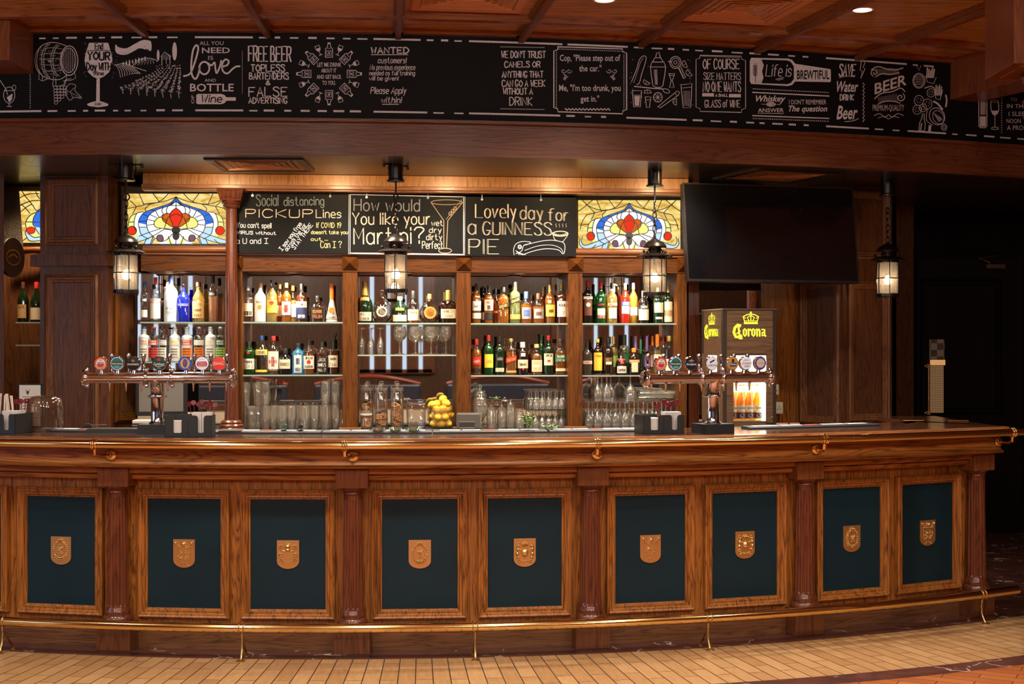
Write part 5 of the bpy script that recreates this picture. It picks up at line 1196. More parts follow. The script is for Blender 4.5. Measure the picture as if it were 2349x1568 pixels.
def slices(p, r, spots, where, grp, R=.021):
    for i, (x, y, z, yaw, pitch) in enumerate(spots):
        M = Matrix.Rotation(YAW + yaw, 3, 'Z') @ Matrix.Rotation(pitch, 3, 'X')
        c = p + Matrix.Rotation(YAW, 3, 'Z') @ Vector((x, y, z))
        t = T('dried_orange_slice', 'dried orange slice in %s' % where, 'orange slice', c, 0, grp)
        mb = MB(); mb.torus(c, R, .0022, M, 20, 6); mb.build('rind', RIND, t)
        mb = MB(); mb.lathe([(0, -.0013), (R - .001, -.0015), (R - .001, .0015), (0, .0013)], 20, c, M)
        for k in range(8): a = pi * 2 * k / 8; mb.tube([c + M @ Vector((.002 * cos(a), .002 * sin(a), .0012)), c + M @ Vector(((R - .003) * cos(a), (R - .003) * sin(a), .0014))], .0008, 4)
        mb.build('pulp', PULP, t)
rj = random.Random(5)
def pile(n, r, z0, z1, R=.021):
    L = []
    for i in range(n):
        f = i / max(n - 1, 1); z = z0 + (z1 - z0) * f; k = rj.uniform(-1, 1) * (r - R - .006)
        L.append((k, -rj.uniform(.1, 1) * (r - R * .55 - .012) * (.9 if i % 2 else .4), z, rj.uniform(-.5, .5), radians(rj.choice((90, 74, 62, 105, 48)) + rj.uniform(-9, 9))))
    return L
p1 = jar(841, .255, .045, 'tall lidded glass jar of dried citrus, first of three', .09); slices(p1, .045, pile(8, .045, .10, .155), 'the first tall jar, behind the small jar', 'slices in the first tall jar')
p0 = jar(840, .108, .040, 'small glass jar of dried citrus in front of the first tall jar', -.012, True, True); slices(p0, .040, pile(8, .040, .026, .06, .016), 'the small front jar', 'slices in the small jar', .016)
p2 = jar(874, .255, .045, 'tall lidded glass jar one-third full of dried oranges, second of three', .045); slices(p2, .045, pile(11, .045, .028, .085), 'the second tall jar', 'slices in the second tall jar')
p3 = jar(911, .255, .045, 'tall lidded glass jar over half full of dried oranges, third of three', .045); slices(p3, .045, pile(17, .045, .028, .16), 'the third tall jar', 'slices in the third tall jar')
p = at_b(955, .05); p.z = ZJ
t = T('square_glass_jar', 'empty square glass jar beside the bowl of lemons', 'jar', p, YAW)
sq = lambda tt, z: 1 / ((abs(cos(tt)) ** 6 + abs(sin(tt)) ** 6) ** (1 / 6.))
mb = MB(); mb.lathe([(0, .012), (.056, .012), (.058, .14), (.052, .15), (.052, .160), (.056, .160), (.057, .15), (.064, .14), (.062, .004), (.058, 0), (0, 0)], 40, sec=sq); mb.build('jar_body', GLASS, t, world=False)
mb = MB(); mb.lathe([(.059, .1605), (.059, .172), (.056, .173), (0, .173)], 40, sec=sq); mb.build('lid', GLASSD, t, world=False)
p = at_b(1012, .04); p.z = ZJ
R0 = .082
t = T('lemon_bowl', 'wide clear glass bowl heaped with lemons', 'bowl', p, YAW)
mb = MB(); mb.lathe([(0, .008), (.062, .008), (.077, .045), (R0 - .003, .10), (.079, .158), (.082, .160), (R0, .10), (.080, .045), (.066, 0), (0, 0)], 32); mb.build('glass_body', GLASS, t, world=False)
LEM = plain('lemon_peel', (.86, .50, .035), .38, bump=.35, bscale=240, vary=.15, vscale=30)
LP_ = [(-.045, -.03, .036, .4), (.0, -.045, .032, .1), (.044, -.03, .034, 2.), (-.02, .035, .036, .8), (.03, .03, .036, 1.5), (-.05, -.02, .085, .9), (-.022, -.052, .078, 1.9), (.024, -.05, .080, 1.2), (.055, -.015, .088, .2), (.0, .02, .085, .6), (-.048, .02, .12, 1.), (-.03, -.042, .125, 2.2), (.008, -.048, .128, .3), (.048, -.02, .130, 1.2), (.02, .03, .13, .5), (-.028, -.005, .163, .8), (.032, -.028, .168, 2.5), (.012, .0, .195, 1.1), (-.058, -.004, .158, .3)]
lm0 = None
for i, (x, y, z, a) in enumerate(LP_):
    loc = p + Matrix.Rotation(YAW, 3, 'Z') @ Vector((x, y, z))
    where = 'lemon topping the heap in the glass bowl' if i == 17 else 'yellow lemon heaped in the wide clear glass bowl'
    if lm0 is None:
        lm0 = T('lemon', where, 'lemon', loc, a, 'lemons in the glass bowl')
        mb = MB(); mb.lathe([(0, -.034), (.004, -.0335), (.009, -.031), (.020, -.024), (.0275, -.008), (.028, .004), (.023, .020), (.013, .029), (.007, .033), (.003, .0355), (0, .036)], 20, M=Matrix.Rotation(radians(75), 3, 'Y')); mb.build('fruit', LEM, lm0, world=False)
        mb = MB(); mb.ell((-.0335, 0, -.009), .004, 8); mb.build('stem_end', plain('stem_end', (.25, .2, .06), .7), lm0, world=False)
    else: dup(lm0, loc, a, where, None if i == 17 else 'lemons in the glass bowl')
# receipt printer on the back counter
p = at_b(1074, -.16); p.z = ZB
t = T('receipt_printer', 'grey receipt printer on the back counter beside the lemons', 'printer', p, YAW)
GREY = plain('grey_casing', (.085, .075, .068), .4); DGREY = plain('dark_casing', (.02, .019, .018), .5)
mb = MB(); mb.prism([(-.07, 0), (.07, 0), (.07, .06), (.055, .118), (-.07, .118)], lambda x, y, k: Vector((k, x, y)), -.075, .075); mb.build('casing', GREY, t, world=False, bevel=.008)
mb = MB(); mb.box((-.012, -.071, .045), (.10, .004, .03)); mb.box((.05, -.071, .02), (.03, .004, .012)); mb.box((0, -.0705, .012), (.15, .003, .02)); mb.build('paper_slot', DGREY, t, world=False)
mb = MB(); mb.box((-.012, -.072, .064), (.10, .004, .005)); mb.box((-.012, -.072, .024), (.10, .004, .005)); mb.box((-.01, -.066, .1), (.11, .002, .006)); mb.build('trim', STEEL, t, world=False)
# mint sprigs on the bar runner, small dishes, pourers further down
# ------------------------------------------------------------------ things on the bar top
RUB = plain('bar_runner_rubber', (.012, .013, .015), .55, bump=.3, bscale=300); TXT = plain('runner_print', (.72, .70, .68), .7); TXR = plain('runner_print_red', (.42, .03, .02), .7)
MATR = [(95, 322, 'black bar runner in front of the left drip tray'), (497, 742, 'black bar runner under the pickup-lines side, beside the left caddy'), (745, 990, 'black bar runner below the jars of dried fruit'), (993, 1248, 'black bar runner below the mint sprigs'), (1253, 1470, 'black bar runner left of the right napkin caddy'), (1700, 1992, 'black bar runner at the right end below the panelled post')]
for x0, x1, lab in MATR:
    oo = -.40; a0, a1 = ang(x0, oo), ang(x1, oo)
    r = T('bar_runner', lab, 'bar mat', arc(oo, (a0 + a1) / 2, ZT))
    mb = MB(); mb.sweep([(oo, ZT + .0005), (oo + .10, ZT + .0005), (oo + .10, ZT + .008), (oo + .085, ZT + .013), (oo, ZT + .016)], a0, a1, 14); mb.build('mat', RUB, r)
    for col, segs in ((TXT, ((.06, .42), (.58, .94))), (TXR, ((.45, .55),))):
        mb = MB()
        for s0, s1 in segs:
            n = 16 if col is TXT else 5
            for i in range(n):
                if col is TXT and i == 8: continue
                b0 = a0 + (a1 - a0) * (s0 + (s1 - s0) * (i + .06) / n); b1 = a0 + (a1 - a0) * (s0 + (s1 - s0) * (i + .84) / n)
                P = [arc(oo + .06, b0, ZT + .0150), arc(oo + .06, b1, ZT + .0150), arc(oo + .012, b1, ZT + .0168), arc(oo + .012, b0, ZT + .0168)]; mb.add(P, [(0, 1, 2, 3)])
        mb.build('lettering', col, r)
def local(px, py, z=ZT, back=0.):
    p = atz(px, py, z); k = (p.y + back) / p.y; return Vector((p.x * k, p.y * k, z))
# beer towers
def badge_art(face, kind, R, M):
    def sf(x, y, l): return M(x * R, -y * R, .0195 + l)
    def A(col, lift=.0006): return Art(sf, lift=lift), col
    out = []
    def disc(r, col, lift): a = Art(sf, lift=lift); a.disc(0, 0, r, r, 28); out.append((a, col))
    def tx(key, x0, y0, x1, y1, col, lift=.0024): a = Art(sf, lift=lift); a.bt(key, x0, y0, x1, y1); out.append((a, col))
    if kind == 'amstel': disc(.66, 'W', .0008); a = Art(sf, lift=.0014); a.poly([(-.55, .05), (.55, .05), (.42, .4), (.2, .55), (-.2, .55), (-.42, .4)]); out.append((a, 'R')); tx(("AMSTEL", 0, .012), -.5, -.22, .5, .0, 'B'); a = Art(sf, lift=.0014); a.oval(0, 0, .82, .82, .06, .3, 2.84); out.append((a, 'W')); a = Art(sf, lift=.002); a.poly([(-.12, -.4), (0, -.6), (.12, -.4)]); out.append((a, 'B'))
    elif kind == 'heineken': disc(.80, 'G2', .0008); a = Art(sf, lift=.0012); a.poly([(-.98, -.18), (.98, -.18), (.98, .22), (-.98, .22)]); out.append((a, 'K')); tx(("Heineken", .15, .015), -.92, -.14, .9, .14, 'W'); a = Art(sf, lift=.002); a.poly([(.17 * (1 if i % 2 == 0 else .42) * sin(pi * i / 5), -.52 - .17 * (1 if i % 2 == 0 else .42) * cos(pi * i / 5)) for i in range(10)]); out.append((a, 'R')); a = Art(sf, lift=.002); a.oval(-.2, .5, .16, .1, .05); a.oval(.2, .5, .16, .1, .05); out.append((a, 'L'))
    elif kind == 'guinness': tx(("GUINNESS", 0, .012), -.82, -.02, .82, .26, 'W'); a = Art(sf, lift=.002); a.oval(0, -.42, .16, .18, .06, -.4, 3.6); a.line([(-.1, -.55), (.05, -.22)], .06); a.line([(.16, -.5), (.05, -.22)], .05); a.dots(-.6, -.35, .6, -.35, 5, .03); out.append((a, 'D'))
    elif kind == 'carlsberg': tx(("Carlsberg", .15, .015), -.78, -.12, .8, .26, 'W'); a = Art(sf, lift=.002); a.poly([(-.3, -.5), (0, -.78), (.3, -.5), (.1, -.36), (-.1, -.36)]); out.append((a, 'R')); a = Art(sf, lift=.002); a.line([(-.5, .36), (0, .46), (.55, .30)], .07, True); a.line([(-.25, .66), (.25, .66)], .04); out.append((a, 'W'))
    elif kind == 'fosters':
        a = Art(sf, lift=.0012); a.disc(0, 0, .68, .74, 28); out.append((a, 'D')); a = Art(sf, lift=.0018); a.disc(0, -.03, .34, .62, 24); out.append((a, 'B')); tx(("F", 0, .012), -.17, -.4, .17, .34, 'R'); a = Art(sf, lift=.0018); a.line([(.2, .55), (.5, .74)], .1); out.append((a, 'D'))
    elif kind == 'stella': a = Art(sf, lift=.0012); a.poly([(-.78, .1), (-.62, -.28), (.62, -.28), (.78, .1), (.62, .44), (-.62, .44)]); out.append((a, 'R')); tx(("STELLA", 0, .012), -.55, -.2, .55, .04, 'W'); tx(("ARTOIS", 0, .012), -.55, .12, .55, .36, 'W'); a = Art(sf, lift=.0016); a.oval(0, -.5, .3, .14, .05, pi, 2 * pi); a.line([(-.5, .62), (.5, .62)], .04); out.append((a, 'D'))
    elif kind == 'bud': a = Art(sf, lift=.0012); a.line([(-.84, .3), (-.7, -.2), (0, -.06), (.8, -.36), (.7, .2), (0, .1), (-.84, .3)], .05); out.append((a, 'W')); tx(("Budweiser", .15, .015), -.66, -.12, .66, .12, 'W')
    elif kind == 'strongbow': a = Art(sf, lift=.0012); a.poly([(-.6, -.3), (.1, -.62), (.62, -.3), (.1, -.36)]); a.poly([(-.2, -.2), (.0, -.5), (.24, -.2)]); out.append((a, 'D')); a = Art(sf, lift=.001); a.poly([(-.86, -.1), (.86, -.1), (.86, .3), (-.86, .3)]); out.append((a, 'N2')); tx(("Strongbow", .15, .015), -.8, -.06, .8, .22, 'W')
    elif kind == 'carling': a = Art(sf, lift=.0012); a.poly([(-.42, -.22), (.34, -.58), (.42, -.38), (-.34, -.02)]); out.append((a, 'K')); tx(("CARLING", 0, .012), -.78, .12, .78, .40, 'S2')
    elif kind == 'theakston': a = Art(sf, lift=.0012); a.poly([(-.2, -.1), (-.2, -.62), (.2, -.62), (.2, -.1)]); out.append((a, 'K')); a = Art(sf, lift=.001); a.poly([(-.7, .0), (.7, -.1), (.6, .44), (-.5, .5)]); out.append((a, 'N2')); tx(("Theakston", .15, .015), -.64, .0, .62, .26, 'W')
    elif kind == 'coors': tx(("Coors", .15, .015), -.72, -.24, .72, .14, 'R'); tx(("LIGHT", 0, .012), -.3, .30, .55, .56, 'K'); a = Art(sf, lift=.0012); a.poly([(-.6, -.3), (-.2, -.72), (0, -.5), (.2, -.66), (.6, -.3)]); out.append((a, 'L'))
    elif kind == 'k1664': a = Art(sf, lift=.0008); a.poly([(.74 * cos(2 * pi * i / 8 + pi / 8), .70 * sin(2 * pi * i / 8 + pi / 8)) for i in range(8)]); out.append((a, 'S3')); tx(("1664", .15, .015), -.44, -.16, .44, .16, 'T'); a = Art(sf, lift=.0007); [a.poly([(x, y), (x + .22, y), (x + .22, y + .2), (x, y + .2)]) for x, y in ((-.75, -.75), (.53, -.75), (-.75, .55), (.53, .55))]; out.append((a, 'R'))
    return out
BG = dict(LM); BG.update(G2=plain('badge_green', (.01, .16, .12), .3), N2=plain('badge_navy', (.02, .05, .22), .3), S2=plain('badge_slate', (.12, .13, .16), .4), S3=plain('badge_silver', (.55, .52, .48), .35))
FACE = dict(amstel=(.42, .05, .015), heineken=(.32, .42, .70), guinness=(.008, .007, .007), carlsberg=(.008, .035, .03), fosters=(.012, .05, .40), stella=(.62, .64, .78), bud=(.60, .035, .02), strongbow=(.012, .012, .012), carling=(.52, .53, .58), theakston=(.35, .16, .03), coors=(.58, .58, .62), k1664=(.03, .04, .16))
def tower(label, loc, rz, xs_badge, kinds, xs_hand, xs_spout, x0, x1, xc0, xc1):
    t = T('beer_tap_tower', label, 'beer tap', loc, rz)
    b = lambda mb, n, m, p=None: mb.build(n, m, p or t, world=False)
    ZP = .301; PR = .0292; YP = -.03
    mb = MB(); mb.box((0, .0, .026), (.178, .15, .052)); mb.box((-.006, .0, .0), (.186, .158, .0)) if 0 else None
    base = b(mb, 'base_block', plain('tower_base', (.014, .016, .018), .4)); 
    mb = MB(); mb.lathe([(.044, .052), (.046, .058), (.036, .064), (.034, .07), (.034, .190), (.036, .195)], 32); b(mb, 'column', CHROME)
    mb = MB(); mb.lathe([(.045, .194), (.047, .198), (.047, .204), (.045, .208)], 32)
    for k in range(8): mb.ell((.046 * cos(k * pi / 4), .046 * sin(k * pi / 4), .201), .007, 8)
    b(mb, 'flange', CHROME)
    mb = MB(); mb.tube([(0, 0, .206), (0, 0, .235), (0, -.006, .262), (0, -.016, .285), (0, YP, ZP), (0, YP - .004, ZP + .02)], [.036, .036, .036, .034, .031, .022], 24)
    for i in range(12): mb.ell((.020 * sin(i * 2.4) * (.3 + i / 14), -.040 + i * .0006, .232 + .010 * cos(i * 1.7)), .004, 6)
    b(mb, 'elbow', CHROME)
    mb = MB(); mb.tube([(x0, YP, ZP), (x1, YP, ZP)], PR, 32)
    mb.tube([(x0 + .01, YP - .012, ZP + PR * .94), (x1 - .01, YP - .012, ZP + PR * .94)], .004, 8)
    pipe = b(mb, 'cross_pipe', CHROME)
    MX = Matrix.Rotation(pi / 2, 3, 'Y')
    for x in (x0, x1, xc0, xc1):
        mb = MB(); mb.lathe([(PR, -.010), (.037, -.009), (.040, -.004), (.040, .004), (.037, .009), (PR, .010)], 32, (x, YP, ZP), MX)
        if x in (x0, x1):
            s = -1 if x == x0 else 1
            mb.lathe([(.041, -.006), (.045, -.004), (.045, .005), (.041, .008), (.02, .012), (0, .012)] if s > 0 else [(0, -.012), (.02, -.012), (.041, -.008), (.045, -.005), (.045, .004), (.041, .006)], 8, (x + s * .012, YP, ZP), MX)
        for s in (-1, 1):
            mb.ell((x + .004, YP - .008, ZP + s * .043), (.013, .011, .011), 12); mb.tube([(x - .016, YP - .012, ZP + s * .036), (x + .012, YP - .012, ZP + s * .036)], .004, 6)
        b(mb, 'pipe_collar', CHROME)
    for x, k in zip(xs_badge, kinds):
        M = lambda X, Y, Z, x=x: Vector((x + X, YP - .012 - Z, ZP + PR + .049 + Y)); R = .0375
        mb = MB(); MR = Matrix(((1, 0, 0), (0, 0, -1), (0, 1, 0)))
        mb.lathe([(.020, -.006), (R, -.002), (R + .0015, .008), (R + .0005, .016), (R - .002, .0185), (R - .003, .0185)], 32, (x, YP - .012, ZP + PR + .049), MR)
        mb.tube([(x, YP - .008, ZP + PR - .004), (x, YP - .010, ZP + PR + .016)], [.014, .010], 12)
        bd = b(mb, 'tap_badge', CHROME)
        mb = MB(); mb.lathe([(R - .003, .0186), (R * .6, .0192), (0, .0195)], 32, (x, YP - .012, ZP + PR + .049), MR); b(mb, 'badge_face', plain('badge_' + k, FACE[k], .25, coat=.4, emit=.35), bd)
        for a, c in badge_art(None, k, R, M): b(a.mb, 'badge_lettering', BG[c], bd)
    for x in xs_hand:
        mb = MB(); mb.lathe([(.012, 0), (.013, .006), (.009, .012), (.008, .03), (.010, .034), (.007, .038), (.0055, .05), (.0115, .085), (.0125, .097), (.010, .103), (0, .105)], 16, (x, YP + .006, ZP + PR - .003)); b(mb, 'tap_handle', CHROME)
    for x in xs_spout:
        mb = MB(); mb.lathe([(.0035, -.045), (.006, -.01), (.0095, .0), (.009, .006)], 14, (x, YP - .014, ZP - PR + .002)); b(mb, 'spout', CHROME)
    return t
k = .002337; q = lambda L, c: [(x - c) * k for x in L]
lo1 = local(361, 997, ZT, .12)
tower('left beer tap tower with seven round badges, chrome, on black base', lo1, radians(1), q((242.6, 279.8, 317, 376, 435.6, 474.3, 512.8), 366), ('amstel', 'heineken', 'guinness', 'carlsberg', 'fosters', 'stella', 'bud'),
      q((264.4, 302.5, 337, 396.8, 453.8, 491.8, 528.5), 366), q((261, 298.7, 334.5, 394.2, 453, 490.2, 528.2), 366), (207 - 366) * k, (541 - 366) * k, (344 - 366) * k, (403 - 366) * k)
k2 = .00234 / .885; q = lambda L, c: [(x - c) * k2 for x in L]
lo2 = local(1635, 995, ZT, .08)
tower('right beer tap tower with seven round badges in front of lit bottle fridge', lo2, radians(24), q((1500.7, 1534.7, 1570.3, 1620, 1669.8, 1702, 1737), 1636), ('amstel', 'heineken', 'strongbow', 'carling', 'theakston', 'coors', 'k1664'),
      q((1478, 1514, 1549, 1597, 1650, 1681, 1714), 1636), q((1482, 1515, 1548, 1599, 1652, 1682, 1714), 1636), (1474 - 1636) * k2, (1764 - 1636) * k2, (1600 - 1636) * k2, (1650 - 1636) * k2)
# napkin caddies
CAD = plain('caddy_black', (.011, .012, .014), .45); NAP = plain('napkin', (.60, .56, .52), .9); STIR = plain('stirrer_red', (.13, .006, .012), .25, coat=.4); STRAW = plain('paper_straw', (.66, .56, .49), .8)
def caddy(label, loc, rz, W_, D_, H_, who, straws=False, n=7):
    t = T('napkin_caddy', label, 'caddy', loc, rz)
    mb = MB(); th = .003
    def wall(xs, y, notch):
        P = [(-W_ / 2, 0), (W_ / 2, 0), (W_ / 2, H_)]
        for c, w in reversed(notch):
            P += [(c + w / 2 + .012, H_), (c + w / 2 + .004, H_ - .004), (c + w / 2, H_ - .014), (c + w / 2, .028), (c + w / 2 - .004, .022), (c - w / 2 + .004, .022), (c - w / 2, .028), (c - w / 2, H_ - .014), (c - w / 2 - .004, H_ - .004), (c - w / 2 - .012, H_)]
        P += [(-W_ / 2, H_)]
        mb.prism(P, lambda x, z, k: Vector((x, y + k, z)), 0, th)
    wall(None, -D_ / 2, ((-W_ * .22, .042), (W_ * .27, .030)))
    mb.box((0, D_ / 2 - th / 2, H_ / 2), (W_, th, H_)); mb.box((-W_ / 2 + th / 2, 0, H_ / 2), (th, D_, H_)); mb.box((W_ / 2 - th / 2, 0, H_ / 2), (th, D_, H_)); mb.box((0, 0, th / 2), (W_, D_, th)); mb.box((0, 0, H_ * .4), (th, D_, H_ * .8))
    mb.build('box', CAD, t, world=False)
    R = Matrix.Rotation(rz, 3, 'Z')
    def W(x, y, z): return Vector(loc) + R @ Vector((x, y, z))
    mb = MB(); c = W(-W_ * .24, -.003, .004)
    s = tag(MB().box(W(-W_ * .24, -.005, .004 + .041), (W_ * .42, D_ * .75, .078), rz).build('napkin_stack', NAP, None), 'folded white napkin stack in %s, left compartment' % who, 'napkins')
    s = T('napkin_stack', 'taller white napkin stack in %s, right compartment' % who, 'napkins', W(W_ * .27, -.012, .004), rz)
    for sx in (-1, 1): MB().box((sx * W_ * .10, 0, H_ * .55), (W_ * .19, D_ * .45, H_ * 1.1)).build('napkin_pile', NAP, s, world=False)
    rr = random.Random(len(label)); first = None
    for i in range(n):
        f = (i + .5) / n; x = W_ * (.02 + .44 * f) + rr.uniform(-.005, .005); y = D_ * .30 + rr.uniform(-.012, .006); lean = (f - .5) * .5 + rr.uniform(-.1, .1)
        h = H_ + .036 + rr.uniform(0, .016)
        t2 = T('drink_stirrer', 'dark red drink stirrer with a round head in %s' % who, 'stirrer', W(x, y, .005), rz, 'red stirrers in %s' % who)
        MB().tube([(-lean * .02, 0, 0), (lean * .06, 0, h)], .0022, 6).build('stick', STIR, t2, world=False)
        MB().lathe([(0, -.003), (.013, -.003), (.015, 0), (.013, .003), (0, .003)], 16, (lean * .068, -.004, h + .010), Matrix.Rotation(radians(90 + rr.uniform(-25, 25)), 3, 'X') @ Matrix.Rotation(rr.uniform(-.5, .5), 3, 'Y')).build('head', STIR, t2, world=False)
    if straws:
        for i in range(16):
            x = -W_ * .40 + (i % 8) * W_ * .09; y = .01 + (i // 8) * .016; l = rr.uniform(-.07, .07)
            st = MB().tube([W(x, y, .006), W(x + l * .5, y, .20 + rr.uniform(0, .014))], .0052, 8).build('paper_straw', STRAW, None)
            tag(st, 'white wrapped straw standing in %s' % who, 'straw', 'straws in %s' % who)
    return t
caddy('black napkin caddy beside the left beer tower', local(436, 1002, ZT, .055), radians(2), .245, .11, .112, 'the caddy beside the left tower')
caddy('black napkin caddy left of the right beer tower', local(1512, 995, ZT, .07), radians(14), .235, .14, .102, 'the caddy beside the right tower')
caddy('black napkin caddy with straws at the left end of the bar', local(10, 995, ZT, .09), radians(-12), .235, .17, .108, 'the far left caddy', True)
# clear cake dome and a framed menu at the left end
lo = local(103, 990, ZT, .10)
t = T('cake_dome', 'clear plastic dome cover standing on the left end of the bar', 'dome cover', lo)
mb = MB(); P = [(.098, 0), (.098, .12), (.096, .15), (.088, .175), (.072, .190), (.05, .196), (0, .197)]
mb.lathe(P, 36); mb.lathe([(.094, .0), (.094, .12), (.092, .148), (.084, .172), (.07, .186), (.05, .192), (0, .193)], 36)
mb.build('dome', glass('smoky_dome', (.84, .76, .70), .55, (.30, .22, .17), .08, edge=.45), t, world=False)
mb = MB(); mb.lathe([(.1, 0), (.102, .004), (.098, .008)], 36); mb.build('rim', GLASSD, t, world=False)
lo = local(70, 988, ZT, .26)
t = T('menu_frame', 'small black framed menu card behind the dome cover', 'menu', lo, radians(-4))
MB().box((.0, 0, .128), (.145, .012, .256)).build('frame', BLACK, t, world=False); MB().box((.0, -.007, .13), (.125, .003, .235)).build('card', PAPER, t, world=False)
a = Art(lambda x, y, l: Vector((x, -.0085 - l, y)), lift=.0006); a.poly([(-.022, .214), (-.004, .214), (-.006, .200), (-.013, .194), (-.020, .200)]); a.build('wine_mark', LM['M'], t) if 0 else a.mb.build('wine_mark', LM['M'], t, world=False)
a = Art(lambda x, y, l: Vector((x, -.0085 - l, y)), lift=.0006)
for i in range(9): a.line([(-.045, .18 - i * .017), (.03 + .012 * sin(i * 2.), .18 - i * .017)], .003)
a.line([(-.024, .222), (-.013, .192)], .003); a.line([(-.002, .222), (-.013, .192)], .003)
a.mb.build('menu_text', LM['K'], t, world=False)
# drip trays, printer roll, scanner handle
lo = local(268, 985, ZT + .02, .10)
t = T('drip_tray', 'grey perforated drip tray on the left of the left beer tower', 'drip tray', (lo.x, lo.y, ZT)); 
MB().box((0, 0, .010), (.30, .12, .02)).build('tray', DGREY, t, world=False)
mb = MB(); [mb.box((-.14 + i * .0112, 0, .0215), (.006, .11, .002)) for i in range(26)]; mb.build('grid', plain('tray_grid', (.10, .085, .075), .5, .5), t, world=False)
lo = local(531, 987, ZT + .02, .10)
t = T('drip_tray', 'small steel drip tray right of the left napkin caddy', 'drip tray', (lo.x, lo.y, ZT), radians(3))
MB().box((0, 0, .008), (.12, .14, .016)).build('tray', DGREY, t, world=False); mb = MB(); [mb.box((-.052 + i * .0105, 0, .0175), (.006, .13, .002)) for i in range(11)]; mb.build('grid', STEEL, t, world=False)
lo = local(200, 988, ZT, .03)
t = T('bottle_opener', 'grey handled bar tool lying on the left bar runner', 'bar tool', (lo.x, lo.y, ZT + .017), radians(20))
MB().prism([(-.03, 0), (.03, 0), (.015, .022), (-.012, .022)], lambda x, y, k: Vector((x, k, y)), -.015, .015).build('grip', BLACK, t, world=False, bevel=.004); MB().box((.06, .02, .012), (.10, .02, .006), radians(20)).build('blade', STEEL, t, world=False)
# small dishes, stoppers and mint on the runners
for i, px in enumerate((868, 907, 950)):
    a_ = ang(px, -.33); c = arc(-.335, a_, ZT + .0165)
    t = T('glass_dish', 'small shallow glass dish on bar runner, %s of three below the jars' % ORD[i], 'dish', c, 0, 'glass dishes on the bar')
    MB().lathe([(0, .002), (.024, .002), (.034, .014), (.036, .014), (.028, 0), (0, 0)], 24).build('bowl', glass('dish_glass', (.95, .97, .9), .9, (.4, .42, .3), .2, edge=.5), t, world=False)
    MB().lathe([(.020, -.0002), (.0285, .0001), (.030, .004), (.0285, .004)], 24, cap=False).build('foot_rim', plain('dish_green', (.12, .26, .03), .3) if i else BRASS, t, world=False)
for i, px in enumerate((651, 689)):
    c = arc(-.34, ang(px, -.34), ZT + .0165)
    t = T('pourer_stopper', ('green', 'dark')[i] + ' bottle pourer stopper lying on the bar runner', 'stopper', c)
    MB().lathe([(.016, 0), (.018, .003), (.008, .006), (.007, .012)], 16).build('flange', STEEL, t, world=False); MB().tube([(0, 0, .01), (.004, 0, .022), (.012, -.002, .032)], [.010, .012, .007], 12).build('spout', LM['G'] if i == 0 else BLACK, t, world=False)
LEAF = plain('mint_leaf', (.09, .21, .022), .5, vary=.3, vscale=60)
def mint(label, px, n, hgt, seed):
    c = arc(-.355, ang(px, -.355), ZT + .0165); t = T('mint_sprig', label, 'mint', c); r = random.Random(seed)
    mb = MB(); lf = MB()
    for i in range(n):
        a = r.uniform(0, 2 * pi); s = r.uniform(.3, 1) * .05; top = Vector((cos(a) * s, sin(a) * s * .6, hgt * r.uniform(.35, 1)))
        P = [Vector((0, 0, .001)), top * .5 + Vector((0, 0, .008)), top]; mb.tube(P, .0014, 5)
        for k in range(5):
            q = top * (.55 + .45 * k / 4); b = r.uniform(0, 2 * pi); d = Vector((cos(b), sin(b), r.uniform(-.1, .5))).normalized(); w = d.cross(Vector((0, 0, 1))).normalized() * .008; L = r.uniform(.018, .028)
            up = Vector((0, 0, .004))
            lf.add([q, q + d * L * .35 + w, q + d * L * .7 + w * .8, q + d * L - up, q + d * L * .7 - w * .8, q + d * L * .35 - w, q + d * L * .5 + up], [(0, 1, 6), (1, 2, 6), (2, 3, 6), (3, 4, 6), (4, 5, 6), (5, 0, 6)], True)
    mb.build('stem', plain('mint_stem', (.10, .16, .03), .6), t, world=False); tag(lf.build('leaves', LEAF, t, world=False))
mint('larger fresh mint sprig on the bar runner under the pie board', 1214, 9, .085, 3); mint('small mint sprig right of the larger mint sprig', 1263, 4, .03, 8)
# till and printer behind the left tower
p = at_b(372, .02); p.z = ZB
t = T('till_screen', 'grey till touchscreen in a black frame behind the left beer tower', 'till', p, radians(8))
MB().box((0, 0, .22), (.33, .03, .24)).build('bezel', BLACK, t, world=False, bevel=.004); MB().box((-.004, -.017, .226), (.285, .006, .195)).build('screen', plain('till_glass', (.20, .185, .17), .25), t, world=False)
mb = MB(); mb.lathe([(.09, 0), (.09, .012), (.03, .025), (.025, .11), (0, .11)], 24); mb.build('stand', DGREY, t, world=False)
p = at_b(352, -.15); p.z = ZB
t = T('till_keyboard', 'low white and black till printer below the till screen', 'till printer', p, YAW)
MB().box((0, 0, .03), (.26, .12, .06)).build('body', DGREY, t, world=False, bevel=.006); MB().box((0, -.005, .072), (.25, .12, .022)).build('lid', WHITE, t, world=False, bevel=.005); MB().box((0, -.062, .05), (.25, .004, .006)).build('trim', STEEL, t, world=False)
p = at_b(415, -.16); p.z = ZB
t = T('card_terminal', 'black curved card terminal beside the till printer', 'card terminal', p, radians(-20))
MB().prism([(-.03, 0), (.03, 0), (.05, .08), (.035, .12), (.01, .10)], lambda x, y, k: Vector((k, x, y)), -.035, .035).build('body', BLACK, t, world=False, bevel=.006); MB().box((0, .0, .06), (.05, .05, .05)).build('keypad', DGREY, t, world=False)
p = at_b(470, -.12); p.z = ZB
t = T('steel_tray', 'steel tray on the back counter behind the left napkin caddy', 'tray', p, YAW)
MB().box((0, 0, .008), (.2, .16, .014)).build('tray', STEEL, t, world=False, bevel=.003)
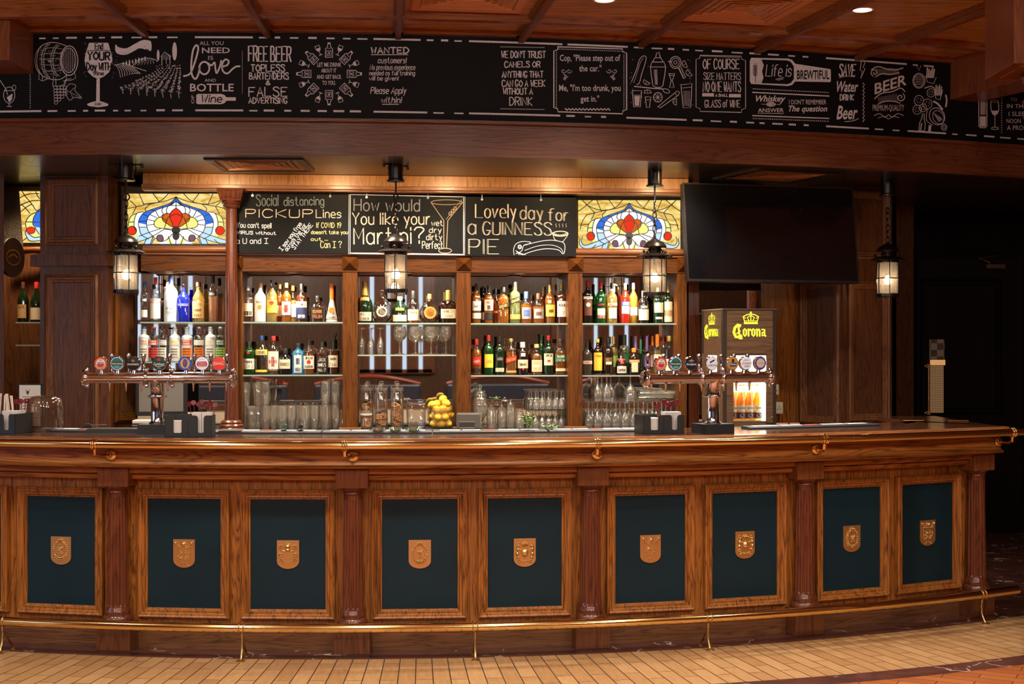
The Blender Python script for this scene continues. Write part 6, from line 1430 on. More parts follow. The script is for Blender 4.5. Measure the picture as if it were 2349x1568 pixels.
# rolls of pink paper at the right
for i, (px, py, L) in enumerate(((1790, 978, .10), (1822, 981, .07))):
    p = local(px, py, ZT, .02); p = Vector((p.x, p.y, ZT))
    p = BB(ux(px, -.12), -.12, ZB)
    t = T('paper_roll', ('longer', 'shorter')[i] + ' pink paper till roll below the wall sockets', 'paper roll', p, radians(-12 + 14 * i), 'pink paper rolls')
    mb = MB(); MX = Matrix.Rotation(pi / 2, 3, 'Y'); mb.lathe([(.008, -L / 2), (.02, -L / 2), (.02, L / 2), (.008, L / 2)], 24, (0, 0, .0202), MX); mb.build('roll', plain('pink_paper', (.58, .30, .25), .8), t, world=False)
    mb = MB(); mb.lathe([(.0078, -L / 2 + .001), (.0078, L / 2 - .001)], 16, (0, 0, .0202), MX, cap=False); mb.build('core', DGREY, t, world=False)
# ------------------------------------------------------------------ chain lanterns
LGL = None
def lantern_mats():
    m, nt, out = nodes('seeded_lantern_glass'); tc = N(nt, 'TexCoord'); nz = N(nt, 'TexNoise', i_Scale=45., i_Detail=4.); nt.links.new(tc.outputs['Object'], nz.inputs[0])
    tr = N(nt, 'BsdfTransparent'); tr.inputs[0].default_value = (.97, .92, .86, 1); tl = N(nt, 'BsdfTranslucent'); tl.inputs[0].default_value = (.95, .85, .72, 1)
    gl = N(nt, 'BsdfGlossy'); gl.inputs['Roughness'].default_value = .12
    mr = N(nt, 'MapRange'); mr.inputs['To Min'].default_value = .07; mr.inputs['To Max'].default_value = .20; nt.links.new(nz.outputs[0], mr.inputs['Value'])
    a = N(nt, 'MixShader'); nt.links.new(mr.outputs[0], a.inputs[0]); nt.links.new(tr.outputs[0], a.inputs[1]); nt.links.new(tl.outputs[0], a.inputs[2])
    lw = N(nt, 'LayerWeight'); lw.inputs[0].default_value = .35; b = N(nt, 'MixShader'); nt.links.new(lw.outputs['Facing'], b.inputs[0]); nt.links.new(a.outputs[0], b.inputs[1]); nt.links.new(gl.outputs[0], b.inputs[2])
    nt.links.new(b.outputs[0], out.inputs[0]); return m
LGL = lantern_mats(); BULB = emis('lantern_bulb', (1, .80, .52), 16.)
def lantern(label, loc, drop, rz):
    """hangs from the soffit; loc = point on the soffit, drop = chain length to the top of the dome"""
    t = T('chain_lantern', label, 'lantern', loc, rz, None)
    b = lambda mb, n, m, p=None: mb.build(n, m, p or t, world=False)
    mb = MB(); mb.lathe([(.0, 0), (.046, 0), (.046, -.088), (.055, -.096), (.055, -.104), (0, -.104)], 28)
    mb.box((0, 0, -.004), (.19, .014, .006))
    for s in (-1, 1):
        mb.torus((s * .097, 0, -.012), .008, .0035, Matrix.Rotation(pi / 2, 3, 'X'), 12, 6)
        mb.tube([(s * .052, 0, -.006), (s * .060, 0, -.02), (s * .056, 0, -.05), (s * .062, 0, -.062)], .004, 6)
    b(mb, 'canopy', IRON)
    zt = -.104 - drop
    mb = MB(); mb.tube([(0, 0, -.10), (0, 0, -.185)], .006, 8); b(mb, 'rod', IRON)
    z = -.185 - .008; n = 0; link = None
    MXX = Matrix.Rotation(pi / 2, 3, 'X')
    mb = MB(); mb.torus((0, 0, z - .012), .021, .0046, MXX, 20, 8); b(mb, 'chain_ring', IRON); z -= .034
    rem = z - zt; k = max(2, round(rem / .044)); st = rem / k
    for i in range(k):
        M = Matrix.Rotation(pi / 2 * (i % 2) + .5, 3, 'Z') @ MXX
        mb = MB(); mb.torus((0, 0, z - st * (i + .5) + .004), .0125, .0036, M, 16, 6, 1., (st / 2 + .006) / .0125); b(mb, 'chain_link', IRON)
    mb = MB(); mb.lathe([(0, .022), (.006, .020), (.009, .008), (.020, .0), (.052, -.016), (.070, -.034), (.076, -.046), (.074, -.052), (.05, -.048), (0, -.046)], 32, (0, 0, zt)); b(mb, 'dome', IRON)
    mb = MB(); mb.lathe([(.044, -.048), (.040, -.056), (.040, -.082), (.048, -.090)], 24, (0, 0, zt))
    for i in range(8): mb.ell((.041 * cos(i * pi / 4), .041 * sin(i * pi / 4), zt - .068), .0075, 8)
    b(mb, 'vent_collar', IRON)
    mb = MB(); wav = lambda a, z: 1 + .03 * cos(a * 12)
    mb.lathe([(.046, -.088), (.085, -.092), (.108, -.104), (.116, -.108), (.112, -.113), (.08, -.108), (.066, -.112), (.066, -.128)], 72, (0, 0, zt), sec=wav)
    for i in range(4):
        a = pi / 4 + i * pi / 2; mb.ell((.085 * cos(a), .085 * sin(a), zt - .078), .0095, 10); mb.tube([(.085 * cos(a), .085 * sin(a), zt - .096), (.085 * cos(a), .085 * sin(a), zt - .08)], .0045, 6)
    b(mb, 'brim', IRON)
    zg0, zg1 = zt - .128, zt - .342
    mb = MB(); mb.lathe([(.068, zg1), (.070, (zg0 + zg1) / 2), (.068, zg0)], 40, cap=False); b(mb, 'glass_chimney', LGL)
    mb = MB(); mb.torus((0, 0, (zg0 + zg1) / 2), .0745, .0038, None, 32, 6)
    for i in range(6):
        a = pi / 6 + i * pi / 3 + .25; mb.tube([(.074 * cos(a), .074 * sin(a), zg0 + .02), (.076 * cos(a), .076 * sin(a), (zg0 + zg1) / 2), (.074 * cos(a), .074 * sin(a), zg1 - .034)], .0036, 6); mb.ell((.076 * cos(a), .076 * sin(a), (zg0 + zg1) / 2), .006, 8)
    b(mb, 'cage', IRON)
    mb = MB(); mb.lathe([(.072, zg1 + .004), (.077, zg1), (.077, zg1 - .018), (.072, zg1 - .022)], 40, sec=lambda a, z: 1 + .02 * cos(a * 14)); b(mb, 'base_ring', IRON)
    zb = (zg0 + zg1) / 2
    mb = MB(); mb.lathe([(0, -.03), (.014, -.026), (.023, -.008), (.022, .008), (.013, .026), (.011, .03)], 20, (0, 0, zb - .012)); b(mb, 'bulb', BULB)
    mb = MB(); mb.lathe([(.013, .018), (.014, .04), (.010, .045), (.010, .12)], 16, (0, 0, zb)); b(mb, 'bulb_holder', IRON)
    l = lamp('lantern_light', 'POINT', (0, 0, zb - .012), 9, (1, .72, .42), shadow_soft_size=.028); l.parent = t
    return t
for px, pyc, ptop, lab in ((289, 376, 546, 'black iron chain lantern in front of the left panelled post'), (908, 378, 545, 'black iron chain lantern in front of the martini chalkboard'), (1502, 391, 556, 'black iron chain lantern in front of the right stained window'), (2036, 414, 566, 'black iron chain lantern in front of the right panelled post')):
    p = atz(px, pyc, SOF); d = p.y; drop = (ptop - pyc) / F * d - .104 - .02
    lantern(lab, p, drop, radians(px * .05))
# ------------------------------------------------------------------ air vents
VW = plain('vent_timber', (.50, .21, .085), .45); VD = plain('vent_dark', (.006, .005, .004), .7); VF = plain('vent_frame_dark', (.035, .022, .015), .35)
def vent(label, c, tdir, w, dp, z, frame_mat):
    t = Vector((tdir[0], tdir[1], 0)).normalized(); nn = Vector((-t.y, t.x, 0))
    r = T('air_vent', label, 'air vent', (c[0], c[1], z))
    fn = lambda x, y, h: Vector((c[0], c[1], z - h)) + t * x + nn * y
    mb = MB(); mb.frame(w, dp, [(0, -.004), (0, .010), (.012, .014), (.05, .008), (.05, -.03)], fn); mb.build('frame', frame_mat, r)
    mb = MB(); mb.prism([(-w / 2 + .04, -dp / 2 + .04), (w / 2 - .04, -dp / 2 + .04), (w / 2 - .04, dp / 2 - .04), (-w / 2 + .04, dp / 2 - .04)], fn, -.028, -.024); mb.build('backing', VD, r)
    for i in range(5):
        k = .055 + i * .042
        mb = MB(); mb.frame(w - 2 * k, dp - 2 * k, [(0, .004), (.002, .006), (.034, -.016), (.030, -.018), (0, .004)], fn); mb.build('louvre_ring', VW, r)
    k = .055 + 5 * .042
    mb = MB(); mb.prism([(-w / 2 + k, -dp / 2 + k), (w / 2 - k, -dp / 2 + k), (w / 2 - k, dp / 2 - k), (-w / 2 + k, dp / 2 - k)], fn, .0, .004); mb.build('centre_plate', VW, r)
vent('timber air vent in the soffit left of the middle lantern', (-1.56, 8.54), (1, .02), .60, .57, SOF, VF)
vent('timber air vent in the soffit above the television', (1.745, 9.10), (.92, .385), .62, .57, SOF, VF)
def cvent(px, lab):
    a = ang(px, .78, FC, FR); c = Fa(.83, a, 0); vent(lab, (c.x, c.y), (cos(a), sin(a)), .62, .62, CEIL, VW)
cvent(1078, 'timber air vent in the ceiling above the middle of the chalkboard band'); cvent(1690, 'timber air vent in the ceiling above the right of the chalkboard band')
for i, (x, y) in enumerate(DOWN + DOWN_BACK):
    lab = ('recessed ceiling downlight between the two ceiling vents', 'recessed ceiling downlight at the right above the brewtiful lettering')[i] if i < 2 else 'recessed ceiling downlight out in the room'
    r = T('ceiling_downlight', lab, 'downlight', (x, y, CEIL - .006), 0, None if i < 2 else 'room downlights')
    MB().lathe([(.052, .006), (.064, .004), (.064, .0), (.052, -.002)], 28, cap=False).build('ring', WHITE, r, world=False); MB().lathe([(.053, .003), (0, .003)], 28).build('diffuser', emis('downlight_glow', (1, .92, .80), 14.), r, world=False)
# ------------------------------------------------------------------ television
TVM = Matrix.Translation(Vector((1.725, 9.106, 2.336))) @ Matrix.Rotation(radians(14.5), 4, 'Z') @ Matrix.Rotation(radians(-8.1), 4, 'X').inverted().inverted()
tv = T('television', 'large black wall television tilted under the soffit at the right', 'television', (1.725, 9.106, 2.0), 0)
TW, TH = 1.23, .655
tilt = Matrix.Rotation(radians(14.5), 3, 'Z') @ Matrix.Rotation(radians(-8.1), 3, 'X')
def tvp(x, y, h): return Vector((1.725, 9.106, 2.336)) + tilt @ Vector((x, -h, y))
mb = MB(); mb.prism([(-TW / 2, -TH / 2), (TW / 2, -TH / 2), (TW / 2, TH / 2), (-TW / 2, TH / 2)], tvp, -.05, .0); mb.build('casing', BLACK, tv, bevel=.003)
mb = MB(); mb.prism([(-TW / 2 + .010, -TH / 2 + .018), (TW / 2 - .010, -TH / 2 + .018), (TW / 2 - .010, TH / 2 - .010), (-TW / 2 + .010, TH / 2 - .010)], tvp, .0, .0015); mb.build('screen', plain('tv_glass', (.004, .004, .005), .04, spec=.6), tv)
mb = MB(); mb.frame(TW, TH, [(0, -.002), (0, .004), (.008, .004), (.010, .001)], tvp); mb.prism([(-.03, -TH / 2 - .006), (.03, -TH / 2 - .006), (.03, -TH / 2), (-.03, -TH / 2)], tvp, -.02, .002); mb.build('bezel', plain('tv_bezel', (.035, .028, .024), .3, .5), tv)
mb = MB(); mb.tube([tvp(0, .1, -.05), tvp(0, .16, -.16), Vector((1.70, 9.40, SOF - .03))], .022, 10); mb.build('bracket', IRON, tv)
# ------------------------------------------------------------------ lit bottle fridge
FX, FY = ux(1697, -.06), -.06
p = BB(FX, .0, ZB); FRZ = radians(20)
FWD, FD, FH = .365, .37, .795
def sc(px, v): return ux(px, v)
p = atd(1694, HZ, 9.06); p.z = ZB
fg = T('bottle_fridge', 'small wood-effect bottle fridge with a lit yellow crown logo and beer inside', 'fridge', p, radians(13))
FW = wood('fridge_wood', (.135, .072, .036), (.05, .026, .014), 'X', rough=.4, coat=.1)
FB = plain('fridge_edge', (.028, .017, .012), .4)
b = lambda mb, n, m, par=None: mb.build(n, m, par or fg, world=False)
Z0, Z1 = .075, .50           # window of the door
mb = MB(); mb.box((0, FD / 2 - .002, FH / 2 + .02), (FWD - .02, .02, FH - .06)); mb.box((FWD / 2 - .01, 0, FH / 2 + .02), (.02, FD, FH - .05)); mb.box((0, 0, (Z1 + FH) / 2), (FWD, FD, FH - Z1)); mb.box((0, 0, Z0 / 2 + .01), (FWD, FD, Z0 - .02))
b(mb, 'cabinet', FW)
mb = MB(); mb.box((0, 0, FH + .004), (FWD + .01, FD + .01, .008)); b(mb, 'top_plate', STEEL)
mb = MB()
for x, y in ((-1, -1), (1, -1), (-1, 1)): mb.box((x * (FWD / 2 - .012), y * (FD / 2 - .012), FH / 2 + .01), (.028, .028, FH - .02))
b(mb, 'corner_posts', FB)
mb = MB(); mb.box((0, -FD / 2 - .003, (Z1 + FH) / 2 + .0), (FWD - .05, .012, FH - Z1 - .02)); mb.box((-FWD / 2 + .046, -FD / 2 - .003, (Z0 + Z1) / 2), (.045, .012, Z1 - Z0 + .02)); mb.box((FWD / 2 - .046, -FD / 2 - .003, (Z0 + Z1) / 2), (.045, .012, Z1 - Z0 + .02)); dr2 = b(mb, 'door', FW)
mb = MB(); mb.box((0, -FD / 2 - .002, (Z0 + Z1) / 2), (FWD - .12, .006, Z1 - Z0)); b(mb, 'glass_pane', GLASS, dr2)
mb = MB(); mb.box((-FWD / 2 + .002, 0, (Z0 + Z1) / 2), (.005, FD * .50, Z1 - Z0)); b(mb, 'side_glass', GLASS)
mb = MB(); mb.box((-FWD / 2, -FD * .37, (Z0 + Z1) / 2), (.006, FD * .26, Z1 - Z0 + .02)); mb.box((-FWD / 2, FD * .37, (Z0 + Z1) / 2), (.006, FD * .26, Z1 - Z0 + .02)); b(mb, 'side_panel', FW)
mb = MB(); mb.box((0, FD / 2 - .02, (Z0 + Z1) / 2), (FWD - .05, .004, Z1 - Z0)); mb.box((.0, 0, Z1 - .004), (FWD - .05, FD - .04, .006)); mb.box((FWD / 2 - .024, 0, (Z0 + Z1) / 2), (.004, FD - .06, Z1 - Z0)); b(mb, 'light_panel', emis('fridge_light', (1, .93, .80), 3.6))
mb = MB()
for i in range(9): mb.tube([(-.15 + i * .037, -FD / 2 + .03, Z1 - .02), (-.15 + i * .037, FD / 2 - .03, Z1 - .02)], .002, 5)
b(mb, 'wire_shelf', STEEL)
mb = MB(); mb.box((-.04, -FD / 2 - .06, .012), (FWD + .08, .10, .024)); b(mb, 'drip_shelf', STEEL)
mb = MB(); mb.box((-.04, -FD / 2 - .062, -.012 + .016), (FWD + .09, .104, .012)); b(mb, 'base_tray', BLACK)
mb = MB(); [mb.ell((.10 + i * .03, -FD / 2 - .112, .018), .006, 8) for i in range(2)]; mb.ell((FWD / 2 - .03, -FD / 2 - .012, .10), .006, 8); b(mb, 'knob', STEEL)
YEL = emis('lit_yellow_logo', (.92, .88, .05), 1.5)
def corona(sf, w):
    a = Art(sf, lift=.001)
    a.bt(("Corona", .15, .015), -.98 * w, .05 * w, .98 * w, -.50 * w) if 0 else None
    # blackletter word: heavy C with a long tail, then upright pointed letters
    def L(P, ww=.11): a.line([(x * w, y * w) for x, y in P], ww * w)
    L([(-.60, -.30), (-.74, -.34), (-.90, -.20), (-.96, .05), (-.86, .28), (-.66, .30), (-.54, .24)], .15); L([(-.70, -.26), (-.66, .12), (-.60, .40), (-.50, .36)], .10); L([(-.80, .12), (-.60, -.02)], .06)
    x = -.46
    for ch, ww in (('o', .24), ('r', .18), ('o', .24), ('n', .26), ('a', .24)):
        if ch == 'o': L([(x + .05, -.06), (x + .05, .16), (x + .13, .25), (x + .20, .16), (x + .20, -.06), (x + .11, -.13), (x + .05, -.06)], .09)
        elif ch == 'r': L([(x + .03, -.12), (x + .06, -.06), (x + .06, .24)], .09); L([(x + .08, -.04), (x + .17, -.13), (x + .2, -.05)], .08)
        elif ch == 'n': L([(x + .03, -.12), (x + .06, -.06), (x + .06, .24)], .09); L([(x + .08, -.06), (x + .17, -.12), (x + .21, -.04), (x + .21, .24)], .09)
        else: L([(x + .05, -.10), (x + .19, -.10), (x + .20, .2), (x + .26, .24)], .09); L([(x + .20, .04), (x + .06, .06), (x + .06, .22), (x + .20, .2)], .08)
        x += ww + .03
    # crown
    L([(-.36, -.44), (.36, -.44)], .10); L([(-.34, -.56), (.34, -.56)], .03)
    for s in (-1, 1):
        L([(s * .34, -.50), (s * .44, -.78), (s * .30, -.70)], .05); L([(s * .44, -.78), (s * .24, -.88), (s * .02, -.92)], .05); L([(s * .12, -.58), (s * .20, -.74), (s * .02, -.84)], .05)
    L([(0, -.58), (0, -.90)], .05); L([(0, -.92), (0, -1.04)], .06); L([(-.05, -.99), (.05, -.99)], .04)
    for i in range(5): a.disc((-.24 + .12 * i) * w, -.50 * w, .028 * w)
    return a
a = corona(lambda x, y, l: Vector((x + .005, -FD / 2 - .0095 - l, .655 - y)), .122); a.mb.build('lit_logo', YEL, fg, world=False)
a = corona(lambda x, y, l: Vector((-FWD / 2 - .0045 - l, -x * 1.1 + .0, .655 - y)), .118); a.mb.build('lit_logo', YEL, fg, world=False)
F13 = Matrix.Rotation(radians(13), 3, 'Z'); bm0 = None
BEERG = glass('clear_beer_glass', (.98, .92, .74), .5, edge=.3); BEERL = glass('lager', (.96, .66, .12), .2, (.85, .42, .03), .35)
for i in range(10):
    x = -.125 + (i % 5) * .058; y = -.06 + (i // 5) * .09; loc = Vector(p) + F13 @ Vector((x, y, Z0 + .002))
    lab = 'clear bottle of lager in the lit fridge, %s from left in the %s row' % (ORD[i % 5], ('front', 'rear')[i // 5])
    if bm0 is None:
        bm0 = T('beer_bottle', lab, 'beer bottle', loc, radians(13), 'lager bottles in the fridge')
        h, R = .232, .0285; P = [(0, 0), (.026, 0), (R, .004), (R, .125), (.025, .145), (.014, .185), (.0125, .222), (.0135, .224), (.0135, .228)]
        MB().lathe(P, 18).build('glass_body', BEERG, bm0, world=False); MB().lathe([(0, .004), (.0265, .004), (.0265, .124), (.0235, .144), (.013, .18), (0, .18)], 18).build('liquid', BEERL, bm0, world=False)
        MB().lathe([(.0145, .224), (.0145, .231), (.011, .233), (0, .233)], 16).build('cap', LM['D'], bm0, world=False)
        lb = MB().lathe([(R + .0006, .055), (R + .0006, .098)], 16, a0=-pi * .9, a1=-pi * .1).build('label', LM['C'], bm0, world=False)
        a = Art(lambda X, Y, l: Vector(((R + .0012) * sin(X), -(R + .0012) * cos(X), Y)), lift=0)
        V, Fc = BTXT[("Corona", .15, .015)]; ax, bx = min(v[0] for v in V), max(v[0] for v in V)
        a.mb.add([a.surf((x2 - ax) / (bx - ax) * 1.5 - .75, .074 + y2 * .019, 0) for x2, y2 in V], Fc); a.mb.build('lettering', LM['N'], lb, world=False)
        MB().lathe([(R + .0006, .012), (R + .0006, .048)], 16, a0=-pi * .9, a1=-pi * .1).build('lower_label', LM['N'], bm0, world=False)
        a = Art(lambda X, Y, l: Vector(((R + .0013) * sin(X), -(R + .0013) * cos(X), Y)), lift=0); a.disc(0, .03, .5, .013, 16); a.mb.build('emblem', LM['D'], lb, world=False)
    else: dup(bm0, loc, radians(13), lab)
lamp('fridge_lamp', 'AREA', Vector(p) + Vector((0, 0, Z1 - .02)), 5.0, (1, .93, .78), shape='SQUARE', size=.26)
# sockets, cable and conduit beside the fridge
for i, (px, py, w, h, lab) in enumerate(((1776, 893, .055, .075, 'upper cream wall socket box beside the fridge'), (1784, 935, .065, .085, 'lower cream wall socket with a plug hole beside the fridge'))):
    c = atd(px, py, 9.80); r = T('wall_socket', lab, 'socket', c, radians(9))
    MB().box((0, 0, 0), (w, .05, h)).build('box', plain('cream_plastic', (.52, .44, .31), .5), r, world=False, bevel=.004); MB().box((0, -.026, 0), (w * .75, .003, h * .75)).build('face', plain('cream_face', (.60, .52, .38), .4), r, world=False)
    mb = MB(); [mb.box((dx * w, -.0285, dz * h), (.006, .003, .008)) for dx, dz in ((-.15, -.1), (.15, -.1), (0, .12))]; mb.build('holes', BLACK, r, world=False)
q = [atd(1770, 948, 9.74), atd(1772, 958, 9.68), atd(1782, 967, 9.62), atd(1796, 972, 9.6), atd(1806, 974, 9.62)]
tag(MB().tube(smooth_pts(q, 5), .003, 6).build('power_cable', BLACK, None), 'thin dark power cable hanging below the lower wall socket', 'cable')
# round sign in the far left niche, seen nearly edge-on
c = atd(30, 590, 9.12); r = T('round_plaque', 'round black plaque mounted edge-on in the far left niche', 'plaque', c, radians(0))
MR = Matrix.Rotation(radians(77), 3, 'Z') @ Matrix.Rotation(pi / 2, 3, 'X')
MB().lathe([(0, -.03), (.125, -.03), (.13, -.02), (.13, .0), (.124, .004), (.118, .0), (0, .0)], 40, M=MR).build('disc', BLACK, r, world=False); MB().torus((0, 0, 0), .128, .005, MR, 40, 8).build('rim', plain('plaque_rim', (.09, .09, .09), .25, .8), r, world=False)
a = Art(lambda x, y, l: MR @ Vector((x, y, .001 + l)), lift=.001); a.oval(0, 0, .08, .05, .004); a.line([(-.05, .0), (.0, .02), (.05, .0)], .005, True); a.mb.build('lettering', LM['D'], r, world=False)
# ------------------------------------------------------------------ beam boxes dropping from the ceiling in front of the band
BXW = wood('beam_wood', (.23, .075, .024), (.10, .03, .011), 'Z', rough=.3)
x1 = atd(83, HZ, 8.16).x
mb = MB(); mb.box((x1 - .5, 7.93, (3.205 + CEIL) / 2 + .005), (1.0, .40, CEIL - 3.205 + .02)); b1 = mb.build('beam_left', BXW, None, bevel=.004); tag(b1, kind='structure'); b1.name = 'trim_%d' % (TRIM_N + 1)
mb = MB()
aR = ang(2210, 0, FC, FR); pR = Fa(.0, aR, 0); pN = pR + Vector((.62, -1.5, 0)); wv = Vector((.17, .02, 0))
mb.prism([(pR.x - .12, pR.y + .03), (pN.x - .25, pN.y), (pN.x + .2, pN.y), (pR.x + .12, pR.y + .04)], lambda x, y, t: Vector((x, y, t)), 3.20, CEIL + .004); b2 = mb.build('beam_right', BXW, None, bevel=.004); b2.name = 'trim_%d' % (TRIM_N + 2); tag(b2, kind='structure')
pc = atd(2386, HZ, 7.0)
t = T('room_column', 'turned wooden column with a square capital at the upper right corner', 'column', (pc.x, pc.y, 0))
mb = MB(); mb.lathe([(.07, 0), (.07, .5), (.06, .6), (.055, 2.3), (.05, 2.6), (.06, 2.66), (.045, 2.70), (.085, 2.76), (.06, 2.80), (.09, 2.84), (.05, 2.88), (.09, 2.93), (.10, 2.96), (.07, 2.99)], 32, (pc.x, pc.y, 0)); mb.build('shaft', MAHZ, t)
mb = MB(); mb.box((pc.x, pc.y, 3.225), (.42, .42, .47)); mb.box((pc.x, pc.y, 3.00), (.30, .30, .03)); mb.box((pc.x, pc.y, 3.03), (.36, .36, .03)); mb.box((pc.x, pc.y, 3.44), (.46, .46, .05)); mb.build('capital', BXW, t, bevel=.004)
# booths out in the room, seen only in the mirrors
SEAT = plain('booth_leather', (.018, .024, .04), .35); RAILW = plain('booth_rail_wood', (.16, .035, .018), .2, coat=.5)
for i, (x, y) in enumerate(((-2.2, -1.6), (-.2, -1.6), (1.8, -1.6), (3.8, -1.6))):
    t = T('booth_seat', 'dark leather booth seat by the windows, %s in its row' % ORD[i], 'booth', (x, y, 0), 0, 'booth seats')
    MB().box((0, .0, .22), (1.6, .55, .44)).build('seat', SEAT, t, world=False, bevel=.03); MB().box((0, -.28, .7), (1.6, .12, .6)).build('backrest', SEAT, t, world=False, bevel=.03)
    MB().tube([(-.8 + .1 * k, -.28, 1.0 + .12 * sin(pi * k / 16)) for k in range(17)], .035, 10).build('top_rail', RAILW, t, world=False)
for i, g in enumerate(FILL_GLOBES):  # bodies of the added fill lamps, kept out of view
    t = T('fill_globe', 'added opal globe lamp out of view, %s in its row' % ORD[i], 'pendant lamp', (g[0], g[1], g[2] - .2), 0, 'added globe lamps')
    MB().ell((0, 0, .2), .2, 24).build('globe', glass('opal_globe', (.95, .93, .9), .2), t, world=False); MB().ell((0, 0, .2), .07, 16).build('bulb', emis('globe_bulb', (1, .9, .76), 30), t, world=False)
    MB().tube([(0, 0, .40), (0, 0, CEIL - g[2] + .2)], .008, 8).build('stem', BRASS, t, world=False)
# ------------------------------------------------------------------ the chalkboard band over the bar
band = T('chalkboard_band', 'long curved black chalkboard band of white lettering above the bar', 'chalkboard', Fa(0, ang(1174, 0, FC, FR), 2.93))
mb = MB(); mb.sweep([(-.03, 2.93), (0, 2.93), (0, CEIL), (-.03, CEIL)], FA0, FA1, 70, FC, FR); mb.build('board', CHALKB, band)
Z1 = dict(sc=2.936, ox=0, oy=0); Z2 = dict(sc=2.936, ox=700, oy=0); Z3 = dict(sc=2.475, ox=1400, oy=0)
def B(z, lift=.003): return Art(fas, lift=lift, **z)
def done(a, name='chalk_lettering', mat=None): return a.build(name, mat or CHALK, band)
# dashed borders (kept at one height round the curve)
r = random.Random(4); a = Art(fas); b_ = MB()
def dash(x0, x1, z, h=.011):
    n = max(1, int((x1 - x0) / 40)); A_ = [ang(x0 + (x1 - x0) * i / n, .003, FC, FR) for i in range(n + 1)]
    for p, q in zip(A_, A_[1:]): b_.add([Fa(.003, p, z), Fa(.003, q, z), Fa(.003, q, z + h), Fa(.003, p, z + h)], [(0, 1, 2, 3)])
for z, longs, x in ((3.402, ((447, 580), (857, 965), (1076, 1290), (1302, 1440), (1895, 2080)), 90), (2.972, ((0, 95), (448, 558), (857, 980), (1076, 1285), (1437, 1575), (1895, 1993), (2082, 2170)), 0)):
    for l in longs: dash(l[0], l[1], z)
    while x < 2345:
        w = r.uniform(11, 26); hitl = [l for l in longs if l[0] - 12 < x + w and x < l[1] + 12]
        if hitl: x = hitl[0][1] + 14; continue
        if not (z > 3.2 and x > 2150): dash(x, x + w, z, r.uniform(.008, .012))
        x += w + r.uniform(12, 24)
a.mb = b_; done(a, 'chalk_border')
a = B(Z1); a.dots(203, 490, 203, 725, 17, 1.2); a.dots(1632, 345, 1632, 630, 40, .7); done(a, 'dotted_rule')
a = B(Z1); a.oval(62, 640, 38, 55, 1.3); a.line([(28, 610), (98, 610)], 1.2); a.line([(62, 695), (62, 708)], 2.); a.line([(48, 716), (78, 716)], 1.6); a.line([(0, 540), (40, 600), (52, 640)], 1.3); a.poly([(45, 655), (85, 630), (80, 670), (62, 690)]); a.oval(95, 590, 12, 18, 1.); done(a, 'cocktail_drawing')
# barrel and grapes
a = B(Z1); rb = random.Random(2)
a.oval(466, 408, 58, 100, 1.8); a.oval(463, 406, 47, 84, 1.2)
for k in range(-3, 4): hh = sqrt(max(0, 1 - (k * 12 / 47.) ** 2)) * 82; a.line([(463 + k * 12, 406 - hh), (463 + k * 12, 406 + hh)], .8)
a.line([(445, 308), (390, 290), (330, 287), (275, 312), (256, 350), (248, 400), (252, 450), (280, 505), (330, 530), (400, 535), (450, 505)], 1.3, True)
for dx, s in ((-58, 1.0), (-72, 1.03), (-120, 1.1), (-134, 1.1), (-178, .9)): a.oval(466 + dx, 408, 52, 104 * s, 1.0, pi * .55, pi * 1.45)
for k in (-70, -40, -8, 28, 62): a.line([(262 + abs(k) * .3, 405 + k * .95), (340, 405 + k * 1.2), (418, 406 + k * 1.1)], .7, True)
for k in range(70): x, y = rb.uniform(262, 410), rb.uniform(325, 500); a.line([(x, y), (x + rb.uniform(8, 22), y + rb.uniform(-3, 4))], .45)
for P in ([(265, 470), (262, 535), (285, 545), (335, 525)], [(360, 510), (355, 580), (400, 580), (440, 565), (450, 510)], [(500, 480), (510, 525), (480, 540), (425, 545)], [(285, 510), (285, 540)], [(375, 525), (378, 580)]): a.line(P, 1.)
done(a, 'barrel_drawing')
a = B(Z1)
for i in range(6):
    for j in range(i + 1 if i < 4 else 4): a.oval(352 + (5 - i) * 5 + j * 22 + i * 4, 690 - i * 20, 11.5, 11.5, .9)
a.line([(440, 600), (470, 565), (510, 575), (505, 610), (550, 660), (500, 655), (470, 675), (445, 640), (440, 600)], 1., True)
for P in ([(450, 610), (540, 655)], [(470, 620), (500, 590)], [(480, 630), (490, 660)]): a.line(P, .7)
a.line([(430, 585), (440, 540), (480, 530)], 1., True); done(a, 'grape_drawing')
# wine glass
a = B(Z1); a.poly([(600, 288), (728, 288), (750, 360), (757, 400), (752, 440), (735, 485), (700, 515), (672, 527), (672, 680), (700, 688), (730, 700), (725, 713), (660, 722), (595, 713), (585, 700), (615, 688), (648, 680), (650, 527), (625, 515), (592, 485), (575, 440), (570, 400), (577, 360)])
for i in range(26): x = rb.choice((rb.uniform(560, 580), rb.uniform(755, 790))); a.disc(x, rb.uniform(290, 540), rb.uniform(1, 2.4), None, 6)
done(a, 'wine_glass_drawing')
a = B(Z1, .0055); a.line([(590, 342), (742, 340)], 1.4); a.st('End', 640, 292, 692, 332, 2.2); a.st('YOUR', 592, 352, 738, 402, 3.6, jit=.2); a.st('Day WITH', 584, 424, 748, 472, 2.8, jit=.2); a.st('Wine', 628, 482, 698, 506, 1.8); a.st('ENJOY', 640, 692, 682, 708, 1.); a.line([(640, 540), (656, 530)], .8); done(a, 'chalk_lettering', CHALKB)
a = B(Z1); a.poly([(p.x, p.y) for p in smooth_pts([(x, y, 0) for x, y in ((778, 300), (800, 318), (850, 325), (905, 297), (960, 270), (1000, 272), (1018, 285), (1018, 340), (985, 335), (940, 325), (900, 345), (850, 368), (800, 365), (778, 345))], 5, True)]); done(a, 'scroll_drawing')
a = B(Z1, .0055)
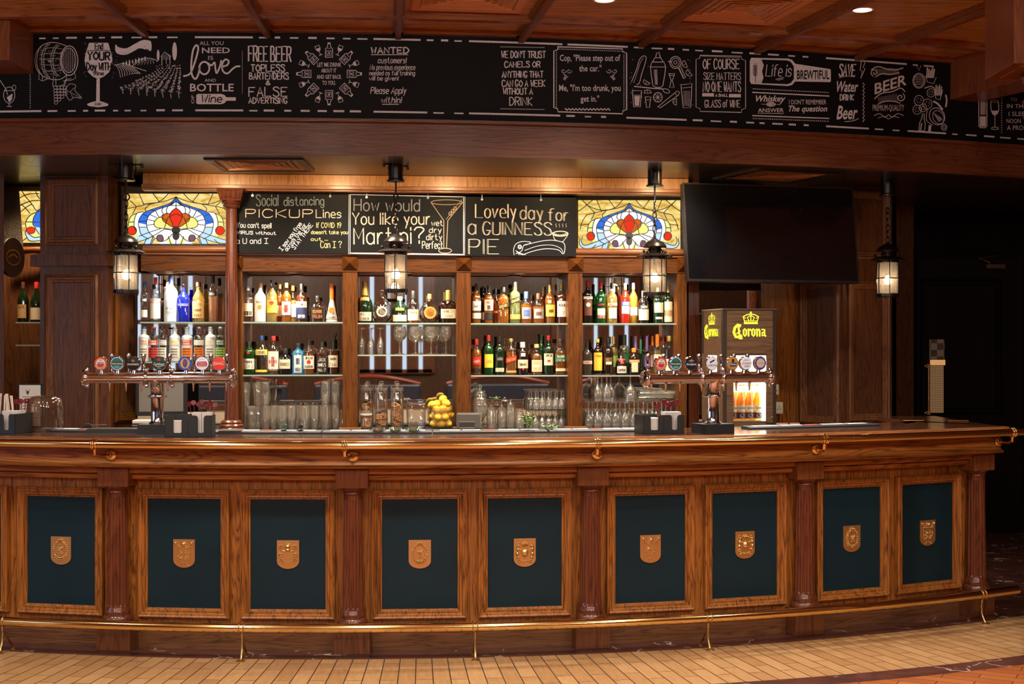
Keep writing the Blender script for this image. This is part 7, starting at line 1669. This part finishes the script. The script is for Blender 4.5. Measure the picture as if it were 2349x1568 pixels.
for cx, cy, s in ((800, 295, 1), (990, 350, -1)): a.line([(cx + s * (4 + 2.2 * k) * cos(k * .7), cy + (4 + 2. * k) * sin(k * .7)) for k in range(9)], 1.6, True)
for k in range(40): a.disc(rb.uniform(800, 1000), rb.uniform(290, 340), rb.uniform(.6, 1.8), None, 5)
done(a, 'scroll_detail', CHALKB)
# vineyard
a = B(Z1)
a.line([(768, 440), (800, 432), (845, 428), (900, 450), (985, 478)], 1.3, True); a.line([(890, 445), (930, 405), (985, 390), (1040, 400), (1060, 415)], 1.3, True)
for k in range(9): a.line([(780 + k * 12, 437), (800 + k * 18, 470 + k * 3), (812 + k * 14, 520 - k * 4)], 1.0, True)
for k in range(7): a.line([(905 + k * 22, 440 - k * 2), (935 + k * 16, 412), (960 + k * 12, 394)], .8, True)
for k in range(8): x = 830 + k * 21; h = 26 + 6 * (k % 3); a.disc(x, 430 - k * 5, 4.5, h / 2)
for x, y, w, h in ((1065, 372, 9, 38), (1176, 345, 16, 62)): a.disc(x, y, w, h, 14)
a.line([(1090, 440), (1090, 375), (1108, 350), (1145, 375), (1145, 430)], 1.4); a.line([(1085, 382), (1108, 350), (1150, 380)], 1.4); a.line([(1120, 430), (1120, 385)], 1.)
for k in range(5): a.line([(1104 + k * 10, 366 + abs(k - 1) * 3), (1098 + k * 10, 400)], .7)
for row in range(8):
    x0, y0 = 1075 + row * 20, 462; x1, y1 = 825 + row * 54, 590 + min(row, 6) * 5
    n = 13
    for i in range(n):
        f = i / (n - 1.); x, y = x0 + (x1 - x0) * f ** 1.2, y0 + (y1 - y0) * f; q = 3 + 14 * f
        for k in range(4): t = rb.uniform(0, 2 * pi); a.oval(x + q * .5 * cos(t), y + q * .5 * sin(t), q * .45, q * .38, .75, t, t + 3.6, 7)
    a.line([(x1, y1 + 10), (x1 + 3, y1 + 40)], 1.3)
for k in range(40): x = rb.uniform(1050, 1225); a.disc(x, 450 + rb.uniform(-14, 14), rb.uniform(1.5, 4), None, 6)
done(a, 'vineyard_drawing')
# all you need is love
a = B(Z1); a.bt(("ALL YOU", 0, 0), 1345, 276, 1505, 303); a.bt(("NEED", 0, .012), 1360, 318, 1548, 357); a.bt(("IS", 0, 0), 1402, 374, 1436, 402); a.bt(("AND", 0, 0), 1378, 529, 1455, 550); a.bt(("BOTTLE", 0, .012), 1280, 561, 1574, 614); a.bt(("OF", 0, 0), 1308, 640 + 36, 1364, 640 + 57, -pi / 2); done(a)
a = B(Z1); a.line([(1238, 512), (1280, 495), (1312, 420), (1335, 330), (1322, 304), (1300, 340), (1288, 430), (1292, 500), (1315, 532), (1336, 500), (1345, 455)], 4., True)
a.oval(1376, 458, 34, 42, 4.); a.line([(1400, 425), (1425, 440), (1445, 420), (1452, 470), (1460, 492), (1480, 450), (1490, 408)], 3.8, True); a.line([(1492, 450), (1530, 438), (1540, 412), (1518, 400), (1497, 430), (1500, 475), (1530, 495), (1565, 465), (1590, 448), (1615, 446)], 3.8, True); done(a)
a = B(Z1); a.poly([(1322, 640), (1332, 632), (1490, 632), (1512, 640), (1525, 655), (1588, 655), (1588, 678), (1525, 678), (1512, 694), (1490, 701), (1332, 701), (1322, 694)]); done(a, 'bottle_drawing')
a = B(Z1, .0055); a.st('Wine', 1355, 640, 1490, 688, 2.4, slant=.15); done(a, 'chalk_lettering', CHALKB)
a = B(Z1)
for s_, x0, y0, x1, y1, w in (('FREE', 1674, 312, 1800, 411, 3.3), ('BEER', 1824, 314, 1960, 413, 3.3), ('TOPLESS', 1692, 435, 1918, 480, 2.5), ('BARTENDERS', 1680, 490, 1942, 533, 2.3), ('&', 1792, 545, 1818, 570, 2.4), ('FALSE', 1677, 588, 1932, 648, 2.6), ('ADVERTISING', 1676, 658, 1934, 695, 2.3)): a.st(s_, x0, y0, x1, y1, w, jit=.15)
done(a)
# ring of bottles
a = B(Z2)
for s_, x0, y0, x1, y1 in (("LET ME DRINK", 82, 420, 244, 449), ("ABOUT IT", 108, 460, 210, 488), ("AND GET BACK", 78, 502, 244, 530), ("TO YOU.", 115, 542, 205, 571)): a.bt((s_, 0, .012), x0, y0, x1, y1)
done(a)
a = B(Z2)
for i in range(16):
    t = 2 * pi * i / 16 - pi / 2; big = i % 2 == 0; cx, cy = 161 + 122 * cos(t), 497 + 112 * sin(t); ct, st_ = cos(t), sin(t)
    Q = lambda u, v: (cx + u * ct - v * st_, cy + u * st_ + v * ct)
    if big:
        a.line([Q(*p) for p in ((0, -25), (0, 25), (55, 24), (72, 10), (98, 8), (98, -8), (72, -10), (55, -24), (0, -25))], 1.5); a.line([Q(*p) for p in ((12, -16), (12, 16), (44, 16), (44, -16), (12, -16))], 1.); a.poly([Q(*p) for p in ((88, 8), (98, 8), (98, -8), (88, -8))]); a.line([Q(18, -8), Q(38, 8)], 1.4); a.line([Q(18, 6), Q(38, -6)], 1.2); a.line([Q(60, -12), Q(60, 12)], 1.)
    else:
        a.line([Q(*p) for p in ((92, -14), (70, -15), (56, -8), (52, 0), (56, 8), (70, 15), (92, 14), (92, -14))], 1.2); a.line([Q(52, 0), Q(28, 0)], 1.2); a.line([Q(26, -12), Q(26, 12)], 1.4); a.poly([Q(*p) for p in ((74, -14), (60, -8), (54, 0), (60, 8), (74, 14))])
done(a, 'bottle_ring_drawing')
# wanted, camels
a = B(Z2); a.st('WANTED', 446, 320, 696, 358, 2.8); a.line([(445, 368), (692, 368)], 1.6); a.st('customers!', 490, 388, 680, 424, 1.5, slant=.1); a.st('No previous experience', 436, 436, 740, 470, 1.25, slant=.1); a.st('needed as full training', 432, 478, 738, 506, 1.25, slant=.1); a.st('will be given!', 430, 514, 626, 540, 1.25, slant=.1); a.st('Please Apply', 440, 588, 676, 630, 1.7, slant=.15); a.st('within!', 512, 654, 646, 692, 1.7, slant=.15); a.line([(520, 702), (630, 702)], 1.5); done(a)
a = B(Z2)
for s_, x0, y0, x1, y1 in (("WE DON'T TRUST", 1324, 345, 1618, 389), ("CAMELS OR", 1344, 414, 1582, 452), ("ANYTHING THAT", 1327, 480, 1602, 520), ("CAN GO A WEEK", 1327, 540, 1616, 582), ("WITHOUT A", 1335, 594, 1532, 634), ("DRINK", 1378, 656, 1528, 708)): a.st(s_, x0, y0, x1, y1, 2.2, jit=.2)
a.dots(1318, 315, 1608, 320, 30, 1.1); a.dots(1318, 732, 1608, 737, 30, 1.1); done(a)
# the traffic-stop frame
def notched(a, x0, y0, x1, y1, n, w, sk=0.):
    a.line([(x0 + n, y0), (x1 - n, y0 + sk), (x1 - n * .9, y0 + n * .7 + sk), (x1, y0 + n + sk), (x1, y1 - n + sk), (x1 - n * .9, y1 - n * .7 + sk), (x1 - n, y1 + sk), (x0 + n, y1), (x0 + n * .9, y1 - n * .7), (x0, y1 - n), (x0, y0 + n), (x0 + n * .9, y0 + n * .7), (x0 + n, y0)], w)
a = B(Z2); notched(a, 1675, 315, 2165, 752, 28, 2.6, 14); a.dots(1712, 330, 2130, 345, 34, 1.2); a.dots(1692, 352, 1692, 718, 30, 1.2); a.dots(2147, 370, 2147, 730, 30, 1.2)
a.line([(1752 + k * 12, 736 + (5 if k % 2 else -5)) for k in range(26)], 3.); done(a, 'chalk_frame')
a = B(Z2); a.bt(('Cop, "Please step out of', 0, .012), 1715, 366, 2122, 410); a.bt(('the car."', 0, .012), 1845, 437, 1995, 480); a.bt(('Me, "I\'m too drunk, you', 0, .012), 1710, 568, 2125, 612); a.bt(('get in."', 0, .012), 1855, 642, 1980, 684); done(a)
a = B(Z2)
for cx, s in ((1758, 1), (2068, -1)):
    for dx, dy, R in ((-18, -15, 18), (20, -15, 18), (-2, 20, 14), (-12, 36, 10)): a.line([(cx + s * (dx + R * (1 - k * .09) * cos(k * .7)), 492 + dy + R * (1 - k * .09) * sin(k * .7)) for k in range(10)], 1.2, True)
    a.line([(cx - s * 18, 500), (cx, 512), (cx - s * 8, 540)], 1.2, True)
done(a, 'flourish_drawing')
# bar tools
a = B(Z3)
a.line([(120, 465), (128, 445), (150, 390), (165, 340), (186, 318), (204, 326), (196, 365), (178, 420), (165, 470), (150, 480)], 1.5, True); a.line([(133, 470), (172, 350), (188, 330)], 1.)
a.line([(228, 378), (232, 420), (242, 485), (260, 496), (285, 496), (298, 487), (310, 420), (314, 378), (305, 352), (236, 352), (228, 378)], 1.6); a.line([(240, 352), (252, 328), (287, 328), (300, 352)], 1.6); a.line([(258, 326), (262, 302), (276, 296), (284, 326)], 1.6); a.line([(228, 380), (314, 380)], 1.3)
for k in range(5): a.line([(248 + k * 4, 395), (256 + k * 3, 480)], .7)
a.oval(370, 354, 32, 34, 1.6); a.oval(370, 354, 22, 24, 1.2); a.oval(370, 354, 9, 10, 1.2); a.line([(330, 348), (345, 352)], 2.); a.line([(386, 384), (416, 446), (428, 440), (400, 378)], 1.5); a.line([(392, 386), (420, 444)], .8)
a.line([(332, 418), (366, 418), (352, 456), (362, 496), (336, 496), (346, 456), (332, 418)], 1.5); a.line([(335, 428), (362, 428)], 1.)
for cx, cy, R, t0 in ((430, 362, 22, 1.2), (452, 412, 22, .9), (208, 462, 20, .6), (212, 528, 20, 3.1), (376, 578, 20, 1.6)): a.oval(cx, cy, R, R * .9, 1.3, t0, t0 + pi); a.line([(cx + R * cos(t0), cy + R * .9 * sin(t0)), (cx + R * cos(t0 + pi), cy + R * .9 * sin(t0 + pi))], 1.2); a.line([(cx, cy), (cx + R * cos(t0 + 1.5), cy + R * sin(t0 + 1.5))], .8)
a.oval(270, 552, 25, 27, 1.6); [a.line([(270, 552), (270 + 21 * cos(k * pi / 4), 552 + 22 * sin(k * pi / 4))], 1.) for k in range(8)]
a.line([(136, 490), (230, 500), (300, 505)], 2.2); a.oval(318, 516, 20, 11, 1.4, rot=.35)
a.line([(125, 514), (178, 514), (170, 606), (133, 606), (125, 514)], 1.6); a.line([(134, 540), (170, 540)], 1.); a.poly([(136, 545), (168, 545), (163, 600), (140, 600)]); a.line([(198, 550), (230, 550), (222, 610), (206, 610), (198, 550)], 1.5); a.line([(203, 566), (226, 566)], 1.)
a.line([(270, 606), (365, 528), (380, 516), (394, 524), (386, 540), (284, 612), (270, 606)], 1.4); a.line([(366, 526), (380, 544)], 1.)
a.line([(398, 482), (464, 474), (456, 610), (414, 612), (402, 490)], 1.6); a.line([(404, 500), (462, 494)], 1.); [a.line([(418 + 8 * k, 515), (420 + 7 * k, 600)], .8) for k in range(5)]
for k in range(30): a.disc(rb.choice((rb.uniform(110, 130), rb.uniform(160, 225), rb.uniform(440, 470))), rb.uniform(330, 600), 2.2, None, 6)
done(a, 'bar_tool_drawing')
# size matters frame
a = B(Z3); notched(a, 487, 313, 768, 632, 24, 1.5, 6); a.dots(520, 318, 736, 326, 30, 1.); a.dots(520, 632, 736, 637, 30, 1.); done(a, 'chalk_frame')
a = B(Z3)
for s_, x0, y0, x1, y1, w in (('OF COURSE', 527, 336, 732, 390, 2.3), ('SIZE MATTERS', 530, 413, 740, 452, 1.5), ('NO ONE WANTS', 527, 464, 740, 520, 2.1), ('A SMALL', 598, 533, 668, 548, 1.5), ('GLASS of WINE', 537, 568, 736, 608, 1.7)): a.st(s_, x0, y0, x1, y1, w, jit=.1)
a.poly([(522, 528), (588, 529), (588, 548), (522, 547)]); a.poly([(674, 533), (741, 534), (741, 553), (674, 552)]); done(a)
# life is brewtiful
a = B(Z3); a.poly([(792, 345), (800, 328), (1010, 332), (1032, 340), (1050, 362), (1248, 392), (1252, 400), (1252, 460), (1248, 466), (1050, 462), (1032, 482), (1010, 488), (800, 476), (792, 460)]); done(a, 'bottle_drawing')
a = B(Z3, .0055); a.poly([(858, 338), (1005, 343), (1026, 352), (1042, 378), (1042, 448), (1026, 470), (1005, 478), (858, 472), (870, 440), (862, 405), (872, 370)]); a.bt(("BREWTIFUL", 0, .012), 1060, 396, 1243, 448); a.line([(822, 360), (824, 470)], 1.2); [a.line([(823, 380 + 10 * k), (834, 370 + 10 * k)], 1.6) for k in range(6)]; [a.line([(823, 380 + 10 * k), (812, 370 + 10 * k)], 1.6) for k in range(6)]; a.bt(("BREWTIFUL", 0, .012), 1060, 397, 1243, 449); done(a, 'label_drawing', CHALKB)
a = B(Z3, .0075); a.st('Life is', 882, 368, 1025, 432, 1.9, slant=.12); a.line([(940, 450), (985, 440)], 1.4); a.line([(948, 456), (980, 449)], 1.); done(a)
a = B(Z3); a.dots(812, 504, 1236, 525, 40, 1.3); a.line([(808, 524), (1242, 545)], 2.6); a.line([(808, 656), (1242, 672)], 2.6); a.dots(812, 672, 1236, 688, 40, 1.3); done(a, 'chalk_rules')
a = B(Z3); a.bt(("Whiskey", .3, .02), 826, 540, 995, 576); a.disc(912, 592, 27, 13, 18); a.bt(("ANSWER", 0, .012), 838, 613, 985, 636); a.bt(("I DON'T REMEMBER", 0, 0), 1015, 564, 1226, 592); a.bt(("The question", .3, .02), 1012, 598, 1232, 632); a.line([(838, 642), (985, 644)], 1.2); a.line([(858, 590), (880, 592)], 1.); a.line([(944, 592), (966, 594)], 1.); done(a)
a = B(Z3, .0055); a.bt(("IS THE", 0, 0), 894, 586, 932, 599); done(a, 'chalk_lettering', CHALKB)
# save water drink beer
a = B(Z3); a.st('SAVE', 1298, 366, 1388, 430, 3., slant=.1); a.bt(("Water", .3, .02), 1286, 458, 1408, 520); a.st('DRINK', 1305, 537, 1382, 568, 2.2); a.bt(("Beer", .3, .02), 1284, 596, 1405, 675); a.line([(1330, 690), (1380, 685), (1410, 672)], 1.4, True); a.line([(1300, 440), (1345, 432), (1385, 436)], 1.2, True); done(a)
a = B(Z3); a.line([(1425, 347), (1446, 350), (1436, 385), (1447, 387), (1422, 445), (1430, 402), (1418, 400), (1425, 347)], 1.6); a.line([(1438 + (5 if k % 2 else -5), 470 + k * 11) for k in range(21)], 1.8); done(a, 'lightning_drawing')
# premium quality beer
a = B(Z3); a.line([(1500 + 22 * (1 - k * .08) * cos(k * .8 + 2), 412 + 22 * (1 - k * .08) * sin(k * .8 + 2)) for k in range(11)], 2., True); a.line([(1482, 395), (1520, 378), (1570, 392), (1620, 396), (1662, 386)], 2.2, True); a.line([(1505, 436), (1545, 418), (1590, 422), (1640, 412)], 2., True)
for k in range(16): a.line([(1512 + k * 8, 388 + 3 * sin(k * .5)), (1518 + k * 8, 425 - 3 * sin(k * .6))], .6)
a.line([(1648 + 26 * (1 - k * .08) * cos(k * .8 - 1), 552 + 26 * (1 - k * .08) * sin(k * .8 - 1)) for k in range(11)], 2., True); a.line([(1500, 560), (1540, 530), (1600, 520), (1650, 500), (1672, 520)], 2.2, True); a.line([(1520, 590), (1560, 575), (1610, 575), (1645, 585)], 2., True)
for k in range(14): a.line([(1520 + k * 8, 552 - k * 1.6), (1526 + k * 8, 580 - k * .6)], .6)
a.line([(1498, 655), (1530, 645), (1560, 665), (1580, 650), (1600, 665), (1630, 645), (1665, 655)], 1.5, True); a.line([(1520, 670), (1555, 660), (1580, 675), (1605, 660), (1640, 668)], 1.2, True); done(a, 'scroll_drawing')
a = B(Z3); a.bt(("BEER", .3, .02), 1500, 475, 1690, 535, radians(-17)); a.bt(("PREMIUM-QUALITY", 0, 0), 1490, 592, 1668, 628); done(a)
# food cluster
a = B(Z3)
a.oval(1752, 458, 34, 42, 1.6); a.oval(1752, 458, 28, 35, 1.)
for k in range(6): a.line([(1730 + rb.uniform(-4, 4), 435 + k * 9), (1775 + rb.uniform(-6, 4), 432 + k * 9)], .9)
a.line([(1790, 430), (1800, 465), (1835, 475), (1850, 440)], 1.4); [a.line([(1797 + k * 9, 440), (1800 + k * 10, 385 + (k % 3) * 8)], 3.) for k in range(5)]
a.line([(1842, 500), (1848, 560), (1872, 566), (1888, 510)], 1.4); [a.line([(1850 + k * 9, 540), (1850 + k * 10, 482 + (k % 2) * 10)], 2.6) for k in range(4)]
for x, y, R in ((1820, 527, 22), (1752, 570, 26), (1800, 590, 26), (1742, 622, 24), (1775, 612, 20), (1895, 722, 16)): a.oval(x, y, R, R * 1.1, 1.3); [a.disc(x + R * .5 * cos(k * 1.1), y + R * .5 * sin(k * 1.1), 3, None, 6) for k in range(6)]
a.line([(1785, 500), (1820, 490), (1838, 500)], 2.4, True); a.line([(1835, 575), (1860, 590), (1885, 620)], 4., True); a.line([(1905, 540), (1910, 570), (1905, 605)], 3.4, True)
a.oval(1855, 660, 42, 50, 1.6, rot=-.5); a.oval(1862, 665, 30, 40, 1.2, rot=-.5); [a.line([(1835 + k * 8, 640 + k * 5), (1865 + k * 4, 690 - k * 2)], .8) for k in range(6)]; a.line([(1800, 620), (1795, 680), (1830, 710)], 1.4, True)
a.line([(1752, 740), (1756, 700), (1768, 672), (1772, 645), (1782, 645), (1782, 675), (1788, 705), (1784, 742), (1752, 740)], 1.6); a.line([(1762, 735), (1768, 700)], 2.4); a.line([(1812, 745), (1815, 715)], 6.); a.line([(1740, 370), (1752, 400), (1765, 372)], 1.); done(a, 'food_drawing')
# beyond the beam at the right
a = B(Z3); a.line([(2092, 470), (2092, 715), (2100, 724), (2130, 725), (2138, 716), (2138, 470)], 1.8); a.poly([(2098, 660), (2132, 660), (2132, 718), (2098, 718)]); [a.line([(2104 + 6 * k, 560), (2104 + 6 * k, 650)], 1.4) for k in range(5)]
a.line([(2160, 575), (2162, 625), (2172, 648), (2184, 655), (2198, 645), (2206, 622), (2203, 575)], 1.5); a.oval(2182, 574, 22, 6, 1.2); a.line([(2184, 655), (2184, 722)], 1.4); a.oval(2184, 728, 20, 7, 1.4); a.poly([(2165, 628), (2203, 628), (2194, 648), (2184, 653), (2174, 648)]); a.dots(2222, 530, 2222, 752, 17, 1.3); done(a, 'glass_drawing')
a = B(Z3)
for s_, x0, y0, x1, y1 in (("TO", 2272, 555, 2310, 574), ("IN THE", 2252, 589, 2362, 613), ("I SLEEP", 2262, 632, 2374, 658), ("NOON", 2250, 673, 2330, 698), ("A PROBLEM", 2252, 710, 2420, 738)): a.bt((s_, 0, 0), x0, y0, x1, y1)
done(a)
# ------------------------------------------------------------------ the three hanging boards
def sgn(x, y, l): u, z = hit(x, y, VS); return BB(u, VS - l, z)
S1 = dict(sc=3.915, ox=500, oy=380); S2 = dict(sc=3.915, ox=1040, oy=380)
def C(z, lift=.0025): return Art(sgn, lift=lift, **z)
pk, mt, pi_ = SIGNS['pick'], SIGNS['mart'], SIGNS['pie']
a = C(S1); a.st('Social', 345, 262, 540, 358, 2., jit=.1); a.st('distancing', 595, 285, 950, 358, 2., jit=.1, rot=-.02); a.build('chalk_lettering', plain('grey_green_chalk', (.22, .26, .25), .9), pk)
a = C(S1); a.st('PICKUP', 250, 392, 850, 462, 2.1, rot=.005); a.st('Lines', 882, 395, 1105, 466, 2.1); a.build('chalk_lettering', CHALKW, pk)
a = C(S1); a.st("You can't spell", 172, 510, 478, 553, 1.5, rot=.02); a.st('VIRUS without', 172, 585, 520, 612, 1.4, rot=.02); a.st('a U and |', 168, 652, 450, 698, 1.4)
a.st('| saw you from', 540, 680, 826, 728, 1.4, rot=radians(-50)) if 0 else None
for s_, x, y, L, w in (('| saw you from', 575, 765, 300, 1.4), ('across the bar', 622, 768, 290, 1.2), ('STAY THERE', 690, 752, 270, 1.4)):
    pls, tw = stroke_text(s_); ro = radians(-53); k = L / tw; ky = 6.2
    for P in pls: a.line([(x + (p * k) * cos(ro) + (q_ * ky) * sin(ro), y + (p * k) * sin(ro) - (q_ * ky) * cos(ro)) for p, q_ in P], w)
a.build('chalk_lettering', CHALK, pk)
a = C(S1); a.st('If COVID 19', 885, 512, 1105, 556, 1.4); a.st("doesn't take you", 838, 582, 1165, 612, 1.4); a.st('out ...', 836, 645, 985, 672, 1.4); a.st('Can | ?', 922, 680, 1110, 736, 1.5); a.build('chalk_lettering', CHALKY, pk)
a = C(S1); a.line([(1188, 258), (2205, 280), (2205, 795), (1186, 782), (1188, 258)], 1.8); a.line([(1176, 256), (1172, 790), (2214, 802), (2218, 278)], 1.); a.build('chalk_border', CHALK, mt)
a = C(S1); a.st('How would', 1222, 300, 1810, 402, 2.6, rot=.008); a.build('chalk_lettering', plain('cool_grey_chalk', (.27, .27, .30), .9), mt)
a = C(S1); a.st('You like your', 1208, 425, 1900, 525, 2.7, rot=-.0); a.st('Martini?', 1222, 560, 1850, 702, 3.0, rot=-.01); a.build('chalk_lettering', CHALKW, mt)
a = C(S1); a.st('wet', 1918, 490, 2018, 538, 1.6); a.st('dry', 1898, 555, 2005, 600, 1.6); a.st('dirty', 1872, 615, 2010, 665, 1.6); a.st('Perfect', 1835, 680, 2020, 742, 1.7); a.build('chalk_lettering', CHALKW, mt)
a = C(S1); a.oval(2054, 328, 140, 22, 1.4); a.line([(1914, 330), (2028, 492), (2028, 745)], 1.6); a.line([(2196, 330), (2064, 492), (2052, 745)], 1.6); a.oval(2040, 762, 58, 22, 1.7); a.line([(2050, 480), (2190, 305)], .9)
for k in range(3): a.oval(2085 + k * 22, 430 - k * 24, 12, 15, 1.4)
a.build('martini_drawing', plain('peach_chalk', (.45, .32, .22), .9), mt)
a = C(S2); 
for s_, x0, y0, x1, y1, ro in (('Lovely', 195, 345, 555, 465, 0.), ('day', 598, 360, 795, 478, .01), ('for', 850, 385, 1020, 490, .01), ('a', 132, 480, 195, 612, 0.), ('GUINNESS', 262, 505, 875, 615, .01), ('PIE', 135, 660, 400, 790, 0.)):
    a.st(s_, x0, y0, x1, y1, 1.0, ro); a.st(s_, x0 + 9, y0 + 2, x1 + 9, y1 + 2, 1.0, ro)
a.st('Lovely', 199, 346, 559, 466, 1.5); a.build('chalk_lettering', CHALKW, pi_)
a = C(S2); a.oval(960, 610, 70, 22, 2.); a.line([(896, 625), (915, 665), (975, 682), (1000, 660), (1026, 625)], 1.2, True); [a.line([(920 + k * 30, 552), (926 + k * 30, 540), (918 + k * 30, 530), (924 + k * 30, 520)], .7, True) for k in range(4)]
[a.oval(893 + k * 10, 605 + 20 * sin(pi * k / 13), 6, 5, .8) for k in range(14)]
a.build('pie_drawing', CHALKY if 0 else CHALKW, pi_)
a = C(S2); a.oval(596, 728, 16, 18, 1.2); a.oval(596, 728, 8, 9, 1.); a.line([(545, 800), (542, 745), (565, 700), (620, 680), (690, 685), (680, 700), (632, 715), (612, 765), (560, 790)], 1.2, True)
a.line([(632, 715), (760, 682), (870, 668), (960, 680), (998, 705), (998, 770), (980, 790), (940, 755), (830, 745), (720, 765), (620, 800)], 1.3, True); a.line([(640, 760), (760, 720), (880, 712), (960, 740), (985, 780)], 1., True); [a.line([(560 + k * 6, 760 + k * 4), (590 + k * 12, 800)], .8) for k in range(6)]; a.build('toucan_drawing', CHALK, pi_) if 0 else a.build('bird_drawing', CHALK, pi_)
